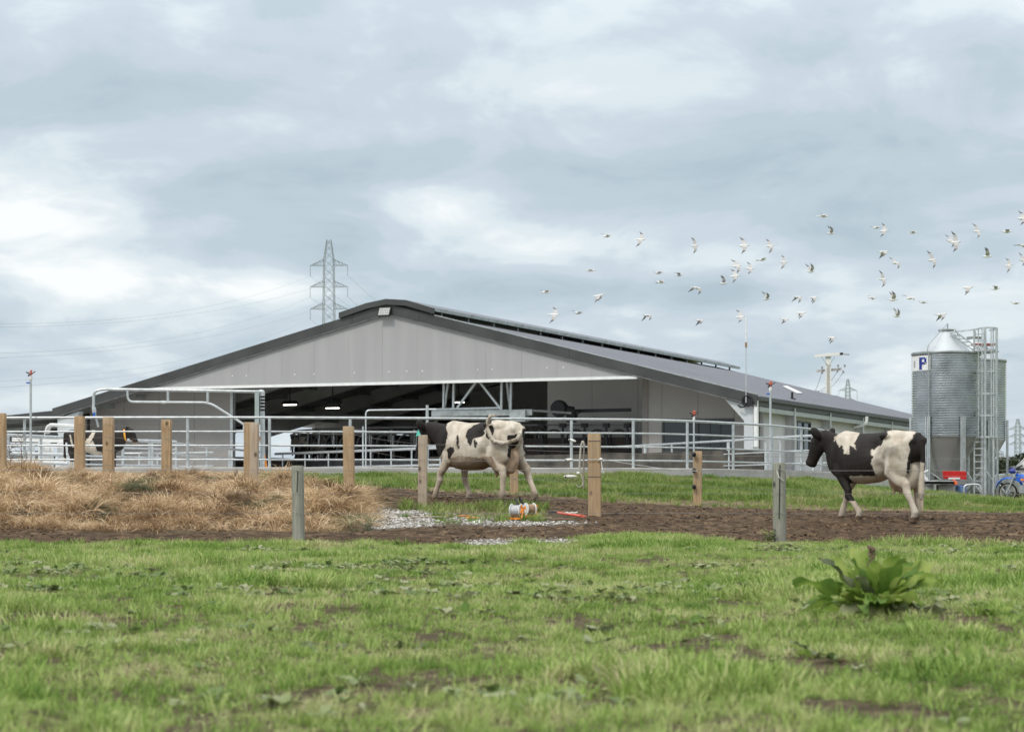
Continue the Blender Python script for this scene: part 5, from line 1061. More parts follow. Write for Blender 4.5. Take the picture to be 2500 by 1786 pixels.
# ------------------------------------------------------------------ gulls
GW = M('gull_white', (0.70, 0.70, 0.69), 0.7, 0, 0.03); GG = M('gull_wing_grey', (0.44, 0.43, 0.42), 0.7, 0, 0.08, 20); GT = M('gull_wing_tip', (0.09, 0.085, 0.085), 0.7); GB = M('gull_bill', (0.45, 0.08, 0.04), 0.5)
def gull_meshes():
    rings = []
    for x, w, z in ((-0.20, 0.012, 0.012), (-0.16, 0.03, 0.01), (-0.08, 0.052, 0.0), (0.02, 0.062, -0.006), (0.10, 0.052, 0.0), (0.14, 0.036, 0.012), (0.17, 0.036, 0.02), (0.20, 0.030, 0.02), (0.22, 0.014, 0.014)):
        rings.append([Vector((x, w*math.cos(a), z+w*0.92*math.sin(a))) for a in np.linspace(0, 2*math.pi, 11)[:-1]])
    body = MB().loft(rings).mesh('body', 60)
    tail = MB().extrude([(-0.17, -0.022, 0.012), (-0.17, 0.022, 0.012), (-0.275, 0.055, 0.014), (-0.285, 0, 0.014), (-0.275, -0.055, 0.014)], (0, 0, 0.008)).mesh('tail')
    bill = MB().loft([[Vector((x, w*math.cos(a), z+w*math.sin(a))) for a in np.linspace(0, 6.28, 6)[:-1]] for x, w, z in ((0.215, 0.010, 0.014), (0.255, 0.003, 0.008))]).mesh('bill')
    def wing(poly): return poly
    inner = MB(); n = [(0.085, 0.0), (0.115, 0.12), (0.10, 0.19), (-0.055, 0.19), (-0.075, 0.1), (-0.07, 0.0)]
    inner = MB().extrude([(x, y, 0.006) for x, y in n], (0, 0, 0.010)).mesh('wing')
    outer = MB().extrude([(x, y-0.19, 0.006) for x, y in ((0.10, 0.19), (0.055, 0.31), (-0.055, 0.38), (-0.075, 0.30), (-0.055, 0.19))], (0, 0, 0.008)).mesh('wing_hand')
    tipm = MB().extrude([(x, y-0.19, 0.004) for x, y in ((0.054, 0.312), (-0.055, 0.382), (-0.135, 0.47), (-0.10, 0.37), (-0.062, 0.305))], (0, 0, 0.011)).mesh('wing_tip')
    return body, tail, bill, inner, outer, tipm
GM = gull_meshes()
def gull(px, py, Y, fl, fr, hl, hr, yaw=0, roll=0, pitch=0, label='', group=''):
    p = P(px, py, Y); b = thing('gull', label, 'bird', p, 0, group); b.rotation_euler = Euler((R(roll), R(-pitch), R(yaw)), 'XYZ')
    link('body', GM[0], GW, b); link('tail', GM[1], GW, b); link('bill', GM[2], GB, b)
    for s, f, h in ((1, fl, hl), (-1, fr, hr)):
        w = link('wing', GM[3] if s > 0 else WM[0], GG, b, (0.02, s*0.03, 0.02)); w.rotation_euler = (R(f)*s, 0, 0)
        o = link('wing_hand', GM[4] if s > 0 else WM[1], GG, w, (0, s*0.19, 0)); o.rotation_euler = (R(h)*s, 0, 0)
        t = link('wing_tip', GM[5] if s > 0 else WM[2], GT, w, (0, s*0.19, 0)); t.rotation_euler = (R(h)*s, 0, 0)
def mirror(me):
    m2 = me.copy(); 
    for v in m2.vertices: v.co.y *= -1
    m2.flip_normals(); return m2
WM = [mirror(GM[i]) for i in (3, 4, 5)]
POSE = {'glide': (18, 18, -34, -34, 'gliding on drooped wings'), 'level': (8, 10, -8, -12, 'gliding on level wings'), 'bank': (38, -28, 12, -34, 'with one wing up, one down'),
        'up': (55, 50, 12, 16, 'with both wings raised'), 'down': (-12, -18, -46, -40, 'with both wings pressed down'), 'steep': (62, -55, 8, -15, 'banking steeply')}
BIRDS = [(1481, 577, 'glide'), (1563, 585, 'bank'), (1695, 600, 'steep'), (1815, 600, 'bank'), (1879, 601, 'bank'), (1440, 660, 'level'), (1607, 666, 'level'), (1657, 672, 'glide'), (1860, 634, 'level'), (1798, 650, 'bank'), (1830, 656, 'bank'), (1793, 674, 'bank'), (1912, 640, 'steep'), (1979, 663, 'up'), (1612, 689, 'glide'), (1700, 703, 'down'), (1765, 692, 'up'), (1332, 713, 'level'), (1460, 722, 'down'), (1871, 730, 'up'), (1947, 725, 'down'), (1986, 726, 'down'), (1352, 768, 'bank'), (1411, 764, 'level'), (1580, 770, 'down'), (1708, 782, 'down'), (1806, 774, 'bank'), (1915, 779, 'down'), (1955, 764, 'down'),
         (2009, 528, 'level'), (2027, 570, 'up'), (2139, 556, 'level'), (2157, 564, 'bank'), (2228, 568, 'glide'), (2322, 589, 'bank'), (2331, 592, 'steep'), (2385, 565, 'steep'), (2457, 566, 'level'), (2496, 534, 'bank'), (2156, 615, 'down'), (2186, 642, 'bank'), (2275, 635, 'steep'), (2409, 626, 'up'), (2462, 648, 'steep'), (2496, 635, 'bank'), (2499, 600, 'level'), (2154, 682, 'steep'), (2129, 727, 'glide'), (2179, 732, 'up'), (2221, 728, 'level'), (2253, 738, 'level'), (2362, 702, 'down'), (2430, 705, 'level'), (2479, 740, 'level'), (2188, 772, 'up'), (2297, 768, 'down'), (2030, 824, 'down')]
ORD = ['highest', 'second highest', 'third highest', 'fourth highest', 'fifth highest', 'sixth highest', 'seventh highest', 'eighth highest', 'ninth highest', 'tenth highest', 'eleventh highest', 'twelfth highest', 'thirteenth highest', 'fourteenth highest', 'fifteenth highest']
def zone_of(px): 
    for lim, nm in ((1560, 'over the long roof slope'), (1750, 'just left of the antenna'), (1895, 'right above the antenna'), (2080, 'above the power pole'), (2215, 'left of the silo peak'), (2345, 'above the silo peak'), (9999, 'right of the silo ladder')):
        if px < lim: return nm
from collections import defaultdict
zn = defaultdict(list)
for b in BIRDS: zn[zone_of(b[0])].append(b)
rb = random.Random(5)
for nm, lst in zn.items():
    lst.sort(key=lambda b: (b[1], b[0]))
    for i, b in enumerate(lst):
        q = POSE[b[2]]; j = lambda s: rb.uniform(-s, s)
        gull(b[0], b[1], rb.uniform(78, 112), q[0]+j(9), q[1]+j(9), q[2]+j(10), q[3]+j(10), j(22)+rb.choice((0, 0, 12)), 6+j(9), 2+j(7), 'gull %s, %s %s' % (q[4], ORD[i], nm), 'gulls flying over the shed')
# ------------------------------------------------------------------ cows
def oloft(mb, pts, hh, hw, n=14, side=(0, 1, 0)):
    pts = [Vector(p) for p in pts]; rings = []
    for i, p in enumerate(pts):
        d = (pts[min(i+1, len(pts)-1)]-pts[max(i-1, 0)]).normalized(); s = Vector(side); s = (s-d*s.dot(d)).normalized(); u = s.cross(d).normalized()
        rings.append([p+s*(hw[i]*math.cos(a))+u*(hh[i]*math.sin(a)) for a in np.linspace(0, 2*math.pi, n+1)[:-1]])
    mb.loft(rings)
def cow_mesh(name, fl, fr, hl, hr, poll, muz, head_y=0.0, tail=None, vox=0.0165, hwide=(0.17, -0.17), fwide=(0.17, -0.17), lift=0.0):
    mb = MB()
    st = [(-.94, 1.30, 1.08, .06, 0, .1), (-.88, 1.385, .99, .15, .1, .15), (-.76, 1.42, .90, .215, .12, .2), (-.56, 1.43, .84, .245, .15, .25), (-.38, 1.45, .76, .28, .12, .25), (-.18, 1.425, .65, .325, -.06, .35), (.06, 1.41, .575, .37, -.12, .4), (.30, 1.41, .56, .36, -.12, .45), (.52, 1.44, .59, .305, -.06, .5), (.70, 1.465, .635, .245, 0, .55), (.86, 1.41, .70, .20, .0, .45), (.98, 1.33, .78, .16, 0, .3), (1.05, 1.25, .92, .10, 0, .2)]
    rings = []
    for x, zt, zb, hw, b, tn in st:
        zb = zb+lift*math.exp(-((x-.1)/.5)**2); zc = (zt+zb)/2; h = (zt-zb)/2; r = []
        for a in np.linspace(0, 2*math.pi, 29)[:-1]:
            c, s = math.cos(a), math.sin(a); c = math.copysign(abs(c)**0.8, c); s = math.copysign(abs(s)**0.92, s)
            r.append(Vector((x, hw*c*(1+b*s)*(1-tn*max(0, s)**2.2), zc+h*s)))
        rings.append(r)
    mb.loft(rings)
    for s in (-1, 1):
        mb.ell((-.38, s*.235, 1.345), (.13, .055, .05)); mb.ell((-.86, s*.125, 1.27), (.06, .05, .07))
        mb.ell((-.60, s*.17, .98), (.24, .12, .34), 14, 10, Matrix.Rotation(R(14), 3, 'Y')); mb.ell((.66, s*.185, 1.08), (.17, .10, .31), 14, 10, Matrix.Rotation(R(-14), 3, 'Y'))
        mb.ell((.60, s*.20, .82), (.14, .09, .16))
    P0 = Vector((.86, 0, 1.14)); pol = Vector((poll[0], head_y, poll[1])); mz = Vector((muz[0], head_y*1.5+(muz[2] if len(muz) > 2 else 0), muz[1]))
    mid = P0.lerp(pol, 0.55)+Vector((0, -0.0, 0.02))
    oloft(mb, [P0, P0.lerp(mid, .5), mid, mid.lerp(pol, .6), pol+Vector((0.02, 0, -0.05))], [.28, .225, .18, .16, .145], [.15, .115, .092, .09, .09])
    d = mz-pol
    oloft(mb, [pol-d*.08, pol, pol+d*.18, pol+d*.36, pol+d*.58, pol+d*.78, pol+d*.92, pol+d*1.0, pol+d*1.03], [.08, .13, .165, .155, .125, .105, .10, .088, .05], [.06, .105, .12, .112, .09, .082, .092, .085, .055])
    u = Vector((0, 1, 0)).cross(d.normalized())
    oloft(mb, [pol+d*.30-u*(-.0)+Vector((0, 0, -.09)), pol+d*.55+Vector((0, 0, -.06)), pol+d*.85+Vector((0, 0, -.035))], [.085, .07, .05], [.08, .065, .06])
    for s in (-1, 1):
        mb.ell(pol+d*.04+Vector((-.06, s*.18, .075)), (.045, .125, .08), 10, 8, Matrix.Rotation(R(s*-14), 3, 'Z') @ Matrix.Rotation(R(s*44), 3, 'X'))
        mb.ell(pol+d*.27+Vector((.03, s*.092, .03)), (.035, .02, .03))
    def fleg(x, y):
        e = Vector((.63, y*1.15, .80)); f = Vector((x, y, .13)); k = e.lerp(f, .52)+Vector((.045, 0, .0))
        pts = [(.66, y*1.1, .98), e, e.lerp(k, .5), k+Vector((0, 0, .05)), k-Vector((0, 0, .05)), k.lerp(f, .5), f+Vector((0, 0, .02)), f+Vector((.03, 0, -.06)), f+Vector((.055, 0, -.105)), f+Vector((.06, 0, -.135))]
        oloft(mb, pts, [.14, .115, .080, .066, .064, .047, .057, .051, .070, .076], [.085, .085, .064, .060, .058, .043, .050, .048, .061, .065], 12)
    def hleg(x, y):
        dx = x+.66; h = Vector((-.58, y*.85, 1.02)); s = Vector((-.40+.30*dx, y*1.12, .80)); f = Vector((-.66+dx, y, .13)); k = Vector((s.x+(f.x-s.x)*.42-(.17+.22*dx), y*1.03, .52))
        pts = [h, s.lerp(h, .4), s, s.lerp(k, .55), k+Vector((.012, 0, .05)), k-Vector((0, 0, .04)), k.lerp(f, .5), f+Vector((0, 0, .02)), f+Vector((.03, 0, -.06)), f+Vector((.055, 0, -.105)), f+Vector((.06, 0, -.135))]
        oloft(mb, pts, [.24, .20, .155, .112, .085, .072, .050, .060, .053, .072, .078], [.11, .115, .10, .075, .060, .055, .043, .052, .048, .062, .066], 12)
    fleg(fl, fwide[0]); fleg(fr, fwide[1]); hleg(hl, hwide[0]); hleg(hr, hwide[1])
    mb.ell((-.50, 0, .67), (.22, .165, .20), 16, 12); mb.ell((-.70, 0, .74), (.15, .13, .24), 16, 12)
    for sx in (-.58, -.42):
        for sy in (-.075, .075): mb.tube([(sx, sy, .55), (sx, sy, .44)], [.03, .018], 8)
    mb.tube(tail or [(-.86, 0, 1.37), (-.95, 0, 1.28), (-.965, 0, 1.05), (-.955, 0.01, .80), (-.95, 0.02, .62), (-.95, 0.02, .45), (-.95, .02, .34)], [.05, .045, .04, .036, .048, .055, .02] if not tail else [.042, .038, .038, .042, .046, .044, .040, .034, .026], 10)
    tmp = link('tmp', mb.mesh('tmp')); md = tmp.modifiers.new('r', 'REMESH'); md.mode = 'VOXEL'; md.voxel_size = vox
    sm = tmp.modifiers.new('s', 'SMOOTH'); sm.iterations = 3; sm.factor = 0.5
    dg_ = bpy.context.evaluated_depsgraph_get(); me = bpy.data.meshes.new_from_object(tmp.evaluated_get(dg_)); me.name = name
    old = tmp.data; bpy.data.objects.remove(tmp); bpy.data.meshes.remove(old); me.materials.clear(); n = len(me.vertices); co = np.zeros(n*3); me.vertices.foreach_get('co', co); co = co.reshape(-1, 3); no = np.zeros(n*3); me.vertices.foreach_get('normal', no); no = no.reshape(-1, 3); ay = np.abs(co[:, 1]); X_, Z_ = co[:, 0], co[:, 2]
    gs = lambda x0, z0, sx, sz: np.exp(-((X_-x0)/sx)**2-((Z_-z0)/sz)**2)*(ay > .06)
    dsp = -.085*gs(-.17, 1.20, .11, .11)-.045*gs(.43, 1.10, .07, .25)-.055*gs(-.63, 1.33, .12, .06)-.03*gs(-.27, .86, .08, .08)-.02*gs(.93, 1.0, .06, .2)+.012*gs(-.38, 1.36, .05, .04)+.018*gs(.62, 1.2, .05, .2)
    dsp += .009*np.sin(X_*62+Z_*6)*np.clip(1-np.abs((X_-.15)/.28)**4, 0, 1)*np.clip(1-((Z_-1.02)/.26)**4, 0, 1)*(ay > .15)
    co = co+no*dsp[:, None]; me.vertices.foreach_set('co', co.ravel().astype(np.float32)); me.update(); me.shade_smooth(); return me
def inpoly(x, z, poly):
    r = np.zeros(len(x), bool); n = len(poly)
    for i in range(n):
        (x0, z0), (x1, z1) = poly[i], poly[(i+1) % n]
        c = ((z0 > z) != (z1 > z)); 
        with np.errstate(divide='ignore', invalid='ignore'): xi = (x1-x0)*(z-z0)/(z1-z0)+x0
        r ^= c & (x < xi)
    return r
def coat(me, fn, th=0.0):
    n = len(me.vertices); co = np.zeros(n*3); me.vertices.foreach_get('co', co); co = co.reshape(-1, 3); no = np.zeros(n*3); me.vertices.foreach_get('normal', no); no = no.reshape(-1, 3)
    w = lambda s, o: fbm(co[:, 0]*s+o+co[:, 1]*s*0.7, co[:, 2]*s+o*2+co[:, 1]*s*0.5, 3)-0.5
    near = no[:, 0]*-math.sin(th)+no[:, 1]*-math.cos(th) > -0.05           # flank seen from the field side; the other flank mirrors it
    y_ = np.where(near, co[:, 1], np.abs(co[:, 1])*(1 if -math.cos(th) > 0 else -1))
    q = -(co[:, 0]*math.cos(th)-y_*math.sin(th))
    qw = q+w(14, 3)*0.04; xw = co[:, 0]+w(14, 3)*0.04; zw = co[:, 2]+w(14, 9)*0.04
    c = fn(co, no, xw, zw, w, qw)
    a = me.color_attributes.new('coat', 'FLOAT_COLOR', 'POINT'); a.data.foreach_set('color', np.concatenate([np.clip(c, 0, 1), np.ones((n, 1))], 1).ravel().astype(np.float32))
def cow_mat():
    m = bpy.data.materials.new('cow_coat'); m.use_nodes = True; nt = m.node_tree; L = nt.links.new; b = nt.nodes['Principled BSDF']; b.inputs['Roughness'].default_value = 0.72; b.inputs['Specular IOR Level'].default_value = 0.28
    at = N(nt, 'ShaderNodeAttribute'); at.attribute_name = 'coat'; tc = N(nt, 'ShaderNodeTexCoord')
    n = N(nt, 'ShaderNodeTexNoise'); L(tc.outputs['Object'], n.inputs['Vector']); n.inputs['Scale'].default_value = 5; n.inputs['Detail'].default_value = 6
    L(mixc(nt, 1.0, at.outputs['Color'], ramp(nt, n.outputs['Fac'], [(0.32, (0.70, 0.66, 0.60)), (0.62, (1, 1, 1))]), 'MULTIPLY'), b.inputs['Base Color'])
    n2 = N(nt, 'ShaderNodeTexNoise'); L(tc.outputs['Object'], n2.inputs['Vector']); n2.inputs['Scale'].default_value = 70; bp = N(nt, 'ShaderNodeBump'); bp.inputs['Strength'].default_value = 0.25; bp.inputs['Distance'].default_value = 0.01; L(n2.outputs['Fac'], bp.inputs['Height']); L(bp.outputs[0], b.inputs['Normal'])
    return m
COW = cow_mat()
WHT = np.array((.58, .525, .445)); BLK_ = np.array((.020, .0165, .0145)); TAN = np.array((.47, .36, .25)); MUDC = np.array((.11, .075, .05)); PINK = np.array((.52, .37, .26))
def mixn(c, col_, k): k = np.clip(k, 0, 1)[:, None]; return c*(1-k)+np.asarray(col_)[None]*k
def cow(label, me, fn, px, Y, phi, scale, zoff=0.0, group='cows', z=None):
    coat(me, fn, phi); x = XA(px, Y); o = link('cow', me, COW, None, (x, Y, (gz(x, Y) if z is None else z)+zoff)); o.rotation_euler = (0, 0, phi); o.scale = (scale,)*3
    return tag(o, label, 'cow', group)
def eyes(o, pol, mz, hy=0.0):
    pol = Vector((pol[0], hy, pol[1])); d = Vector((mz[0], hy*1.5, mz[1]))-pol
    for s in (-1, 1): MB().ell(pol+d*.27+Vector((.035, s*.108, .03)), (.018, .014, .018), 8, 6).build('eye', M('dark_eye', (0.01, 0.008, 0.007), 0.1) if 'dark_eye' not in bpy.data.materials else bpy.data.materials['dark_eye'], o, 60)
# --- middle cow, walking away to the left, tail lifted
S1 = 1.08
m1 = cow_mesh('cow', 0.98, 0.47, -0.66, -0.98, (1.40, 1.33), (1.55, .90), 0.0, [(-.88, 0, 1.36), (-1.0, .02, 1.25), (-.99, .16, 1.09), (-.84, .31, 1.02), (-.64, .37, 1.06), (-.53, .38, 1.22), (-.50, .37, 1.41), (-.56, .36, 1.51), (-.68, .34, 1.50)], hwide=(0.17, -0.32))
C1 = (1176, 38.5); s1_ = FPX/C1[1]*S1; py1 = YHP-(gz(XA(*C1), C1[1])-.015-EYE)*FPX/C1[1]
def px1(u, v): return ((C1[0]-(1040+.1478*u))/s1_, (py1-(1000+.1478*v))/s1_)
bl1 = [[(650, 440), (700, 330), (770, 270), (900, 215), (1000, 100), (1110, 100), (1080, 245), (1020, 265), (960, 340), (970, 400), (940, 455), (870, 450), (790, 480), (780, 560), (730, 610), (690, 560), (680, 490)],
       [(790, 490), (830, 500), (860, 560), (830, 630), (800, 600)], [(985, 350), (1030, 290), (1080, 262), (1130, 310), (1120, 400), (1100, 500), (1040, 500), (1000, 460)], [(1115, 530), (1140, 490), (1180, 520), (1180, 580), (1145, 590)],
       [(495, 440), (535, 400), (552, 520), (552, 640), (520, 620), (500, 520)], [(350, 650), (400, 595), (460, 620), (470, 680), (420, 750), (370, 840), (352, 760)],
       [(-900, -400), (300, -400), (335, 270), (350, 400), (330, 560), (290, 650), (220, 760), (-900, 1000)],
       [(1345, 440), (1530, 420), (1530, 560), (1475, 640), (1440, 740), (1390, 810), (1340, 770), (1360, 640)], [(1590, 330), (1900, 300), (1860, 560), (1660, 760), (1610, 650), (1600, 480)]]
bl1 = [[px1(*p) for p in q] for q in bl1]
tan1 = [[px1(*p) for p in q] for q in ([(-60, 430), (20, 430), (80, 560), (150, 680), (0, 760), (-80, 740)],)]
brn1 = [px1(*p) for p in [(380, 800), (560, 755), (900, 800), (1000, 770), (1100, 790), (1190, 960), (1000, 990), (800, 965), (600, 1005), (450, 1030), (380, 950)]]
org1 = [px1(*p) for p in [(1545, 350), (1595, 350), (1590, 440), (1550, 440)]]
TAIL1 = [(-.88, 0, 1.36), (-1.0, .02, 1.25), (-.99, .16, 1.09), (-.84, .31, 1.02), (-.64, .37, 1.06), (-.53, .38, 1.22), (-.50, .37, 1.41), (-.56, .36, 1.51), (-.68, .34, 1.50)]
def near_path(co, pts, r):
    d = np.full(len(co), 9.0)
    for a, b in zip(pts[:-1], pts[1:]):
        for f in np.linspace(0, 1, 6): p = np.array(a)*(1-f)+np.array(b)*f; d = np.minimum(d, np.linalg.norm(co-p, axis=1))
    return d < r
def coat1(co, no, x, z, w, q):
    c = np.repeat(WHT[None], len(co), 0); k = np.zeros(len(co), bool)
    for p in bl1: k |= inpoly(q, z, p)
    k &= ~((co[:, 2] < .78) & (co[:, 0] > .6)); c[k] = BLK_
    for p in tan1: c[inpoly(q, z, p) & (co[:, 0] > 1.2)] = TAN*.7
    kb = inpoly(q, z, brn1); c = mixn(c, MUDC*1.5, kb*(.62+w(5, 3)*1.2)); c = mixn(c, MUDC*1.2, sstep(-.3, -.8, no[:, 2])*(co[:, 2] > .5)*(co[:, 2] < .8)*.7)
    c = mixn(c, TAN, sstep(.95, .60, z)*.42*(1-k)); ud = (((co[:, 0]+.50)/.26)**2+(co[:, 1]/.2)**2+((co[:, 2]-.62)/.24)**2 < 1.0) | (((co[:, 0]+.70)/.20)**2+(co[:, 1]/.145)**2+((co[:, 2]-.74)/.27)**2 < 1.0)
    c[ud & (np.abs(co[:, 1]) < .15)] = PINK*.95; c = mixn(c, MUDC*1.3, sstep(.30, .03, z)*.75*(1+w(10, 4))); c[z < .085] = MUDC*.75
    c = mixn(c, MUDC*1.6, sstep(.08, .28, w(6, 12))*.38*(1-k)); tl_ = near_path(co, TAIL1[1:], .062) & (co[:, 1] > .1); c[tl_] = (WHT*.86)[None]; c = mixn(c, MUDC*1.2, tl_*sstep(.0, .14, w(26, 8))*.7)
    return c
cow1 = cow('black and white cow with lifted tail walking away towards the yard', m1, coat1, 1176, 38.5, math.pi-R(43), S1, -0.015, 'cows on the muddy race')
eyes(cow1, (1.40, 1.33), (1.55, .90))
MB().extrude([(1.33, .25, 1.30), (1.37, .27, 1.18), (1.25, .26, 1.20)], (.0, .012, .01)).build('ear_tag', M('green_ear_tag', (0.10, 0.50, 0.42), 0.5), cow1)
# --- right cow, walking left
m2 = cow_mesh('cow', 0.22, 0.94, -0.96, -0.70, (1.20, 1.37), (1.43, .91), 0.05, lift=.04)
C2 = (2142, 34.5); s2_ = FPX/C2[1]*1.07; py2 = YHP-(gz(XA(*C2), C2[1])-.02-EYE)*FPX/C2[1]
def px2(u, v): return ((C2[0]-(1960+.1539*u))/s2_, (py2-(1030+.1539*v))/s2_)
wh2 = [[(585, 300), (600, 220), (720, 140), (960, 60), (1010, 100), (900, 215), (830, 330), (840, 450), (815, 400), (790, 360), (760, 370), (735, 510), (690, 505), (665, 340), (620, 405)],
       [(1340, 90), (1560, 60), (1740, 120), (1600, 220), (1530, 350), (1550, 490), (1500, 640), (1495, 800), (1600, 890), (1750, 900), (1800, 1100), (1700, 1250), (1600, 1100), (1400, 1010), (1300, 1010), (900, 960), (880, 850), (1130, 870), (1080, 780), (1020, 650), (1050, 560), (1030, 500), (1045, 420), (1100, 440), (1180, 330), (1240, 220)]]
wh2 = [[px2(*p) for p in q] for q in wh2]
gr2 = [px2(*p) for p in [(1200, 420), (1400, 380), (1540, 400), (1550, 520), (1430, 640), (1250, 650), (1170, 560)]]
def coat2(co, no, x, z, w, q):
    c = np.repeat(BLK_[None], len(co), 0); k = np.zeros(len(co), bool)
    for p in wh2: k |= inpoly(q, z, p)
    k |= (z < .67) & (x < -.2)
    k |= (z < .33) & (x > 0)
    k |= (co[:, 1] < -.05) & (z < .70) & (x > .2) & (x < 1.2)
    k |= (no[:, 2] < -.55) & (z > .5) & (z < .72) & (x < .35)
    c[k] = WHT
    gk = inpoly(q, z, gr2); c = mixn(c, (.17, .16, .14), gk*sstep(-.16, .16, w(4, 21)+w(30, 2)*.25)*.55*k)
    ud = ((co[:, 0]+.52)/.27)**2+(co[:, 1]/.2)**2+((co[:, 2]-.64)/.24)**2 < 1.0; c[ud & (np.abs(co[:, 1]) < .18)] = PINK
    rear = (co[:, 0] < -.45) & (z < .93+.1*w(7, 3)) & (np.abs(co[:, 1]) < .135); c[rear] = WHT*.85+TAN*.1; c[ud & (np.abs(co[:, 1]) < .18)] = PINK
    chin = (x > 1.05) & (x < 1.34) & (z < 1.10) & (z > .80) & (no[:, 2] < .1) & (x < 1.27-(z-.85)*.8); c[chin] = TAN*1.15
    c = mixn(c, MUDC*1.1, sstep(.48, .10, z)*.55*(x < 0)*(1+w(7, 5)*1.5)); c = mixn(c, TAN, sstep(.85, .5, z)*.25*k)
    c[(z < .42) & (x < -.85)] = WHT*.85; c[z < .085] = MUDC*1.1; c = mixn(c, MUDC*1.3, sstep(.12, .3, w(6, 31))*.30*k); return c
cow2 = cow('mostly black cow with white saddle and hip patch walking left along the mud', m2, coat2, 2142, 34.5, math.pi-R(54), 1.07, -0.02, 'cows on the muddy race')
eyes(cow2, (1.20, 1.37), (1.43, .91), 0.05)
# --- yard cow on the left, facing right
m3 = cow_mesh('cow', 0.62, 0.72, -0.60, -0.70, (1.18, 1.40), (1.42, .98), 0.0, None, 0.022)
def px3(u, v): return (-(140+.1232*u-228)/72.8, (1152.7-(1000+.1232*v))/72.8)
wh3 = [[(540, 330), (700, 310), (780, 450), (710, 640), (620, 780), (545, 800), (560, 700), (620, 590), (715, 450), (670, 380), (550, 385)], [(545, 800), (740, 630), (790, 700), (830, 830), (930, 870), (940, 1050), (560, 1050)], [(270, 500), (300, 510), (370, 740), (330, 740)]]
wh3 = [[px3(*p) for p in q] for q in wh3]
def coat3(co, no, x, z, w, q):
    c = np.repeat(BLK_[None]*1.2, len(co), 0); k = np.zeros(len(co), bool)
    for p in wh3: k |= inpoly(q, z, p)
    k |= (z < .35) & (x < 0); k |= (no[:, 2] < -.6) & (z > .5) & (z < .7) & (x < .3); c[k] = WHT
    ud = ((co[:, 0]+.50)/.26)**2+(co[:, 1]/.2)**2+((co[:, 2]-.66)/.24)**2 < 1.0; c[ud & (np.abs(co[:, 1]) < .18)] = WHT*.8+PINK*.3
    c[(z < .5) & (x < -.93)] = WHT; c[(x > 1.2) & (z < 1.08) & (no[:, 2] < -.3)] = TAN*.8; c[z < .08] = MUDC; return c
cow3 = cow('dark cow with pale belly patch and orange collar behind the left yard rails', m3, coat3, 228, 68, R(4), 1.0, 0, 'cow on the yard', YARDZ+0.005)
eyes(cow3, (1.18, 1.40), (1.42, .98))
YEL = M('yellow_orange_collar', (0.80, 0.38, 0.05), 0.5); mb = MB(); cc = Vector((1.05, 0, 1.25)); nn = Vector((1.0, 0, 0.12)).normalized(); s_ = Vector((0, 1, 0)); u_ = s_.cross(nn)
rg = []
for a in np.linspace(0, 2*math.pi, 25):
    p = cc+s_*(0.135*math.cos(a))+u_*(0.21*math.sin(a)); rg.append(p)
for a, b in zip(rg[:-1], rg[1:]): mb.bar(a, b, 0.012, 0.06, nn)
mb.build('collar', YEL, cow3)
# --- cows standing on the rotary platform in the dark
m4 = cow_mesh('cow', 0.62, 0.66, -0.62, -0.66, (1.30, 1.15), (1.62, .78), 0.0, None, 0.04)
def coat4(co, no, x, z, w, q):
    c = np.repeat(BLK_[None]*1.6, len(co), 0); c[(w(2.2, 3) > .13)] = WHT*.8; c[(x > 1.3) & (z > .9) & (np.abs(co[:, 1]) < .06)] = WHT; return c
coat(m4, coat4); me4 = m4
lbl = {0: 'leftmost', 1: 'second from left', 2: 'third from left', 3: 'fourth from left', 4: 'fifth from left', 5: 'sixth from left', 6: 'seventh from left'}
MS = Matrix.LocRotScale(shed.location, shed.rotation_euler, None)
kk = 0; cand = []
for k in range(NB):
    a = 2*math.pi*(k+0.5)/NB; p = rot_c+Vector(((RR-1.0)*math.cos(a), (RR-1.0)*math.sin(a), 0.96)); wp = MS @ p
    cand.append((1250+FPX*wp.x/wp.y, wp, a))
cand = [c for c in cand if 735 < c[0] < 1060 and c[1].y < 118]; cand.sort(key=lambda c: c[0])
for i, (px_, wp, a) in enumerate(cand[:7]):
    o = link('cow', me4, COW, None, wp); o.rotation_euler = (0, 0, a-TH+math.pi); tag(o, 'dim cow standing in a bail of the rotary platform, %s' % lbl[i], 'cow', 'cows on the rotary platform')
# ------------------------------------------------------------------ vegetation
def leaf_mat(name, stops, trans=0.25, ps=0.35, rough=0.65, fine=0.25):
    m = bpy.data.materials.new(name); m.use_nodes = True; nt = m.node_tree; L = nt.links.new; b = nt.nodes['Principled BSDF']; out = nt.nodes['Material Output']
    b.inputs['Roughness'].default_value = rough; b.inputs['Specular IOR Level'].default_value = 0.25
    g = N(nt, 'ShaderNodeNewGeometry'); oi = N(nt, 'ShaderNodeObjectInfo')
    n = N(nt, 'ShaderNodeTexNoise'); L(g.outputs['Position'], n.inputs['Vector']); n.inputs['Scale'].default_value = ps; n.inputs['Detail'].default_value = 5; n.inputs['Roughness'].default_value = 0.6
    f = mth(nt, 'ADD', mth(nt, 'MULTIPLY_ADD', n.outputs['Fac'], 1.45, -0.225), mth(nt, 'MULTIPLY', mth(nt, 'SUBTRACT', oi.outputs['Random'], 0.5), fine))
    c = ramp(nt, f, stops); L(c, b.inputs['Base Color'])
    if trans:
        t = N(nt, 'ShaderNodeBsdfTranslucent'); L(c, t.inputs['Color']); mx = N(nt, 'ShaderNodeMixShader'); mx.inputs[0].default_value = trans
        L(b.outputs[0], mx.inputs[1]); L(t.outputs[0], mx.inputs[2]); L(mx.outputs[0], out.inputs[0])
    return m
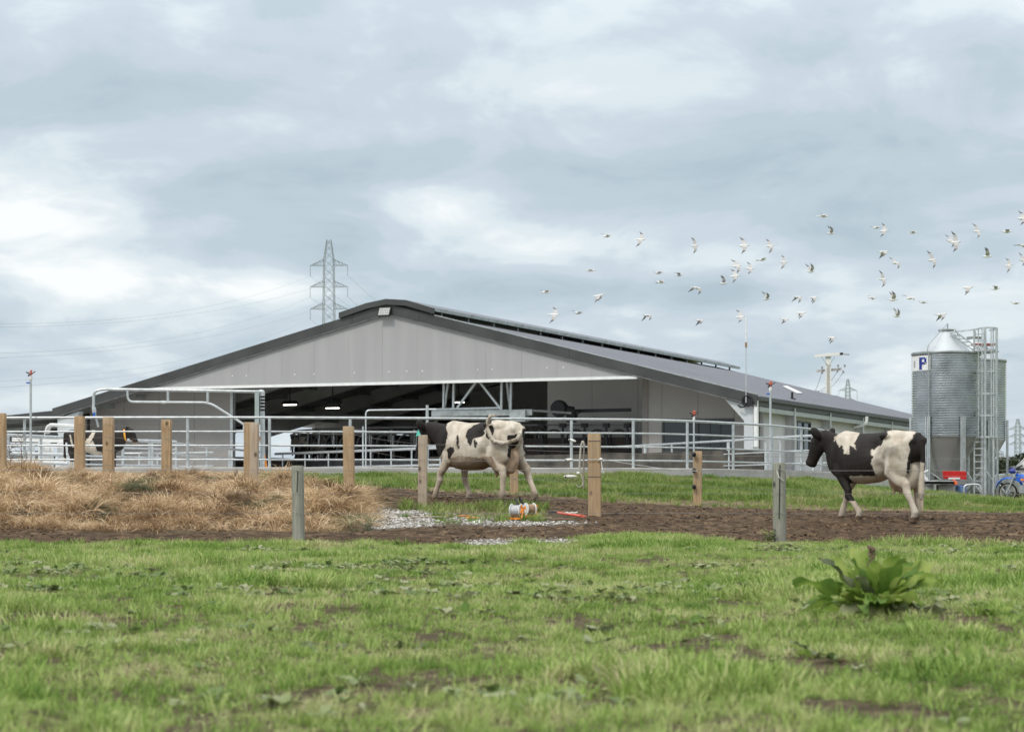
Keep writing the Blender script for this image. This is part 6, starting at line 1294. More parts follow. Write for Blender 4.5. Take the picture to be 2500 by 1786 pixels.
GRASSM = leaf_mat('pasture_grass', [(0.16, (0.11, 0.205, 0.032)), (0.34, (0.215, 0.34, 0.066)), (0.50, (0.33, 0.44, 0.12)), (0.66, (0.43, 0.49, 0.19)), (0.84, (0.55, 0.51, 0.29))], 0.3, 0.9, 0.65, 0.45)
BANKM = leaf_mat('bank_grass', [(0.25, (0.11, 0.19, 0.036)), (0.45, (0.19, 0.285, 0.064)), (0.60, (0.28, 0.335, 0.105)), (0.75, (0.40, 0.37, 0.20))], 0.3, 0.45)
HAYM = leaf_mat('dry_straw_grass', [(0.20, (0.20, 0.125, 0.065)), (0.36, (0.43, 0.295, 0.165)), (0.50, (0.62, 0.46, 0.285)), (0.72, (0.77, 0.63, 0.43))], 0.2, 0.8, 0.7, 0.4)
HAYG = leaf_mat('grey_green_dying_grass', [(0.3, (0.11, 0.125, 0.062)), (0.6, (0.24, 0.235, 0.125))], 0.2, 0.8)
DRYM = leaf_mat('pale_dead_grass', [(0.3, (0.27, 0.20, 0.12)), (0.7, (0.50, 0.40, 0.27))], 0.2, 0.8)
DOCKM = leaf_mat('dock_leaf', [(0.3, (0.125, 0.22, 0.04)), (0.5, (0.22, 0.33, 0.058)), (0.72, (0.35, 0.43, 0.11))], 0.45, 5.0, 0.45, 0.5)
DOCKD = leaf_mat('dulled_dock_leaf', [(0.3, (0.10, 0.125, 0.06)), (0.7, (0.25, 0.27, 0.15))], 0.2, 5.0, 0.5)
def clump(seed, nb, h, spread, w, droop, segs=3, lay=0.0, curl=0.3):
    r = random.Random(seed); mb = MB()
    for _ in range(nb):
        a = r.uniform(0, 2*math.pi); d = r.uniform(0, spread); b0 = Vector((d*math.cos(a), d*math.sin(a), -0.01)); a2 = a+r.uniform(-1.0, 1.0)
        out = Vector((math.cos(a2), math.sin(a2), 0)); L = h*r.uniform(0.5, 1.15); tilt = r.uniform(0.1, 0.5)+lay; dr = droop*r.uniform(0.4, 1.5); p = b0.copy(); vs = []; side = Vector((-out.y, out.x, 0)); side = (side+Vector((r.uniform(-curl, curl), r.uniform(-curl, curl), r.uniform(-curl, curl)))).normalized()
        ww = w*r.uniform(0.6, 1.3)
        for k in range(segs+1):
            t = k/segs; q = ww*(1-t**1.6)*0.5
            if k == segs: vs.append(p.copy())
            else: vs += [p-side*q, p+side*q]
            ang = tilt+dr*t; p = p+(out*math.sin(ang)+Vector((0, 0, math.cos(ang))))*(L/segs)
        fs = [(2*k, 2*k+1, 2*k+3, 2*k+2) for k in range(segs-1)]+[(2*segs-2, 2*segs-1, 2*segs)]
        mb.add(vs, fs)
    me = bpy.data.meshes.new('clump'); me.from_pydata(mb.v, [], mb.f); me.shade_smooth(); return me
def scatter(name, meshes, mat, pts, rot, scl, idx, label):
    coll = bpy.data.collections.new(name+'_kinds')
    for i, me in enumerate(meshes):
        if not me.materials: me.materials.append(mat)
        coll.objects.link(bpy.data.objects.new('%s_kind_%02d' % (name, i), me))
    n = len(pts); me = bpy.data.meshes.new(name); me.vertices.add(n); me.vertices.foreach_set('co', np.asarray(pts, np.float32).ravel())
    for nm, ty, dat, key in (('rot', 'FLOAT_VECTOR', rot, 'vector'), ('scl', 'FLOAT', scl, 'value'), ('idx', 'INT', idx, 'value')):
        a = me.attributes.new(nm, ty, 'POINT'); a.data.foreach_set(key, np.asarray(dat, np.int32 if ty == 'INT' else np.float32).ravel())
    o = link(name, me); me.materials.append(mat); tag(o, label, name.replace('_', ' ').split()[-1], None, 'stuff')
    ng = bpy.data.node_groups.new(name+'_scatter', 'GeometryNodeTree'); ng.interface.new_socket('Geometry', in_out='INPUT', socket_type='NodeSocketGeometry'); ng.interface.new_socket('Geometry', in_out='OUTPUT', socket_type='NodeSocketGeometry')
    gi = ng.nodes.new('NodeGroupInput'); go = ng.nodes.new('NodeGroupOutput'); iop = ng.nodes.new('GeometryNodeInstanceOnPoints'); ci = ng.nodes.new('GeometryNodeCollectionInfo'); ci.inputs['Collection'].default_value = coll; ci.inputs['Separate Children'].default_value = True; ci.inputs['Reset Children'].default_value = True
    def att(nm, ty):
        q = ng.nodes.new('GeometryNodeInputNamedAttribute'); q.data_type = ty; q.inputs['Name'].default_value = nm; return [s for s in q.outputs if s.enabled and s.name == 'Attribute'][0]
    L = ng.links.new; L(gi.outputs[0], iop.inputs['Points']); L(ci.outputs[0], iop.inputs['Instance']); iop.inputs['Pick Instance'].default_value = True
    L(att('idx', 'INT'), iop.inputs['Instance Index']); er = ng.nodes.new('FunctionNodeEulerToRotation'); L(att('rot', 'FLOAT_VECTOR'), er.inputs[0]); L(er.outputs[0], iop.inputs['Rotation']); L(att('scl', 'FLOAT'), iop.inputs['Scale']); L(iop.outputs[0], go.inputs[0])
    md = o.modifiers.new('scatter', 'NODES'); md.node_group = ng; return o
def sample(n, x0f, x1f, y0, y1):
    y = rng.uniform(y0, y1, n*2); x = rng.uniform(-1, 1, n*2); lo = x0f(y); hi = x1f(y); wmax = max((hi-lo).max(), 1e-6); keep = rng.random(n*2) < (hi-lo)/wmax; y = y[keep]; lo = lo[keep]; hi = hi[keep]; x = lo+(hi-lo)*rng.random(len(y)); return x[:n], y[:n]
fov = lambda a, mrg: (lambda y: (a-CXP)*y/FPX+mrg)
# --- paddock grass
x, y = sample(125000, fov(0, -3.2), fov(2500, 3.2), 5.2, 31.6)
mud_, gra_, hay_, dry_ = zones(x, y)
patch = fbm(x*0.55+5, y*0.55+2, 4); bare = fbm(x*2.6+40, y*1.5+7, 4)
keep = (rng.random(len(x)) > mud_*1.6) & (rng.random(len(x)) > gra_*1.4) & (hay_ < .5) & (rng.random(len(x)) < np.clip((bare-0.342)*8, 0.10, 1)) & (rng.random(len(x)) > dry_*0.85)
x, y, patch, bare, dry_ = [a[keep] for a in (x, y, patch, bare, dry_)]
s = svals(x, y)
lush = sstep(0.56, 0.66, patch)*1.25+sstep(.62, .70, fbm(x*1.4+55, y*1.2+23, 3))*.9; edge = np.exp(-((y-28.7)/0.9)**2)*0.35+np.exp(-(((s-1590)/190)**2+((y-29.9)/0.9)**2))*1.1+np.exp(-(((s-330)/110)**2+((y-15.6)/.5)**2))*0.8
hgt = 0.30+0.28*patch+0.5*(rng.random(len(x))**4)+0.66*lush+edge+rng.random(len(x))*0.25
cl = [clump(100+i, 15, 0.085, 0.055, 0.0065, 0.9) for i in range(5)]+[clump(120+i, 15, 0.085, 0.07, 0.007, 1.6, 3, 0.5) for i in range(3)]
z = ground_z(x, y)
scatter('paddock_grass', cl, GRASSM, np.stack([x, y, z], 1), np.stack([rng.uniform(-.15, .15, len(x)), rng.uniform(-.15, .15, len(x)), rng.uniform(0, 6.28, len(x))], 1), hgt*1.05, np.where(rng.random(len(x)) < .7, rng.integers(0, 5, len(x)), rng.integers(5, 8, len(x))), 'short grazed pasture grass filling the foreground paddock')
# dead thatch between the blades
x, y = sample(21000, fov(0, -3.2), fov(2500, 3.2), 5.2, 30)
mud_, gra_, hay_, dry_ = zones(x, y); bare = fbm(x*2.6+40, y*1.5+7, 4); keep = (rng.random(len(x)) < np.clip(dry_*1.2+np.clip((0.49-bare)*3.2, 0, .85)+.28, 0, 1)) & (mud_ < .5); x, y = x[keep], y[keep]
dc = [clump(140+i, 9, 0.075, 0.06, 0.005, 1.4, 3, 0.9) for i in range(3)]
scatter('dead_thatch', dc, DRYM, np.stack([x, y, ground_z(x, y)], 1), np.stack([np.zeros(len(x)), np.zeros(len(x)), rng.uniform(0, 6.28, len(x))], 1), rng.uniform(.6, 1.2, len(x)), rng.integers(0, 3, len(x)), 'dead pale grass lying between the green blades')
# low broad-leaved herbs (clover, plantain, young dock) through the sward
def herb(seed, nl, L, W):
    r_ = random.Random(seed); mb = MB()
    for k in range(nl):
        a = k*2.4+r_.uniform(-.5, .5); el = r_.uniform(.1, .9); ll = L*r_.uniform(.6, 1.2); o_ = Vector((math.cos(a)*math.cos(el), math.sin(a)*math.cos(el), math.sin(el))); sd = Vector((-math.sin(a), math.cos(a), r_.uniform(-.4, .4))); w_ = W*r_.uniform(.7, 1.2); p0 = Vector((0, 0, .005)); dn = Vector((0, 0, -.25*ll))
        mb.add([p0, p0+o_*ll*.45-sd*w_*.5, p0+o_*ll*.5+Vector((0, 0, -.1*w_)), p0+o_*ll*.45+sd*w_*.5, p0+o_*ll*.85-sd*w_*.38+dn*.5, p0+o_*ll*.85+sd*w_*.38+dn*.5, p0+o_*ll+dn], [(0, 1, 2), (0, 2, 3), (1, 4, 2), (2, 5, 3), (4, 6, 2), (2, 6, 5)])
    me = bpy.data.meshes.new('herb'); me.from_pydata(mb.v, [], mb.f); me.shade_smooth(); return me
x, y = sample(11500, fov(0, -3.2), fov(2500, 3.2), 5.2, 28.5); hp_ = fbm(x*0.9+71, y*0.9+3, 4); row = np.exp(-((y-17.0-.25*np.sin(x*2))/.7)**2)*.5+np.exp(-((y-13.2)/.6)**2)*.25
keep = rng.random(len(x)) < np.clip((hp_-.52)*3+row*1.1, .01, .9); x, y = x[keep], y[keep]
scatter('broadleaf_herbs', [herb(300+i, 6, .085, .05) for i in range(4)], leaf_mat('herb_leaf', [(0.3, (0.13, 0.19, 0.06)), (0.5, (0.22, 0.275, 0.11)), (0.7, (0.33, 0.35, 0.20))], .25, 2.0, .5, .6), np.stack([x, y, ground_z(x, y)+.01], 1), np.stack([np.zeros(len(x)), np.zeros(len(x)), rng.uniform(0, 6.28, len(x))], 1), rng.uniform(.5, 1.25, len(x)), rng.integers(0, 4, len(x)), 'low broad-leaved herbs among the foreground grass')
# --- bank grass, island and silo side
x, y = sample(60000, fov(560, 0), fov(2500, 3), 33, 74)
s = svals(x, y); mud_, gra_, hay_, dry_ = zones(x, y); patch = fbm(x*0.6+25, y*0.6+12, 4)
isl = (y < 37) & ((s < 985) | (s > 1335)); yard = (y > kerbY(s)-0.2) & (s < 2052)
keep = ~isl & ~yard & (rng.random(len(x)) > mud_*1.7) & (rng.random(len(x)) > gra_*1.3) & (hay_ < .3) & (rng.random(len(x)) > dry_*0.92) & ~((y > 37) & (y < ip(s, UPF)-.1)) & (rng.random(len(x)) < np.where(y > 58, .55, 1)) & ((y > 37) | (rng.random(len(x)) < 0.5+patch*.5))
x, y, patch = x[keep], y[keep], patch[keep]
patch = patch-.12*np.exp(-((y-kerbY(svals(x, y)))/2.5)**2)
cb2 = [clump(160+i, 15, 0.15, 0.08, 0.011, 1.1) for i in range(5)]
scatter('bank_grass', cb2, BANKM, np.stack([x, y, ground_z(x, y)], 1), np.stack([rng.uniform(-.15, .15, len(x)), rng.uniform(-.15, .15, len(x)), rng.uniform(0, 6.28, len(x))], 1), np.where(y < 37, .55, .65)+.9*sstep(.48, .66, patch)+rng.random(len(x))*.2, rng.integers(0, 5, len(x)), 'rough green grass on the bank below the yard')
x, y = sample(26000, fov(560, 0), fov(2500, 3), 33, 66); s = svals(x, y); mud_, gra_, hay_, dry_ = zones(x, y); yard = (y > kerbY(s)-0.2) & (s < 2052)
keep = ~yard & (rng.random(len(x)) < dry_*1.1+.07) & (mud_ < .35) & (gra_ < .4); x, y = x[keep], y[keep]
dc2 = [clump(180+i, 10, 0.14, 0.09, 0.010, 1.5, 3, 0.8) for i in range(3)]
scatter('bank_straw', dc2, DRYM, np.stack([x, y, ground_z(x, y)], 1), np.stack([np.zeros(len(x)), np.zeros(len(x)), rng.uniform(0, 6.28, len(x))], 1), rng.uniform(.6, 1.3, len(x)), rng.integers(0, 3, len(x)), 'dead straw lying in patches on the grass bank')
# --- the dry bank
x, y = sample(34000, fov(-180, -1.5), fov(975, 0), 32, 51); s = svals(x, y); mud_, gra_, hay_, dry_ = zones(x, y)
keep = (rng.random(len(x)) < hay_*np.where(y > 42, .45, 1)*np.clip((fbm(x*1.5+8, y*1.8+2, 3)-.30)*5, .25, 1)) & (mud_ < .6); x, y, s = x[keep], y[keep], s[keep]; pt = fbm(x*0.9+13, y*1.1+3, 4)
hm = [clump(200+i, 18, 0.38, 0.10, 0.011, 1.9, 5, 0.3, .5) for i in range(4)]+[clump(210+i, 18, 0.46, 0.10, 0.010, 1.0, 5, 1.0, .5) for i in range(3)]
gk = pt > 0.60
yaw = np.where(rng.random(len(x)) < .6, rng.normal(-1.57, .9, len(x)), rng.uniform(0, 6.28, len(x)))
zg = ground_z(x, y); tall = .35+1.25*fbm(x*1.3, y*1.5+31, 3)+rng.random(len(x))*.25; tall = tall*np.where(y < 33, .8, 1)*np.where(y > 38, .7, 1)
for nm, kk_, mt, lb in (('dry_grass', ~gk, HAYM, 'long straw-coloured dead grass matted over the left bank'), ('grey_grass', gk, HAYG, 'dull grey-green tufts among the straw on the left bank')):
    scatter(nm, [m_.copy() for m_ in hm], mt, np.stack([x, y, zg], 1)[kk_], np.stack([rng.uniform(-.3, .35, len(x)), rng.uniform(-.3, .3, len(x)), yaw], 1)[kk_], (tall*np.where(gk, .62, 1))[kk_], rng.integers(0, 7, len(x))[kk_], lb)
# --- pebbles and clods
def pebble(seed, flat):
    bm = bmesh.new(); bmesh.ops.create_icosphere(bm, subdivisions=1, radius=1); r = random.Random(seed)
    for v in bm.verts: v.co *= r.uniform(.7, 1.15); v.co.z *= flat
    me = bpy.data.meshes.new('pebble'); bm.to_mesh(me); bm.free(); return me
PEB = leaf_mat('limestone_pebble', [(0.25, (0.15, 0.13, 0.105)), (0.5, (0.32, 0.30, 0.27)), (0.75, (0.56, 0.545, 0.515))], 0, 3.0, 0.8, 0.9)
x, y = sample(60000, fov(840, 0), fov(1520, 0), 28.4, 37); mud_, gra_, hay_, dry_ = zones(x, y); keep = rng.random(len(x)) < gra_*0.55; x, y = x[keep], y[keep]
scatter('white_gravel', [pebble(i, .6) for i in range(5)], PEB, np.stack([x, y, ground_z(x, y)+.004], 1), rng.uniform(0, 6.28, (len(x), 3))*np.array([.1, .1, 1]), rng.uniform(.010, .028, len(x))*rng.uniform(.8, 1.25, len(x)), rng.integers(0, 5, len(x)), 'white limestone gravel spread between the two muddy tracks')
CLOD = leaf_mat('mud_clod', [(0.25, (0.035, 0.022, 0.014)), (0.5, (0.10, 0.064, 0.038)), (0.72, (0.19, 0.125, 0.075))], 0, 2.5, 0.95, 0.6)
x, y = sample(30000, fov(-100, -1), fov(2500, 1.5), 28.6, 43); mud_, gra_, hay_, dry_ = zones(x, y); cn = fbm(x*1.1+3, y*1.5+8, 3); keep = rng.random(len(x)) < mud_*np.clip((cn-.35)*3, 0.1, 1); x, y = x[keep], y[keep]
scatter('mud_clods', [pebble(30+i, .55) for i in range(5)], CLOD, np.stack([x, y, ground_z(x, y)], 1), rng.uniform(0, 6.28, (len(x), 3))*np.array([.1, .1, 1]), rng.uniform(.008, .034, len(x))*rng.uniform(.6, 1.3, len(x)), rng.integers(0, 5, len(x)), 'lumps of churned mud on the cow race')

# --- dock plants
def leaf_mesh(seed, L, W, bendk, wav, fold=0.12, pet=0.3):
    r = random.Random(seed); n, m_ = 13, 7; vs = []; ph = r.uniform(0, 6); p = Vector((0, 0, 0)); ang = 0.0; tw = r.uniform(-.5, .5)
    for i in range(n):
        t = i/(n-1); b = max(0.0, (t-pet)/(1-pet)); w = max(.012, W*(math.sin(math.pi*min(1, b*.97+.015))**0.6)*(1.06-.22*b)) if t >= pet else .012
        up = Vector((-math.sin(ang), 0, math.cos(ang)))
        for j in range(m_):
            u = (j/(m_-1)-.5)*2; sdv = Vector((0, math.cos(tw*t), 0))+up*math.sin(tw*t)
            vs.append(p+sdv*(u*w/2)+up*(abs(u)**1.5*w*fold+(wav*math.sin(t*17+ph+(2.3 if u > 0 else 0))*abs(u)**2 if t >= pet else 0)))
        ang -= bendk*(0.15+t**1.5)/(n-1)*1.6; p = p+Vector((math.cos(ang), 0, math.sin(ang)))*(L/(n-1))
    fs = [(i*m_+j, i*m_+j+1, (i+1)*m_+j+1, (i+1)*m_+j) for i in range(n-1) for j in range(m_-1)]
    me = bpy.data.meshes.new('leaf'); me.from_pydata([tuple(v) for v in vs], [], fs); me.shade_smooth(); return me
def dock(label, px, Y, leaves, group, stem=False, seed=0):
    r = random.Random(seed); x = XA(px, Y); d = thing('dock_plant', label, 'plant', (x, Y, gz(x, Y)-0.01), 0, group)
    for (az, el, L, W, bk_, mt) in leaves:
        me = leaf_mesh(r.random(), L, W, bk_, L*.05, .14); o = link('leaf', me, mt, d, (0.02*math.cos(R(az)), 0.02*math.sin(R(az)), 0.0)); o.rotation_euler = (Matrix.Rotation(R(az), 3, 'Z') @ Matrix.Rotation(R(-el), 3, 'Y') @ Matrix.Rotation(r.uniform(-.7, .7), 3, 'X')).to_euler()
    if stem:
        MB().tube([(0, 0, 0), (-.01, .02, .22), (-.015, .03, .42)], [.009, .007, .004], 6).build('stem', DRYM, d, 60)
        mb = MB()
        for k in range(26): mb.ell((-.012+r.uniform(-.02, .02), .03+r.uniform(-.02, .02), r.uniform(.28, .43)), (.010, .010, .012), 5, 4)
        mb.build('seed_head', M('brown_seed', (0.17, 0.12, 0.08), 0.9), d)
    return d
rd = random.Random(3); lv = []
for k in range(64):
    az = k*137.5 % 360; ring = k/64; el = 74-ring*62+rd.uniform(-18, 18); L = rd.uniform(.26, .54)*(.9 if ring < .5 else 1.12); lv.append((az, el, L, rd.uniform(.075, .15), rd.uniform(.7, 1.7)*(.45+ring), (DOCKM, DOCKM, DOCKM, DOCKM, DOCKM, DOCKM, DOCKM, DOCKM, DOCKD)[rd.randrange(9)]))
dock('big bright green dock plant standing in the right foreground', 2135, 12.7, lv, 'dock plants in the paddock', True, 4)
small = [(70, 1366, 24), (330, 1450, 16.2), (610, 1442, 16.6), (700, 1462, 15.6), (790, 1572, 10.9), (950, 1440, 16.8), (1000, 1560, 11.3), (1150, 1500, 13.5), (1440, 1528, 12.6), (1560, 1505, 13.3), (1670, 1515, 12.8), (1700, 1420, 18.4), (1800, 1528, 12.2), (2000, 1590, 10.3), (2250, 1505, 13.2), (2430, 1510, 13.0)]
names_ = ['leftmost', 'second', 'third', 'fourth', 'fifth', 'sixth', 'seventh', 'eighth', 'ninth', 'tenth', 'eleventh', 'twelfth', 'thirteenth', 'fourteenth', 'fifteenth', 'sixteenth']
for i, (px, py, Y) in enumerate(small):
    Y = FPX*(EYE-0.02)/(py-YHP); lv = []
    for k in range(7): lv.append((k*137.5+rd.uniform(-20, 20)+i*40, rd.uniform(8, 45), rd.uniform(.09, .16), rd.uniform(.045, .075), rd.uniform(.5, 1.3), DOCKM if rd.random() < .45 else DOCKD))
    dock('small low dock rosette in the foreground grass, %s from the left' % names_[i] if i else 'small low dock rosette in the foreground grass, leftmost of all', px, Y, lv, 'small dock rosettes in the foreground grass', False, 40+i)
# nettle by the right paddock post
nx_ = thing('nettle', 'small leafy nettle at the foot of the right weathered post', 'plant', (XA(1878, 28.9), 28.9, gz(XA(1878, 28.9), 28.9)-.01))
for k in range(9):
    a = k*2.4; tip = Vector((.09*math.cos(a), .07*math.sin(a), .16+.08*rd.random())); MB().tube([(0.01*math.cos(a), 0.01*math.sin(a), 0), tip*.55+Vector((0, 0, .02)), tip], [.004, .003, .002], 5).build('stem', DOCKM, nx_)
    for q in range(6):
        o = link('leaf', leaf_mesh(k*7+q, .075, .036, .9, .004), DOCKD if (k+q) % 3 else DOCKM, nx_, tip*(.35+.13*q)); o.rotation_euler = Euler((0, R(-20), rd.uniform(0, 6.28)), 'XYZ')
# grass tussocks
def tussock(label, px, py, Y, h, seed, mt):
    x = XA(px, Y); o = link('tussock', clump(seed, 90, h, .10, .010, 1.3, 5), mt, None, (x, Y, gz(x, Y)-.01)); return tag(o, label, 'grass tuft', 'grass tufts beside the race')
tussock('lush green grass tuft left of the middle cow hoof', 1075, 1222, 36.3, .26, 501, BANKM)
tussock('small grass tuft beside the pale post and gravel', 985, 1232, 36.2, .17, 502, BANKM)
tussock('thin grass tuft growing in the white gravel', 990, 1262, 34.6, .14, 503, BANKM)
# dead weeds
def dead_weed(label, px, Y, h, seed, mt):
    r = random.Random(seed); x = XA(px, Y); b = Vector((x, Y, gz(x, Y)-.03)); d = thing('dead_weed', label, 'weed', b, 0, 'dead weed stalks on the dry bank')
    MB().tube([(0, 0, 0), (.01, 0, h*.5), (-.01, .01, h)], [.009, .006, .003], 6).build('stalk', mt, d, 60); mb = MB(); hd = MB()
    for k in range(16):
        z = h*r.uniform(.25, .95); a = r.uniform(0, 6.28); L = h*r.uniform(.12, .32)*(1.2-z/h*.6); p = Vector((0, 0, z)); q = p+Vector((math.cos(a)*L*.7, math.sin(a)*L*.7, L*.6)); mb.tube([p, p.lerp(q, .5)+Vector((0, 0, -.01)), q], [.004, .003, .0015], 4)
        for t in (.6, .85):
            s0 = p.lerp(q, t); mb.tube([s0, s0+Vector((r.uniform(-.04, .04), r.uniform(-.04, .04), r.uniform(.03, .09)))], .0015, 4)
        hd.ell(q, (.008, .008, .012), 5, 4)
    mb.build('twigs', mt, d); hd.build('seed_heads', mt, d)
DEADM = M('dead_weed_brown', (0.20, 0.13, 0.09), 0.9, 0, 0.3)
dead_weed('tall dead branching weed at the left end of the dry bank', 52, 37.0, .88, 61, DEADM)
dead_weed('dead weed close to the left picture edge behind the tall one', 24, 37.8, .62, 62, DEADM)
dead_weed('dead seeding weed left of the paired posts', 575, 38.6, .34, 63, DEADM)
dead_weed('short dead weed on the dry bank between the third and fourth posts', 505, 38.9, .27, 64, DEADM)
# far hedge and trees on the right
def leaf_cloud(n, fn, size, seed):
    r = np.random.default_rng(seed); c = fn(r, n); a = r.normal(size=(n, 3)); a /= np.linalg.norm(a, axis=1)[:, None]; b = np.cross(a, r.normal(size=(n, 3))); b /= np.linalg.norm(b, axis=1)[:, None]; s = size*r.uniform(.6, 1.4, (n, 1))
    v = np.stack([c-a*s, c+b*s*.6, c+a*s, c-b*s*.6], 1).reshape(-1, 3); me = bpy.data.meshes.new('leaves'); me.from_pydata(v.tolist(), [], [(4*i, 4*i+1, 4*i+2, 4*i+3) for i in range(n)]); return me
HEDM = leaf_mat('dark_hedge_leaf', [(0.3, (0.035, 0.05, 0.025)), (0.6, (0.075, 0.09, 0.05)), (0.8, (0.13, 0.13, 0.085))], 0.15, 0.8)
GREYL = leaf_mat('grey_brown_twig_leaf', [(0.3, (0.15, 0.14, 0.115)), (0.7, (0.30, 0.29, 0.25))], 0.15, 0.8)
hd_ = thing('hedge', 'dark low hedge far behind the silos', 'hedge', (XA(2400, 118), 118, .4))
def hf(r, n):
    u = r.random(n); X = (XA(2270, 118)+(XA(2900, 118)-XA(2270, 118))*u)-hd_.location.x; hh_ = 1.7+1.3*fbm(X*.5, X*0+3, 3); z = r.random(n)**.8*hh_; return np.stack([X, r.normal(0, .45, n), z], 1)
link('foliage', leaf_cloud(14000, hf, .11, 5), HEDM, hd_)
for i in range(8): MB().tube([(-2+i*1.6, 0, -.1), (-2+i*1.6+.1, 0, 1.2)], [.06, .03], 5).build('stem', DEADM, hd_)
def tree(label, px, Y, h, wd, seed, mt, nl, leaf):
    r = random.Random(seed); t = thing('tree', label, 'tree', (XA(px, Y), Y, .3), 0, 'distant trees'); MB().tube([(0, 0, 0), (.05, 0, h*.4), (0, .05, h*.75)], [h*.03, h*.02, h*.01], 7).build('trunk', DEADM, t, 60); tips_ = []; mb = MB()
    for k in range(26):
        z = h*r.uniform(.2, .75); a = r.uniform(0, 6.28); L = wd*r.uniform(.4, 1.0); q = Vector((math.cos(a)*L*.6, math.sin(a)*L*.6, z+L*r.uniform(.3, .8))); q.z = min(q.z, h); mb.tube([(0, 0, z), Vector((0, 0, z)).lerp(q, .5)+Vector((0, 0, .1)), q], [h*.009, h*.005, h*.002], 4); tips_.append(q)
    mb.build('limbs', DEADM, t)
    def cf(rr, n):
        i = rr.integers(0, len(tips_), n); c = np.array([tuple(q) for q in tips_])[i]; return c*rr.uniform(.8, 1.05, (n, 1))+rr.normal(0, wd*.14, (n, 3))
    link('crown', leaf_cloud(nl, cf, leaf, seed), mt, t)
tree('bare grey-brown tree showing through the silo legs', 2452, 190, 4.9, 1.9, 8, GREYL, 2600, .07)
tree('dark bushy tree low behind the near silo legs', 2375, 175, 3.6, 2.2, 9, HEDM, 3500, .10)
tree('dark small tree left of the white vehicle', 2425, 160, 2.9, 1.7, 10, HEDM, 2600, .09)

# ------------------------------------------------------------------ things dropped on the race
def reel(label, px, Y, rz, tilt, sc_=1.0, wire_col=None):
    x = XA(px, Y); o = thing('wire_reel', label, 'reel', (x, Y, gz(x, Y)+.005), rz, 'electric fence reels'); r_ = .115*sc_
    z0 = r_+.035
    for xx_ in (-.085, .085): MB().lathe([(0, -.006), (r_, -.006), (r_+.004, 0), (r_, .006), (0, .006)], 28, (xx_*sc_, 0, z0), 'X').build('flange', WHITE, o, 40)
    MB().lathe([(0, -.078*sc_), (r_*.80, -.078*sc_), (r_*.82, 0), (r_*.80, .078*sc_), (0, .078*sc_)], 26, (0, 0, z0), 'X').build('wound_wire', wire_col, o, 40)
    hub = MB().lathe([(0, 0), (.045, 0), (.04, .03), (0, .035)], 14, (.092*sc_, 0, z0), 'X')
    for k in range(4): a = k*1.571+.4; hub.bar((.105*sc_, 0, z0), (.105*sc_, r_*.85*math.cos(a), z0+r_*.85*math.sin(a)), .022, .02)
    hub.build('hub', ORANGE, o, 40)
    fr = MB(); fr.bar((-.13*sc_, -.05, .02), (.13*sc_, -.05, .02), .05, .03); fr.bar((-.13*sc_, .07, .02), (.13*sc_, .07, .02), .04, .03); fr.bar((.125*sc_, -.06, .03), (.115*sc_, 0, z0+.02), .03, .03); fr.bar((.125*sc_, .06, .03), (.115*sc_, 0, z0+.02), .03, .03); fr.build('stand', ORANGE, o, None)
    h = MB(); h.tube([(-.02, .12, z0+.02), (-.06, .17, z0+.12), (-.10, .19, z0+.20)], [.03, .024, .018], 8); h.build('handle', BLACKP, o, 60)
    MB().tube([(.10*sc_, .02, z0+.03), (.16*sc_, .0, z0+.07), (.17*sc_, 0, z0+.02)], .012, 7).build('crank', ORANGE, o, 60)
    return o
reel('white and orange fence reel wound with grey wire, lying nearest', 1261, 33.9, R(-24), 0, 1.0, M('grey_wound_wire', (0.42, 0.42, 0.43), 0.6, 0.2, 0.25, 60))
reel('emptier orange fence reel lying just behind the full one', 1293, 34.55, R(28), 0, .9, M('brown_wound_wire', (0.30, 0.20, 0.13), 0.7, 0, .4, 60))
def on(px, Y, dz=.0): x = XA(px, Y); return Vector((x, Y, gz(x, Y)+dz))
tl = thing('red_tool', 'long red handled tool with black grip lying beside the strainer post', 'tool', on(1385, 34.6))
a, b, c = on(1340, 34.9, .06), on(1362, 34.75, .06), on(1420, 34.1, .03)
MB().tube([a, a.lerp(b, .5)+Vector((0, 0, .008)), b], [.02, .024, .02], 8).build('grip', BLACKP, tl, 60, True)
MB().tube([a+Vector((.01, .06, .01)), b], [.014, .016], 8).build('grip', BLACKP, tl, 60, True)
MB().tube([b, c], .022, 9).build('shaft', REDH, tl, 60, True)
MB().loft([[c+Vector((x_, y_, z_)) for x_, y_, z_ in ((-.03, .03, -.02), (.0, -.02, -.02), (.0, -.02, .03), (-.03, .03, .03))], [c+Vector((x_, y_, z_)) for x_, y_, z_ in ((.09, .03, -.03), (.07, -.05, -.03), (.07, -.05, -.005), (.09, .03, -.005))]]).build('head', REDH, tl, None, True)
wi = [(1376, 34.95, .25, 'leaning against the red shaft'), (1388, 34.9, -.2, 'in the middle beside the red shaft'), (1400, 34.95, .35, 'nearest the strainer post')]
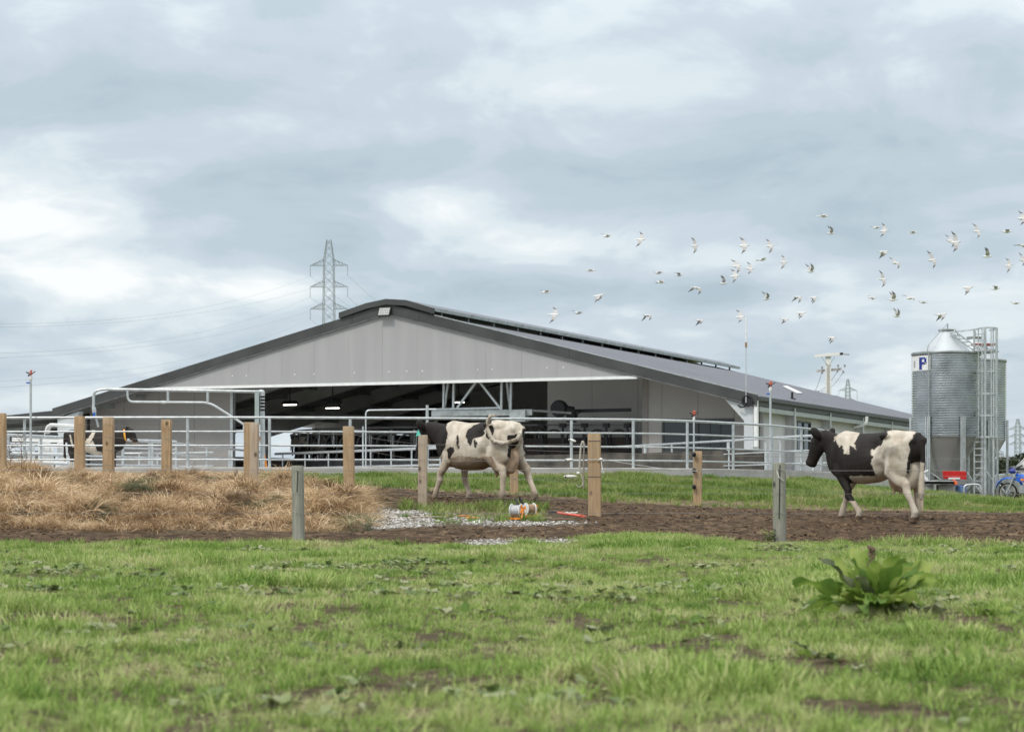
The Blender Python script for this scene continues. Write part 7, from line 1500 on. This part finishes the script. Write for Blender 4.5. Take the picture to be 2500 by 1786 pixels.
for px, Y, an, w_ in wi:
    p = on(px, Y, .04); o = thing('spare_insulator', 'small white spare insulator on the mud, %s' % w_, 'insulator', p, an, 'spare white insulators'); MB().tube([(-.06, 0, -.01), (-.02, 0, 0), (.02, 0, .0), (.06, 0, .015)], [.014, .02, .02, .012], 8).build('grip', WHITED, o, 60); MB().ell((.065, 0, .015), (.018, .014, .018), 8, 6).build('eye_end', WHITED, o, 60)
def stick(nm, label, p, q, r, mt, cat): o = MB().tube([p, p.lerp(q, .5)+Vector((0, 0, .008)), q], [r, r*1.05, r*.9], 7).build(nm, mt, None, 60, origin=p); tag(o, label, cat)
stick('orange_stake', 'short orange stake lying on the grass left of the reels', on(1118, 34.5, .03), on(1148, 34.5, .03), .014, M('orange_brown_stake', (.55, .19, .05), .6), 'stake')
stick('orange_stake', 'second orange stake lying nearer the gravel edge', on(1138, 34.1, .03), on(1168, 34.0, .03), .012, ORANGE, 'stake')
stick('dry_stick', 'long bleached stick lying across the gravel', on(1000, 34.2, .035), on(1088, 34.3, .035), .012, M('bleached_stick', (.42, .34, .25), .8), 'stick')
stick('dry_stick', 'thin pale stick lying right of the reels', on(1312, 33.9, .03), on(1346, 34.0, .035), .009, bpy.data.materials['bleached_stick'], 'stick')
stick('dry_stick', 'brown broken branch under the red tool', on(1345, 33.7, .03), on(1398, 33.7, .03), .013, DEADM, 'stick')
mb = MB(); mb.loft([[Vector((x_*.5-.0, .05*math.sin(t_), z_)) for x_, z_, t_ in ((-.1, 0, 0), (0, .03, 1.57), (.1, 0, 3.14), (0, .0, 4.7))], [Vector((x_*.6+.08, .04*math.sin(t_), z_*1.3)) for x_, z_, t_ in ((-.1, 0, 0), (0, .04, 1.57), (.1, 0, 3.14), (0, .0, 4.7))]]); o = mb.build('white_scrap', WHITED, None, 60); o.location = on(1158, 33.2, .01); tag(o, 'crumpled white scrap on the gravel in front of the reels', 'scrap')
bd_ = MB().bar(on(750, 50.5, .05), on(815, 50.6, .02), .15, .05).build('timber_board', WOODP, None, None, origin=on(780, 50.5)); tag(bd_, 'pale timber board lying in the grass below the yard kerb', 'board')
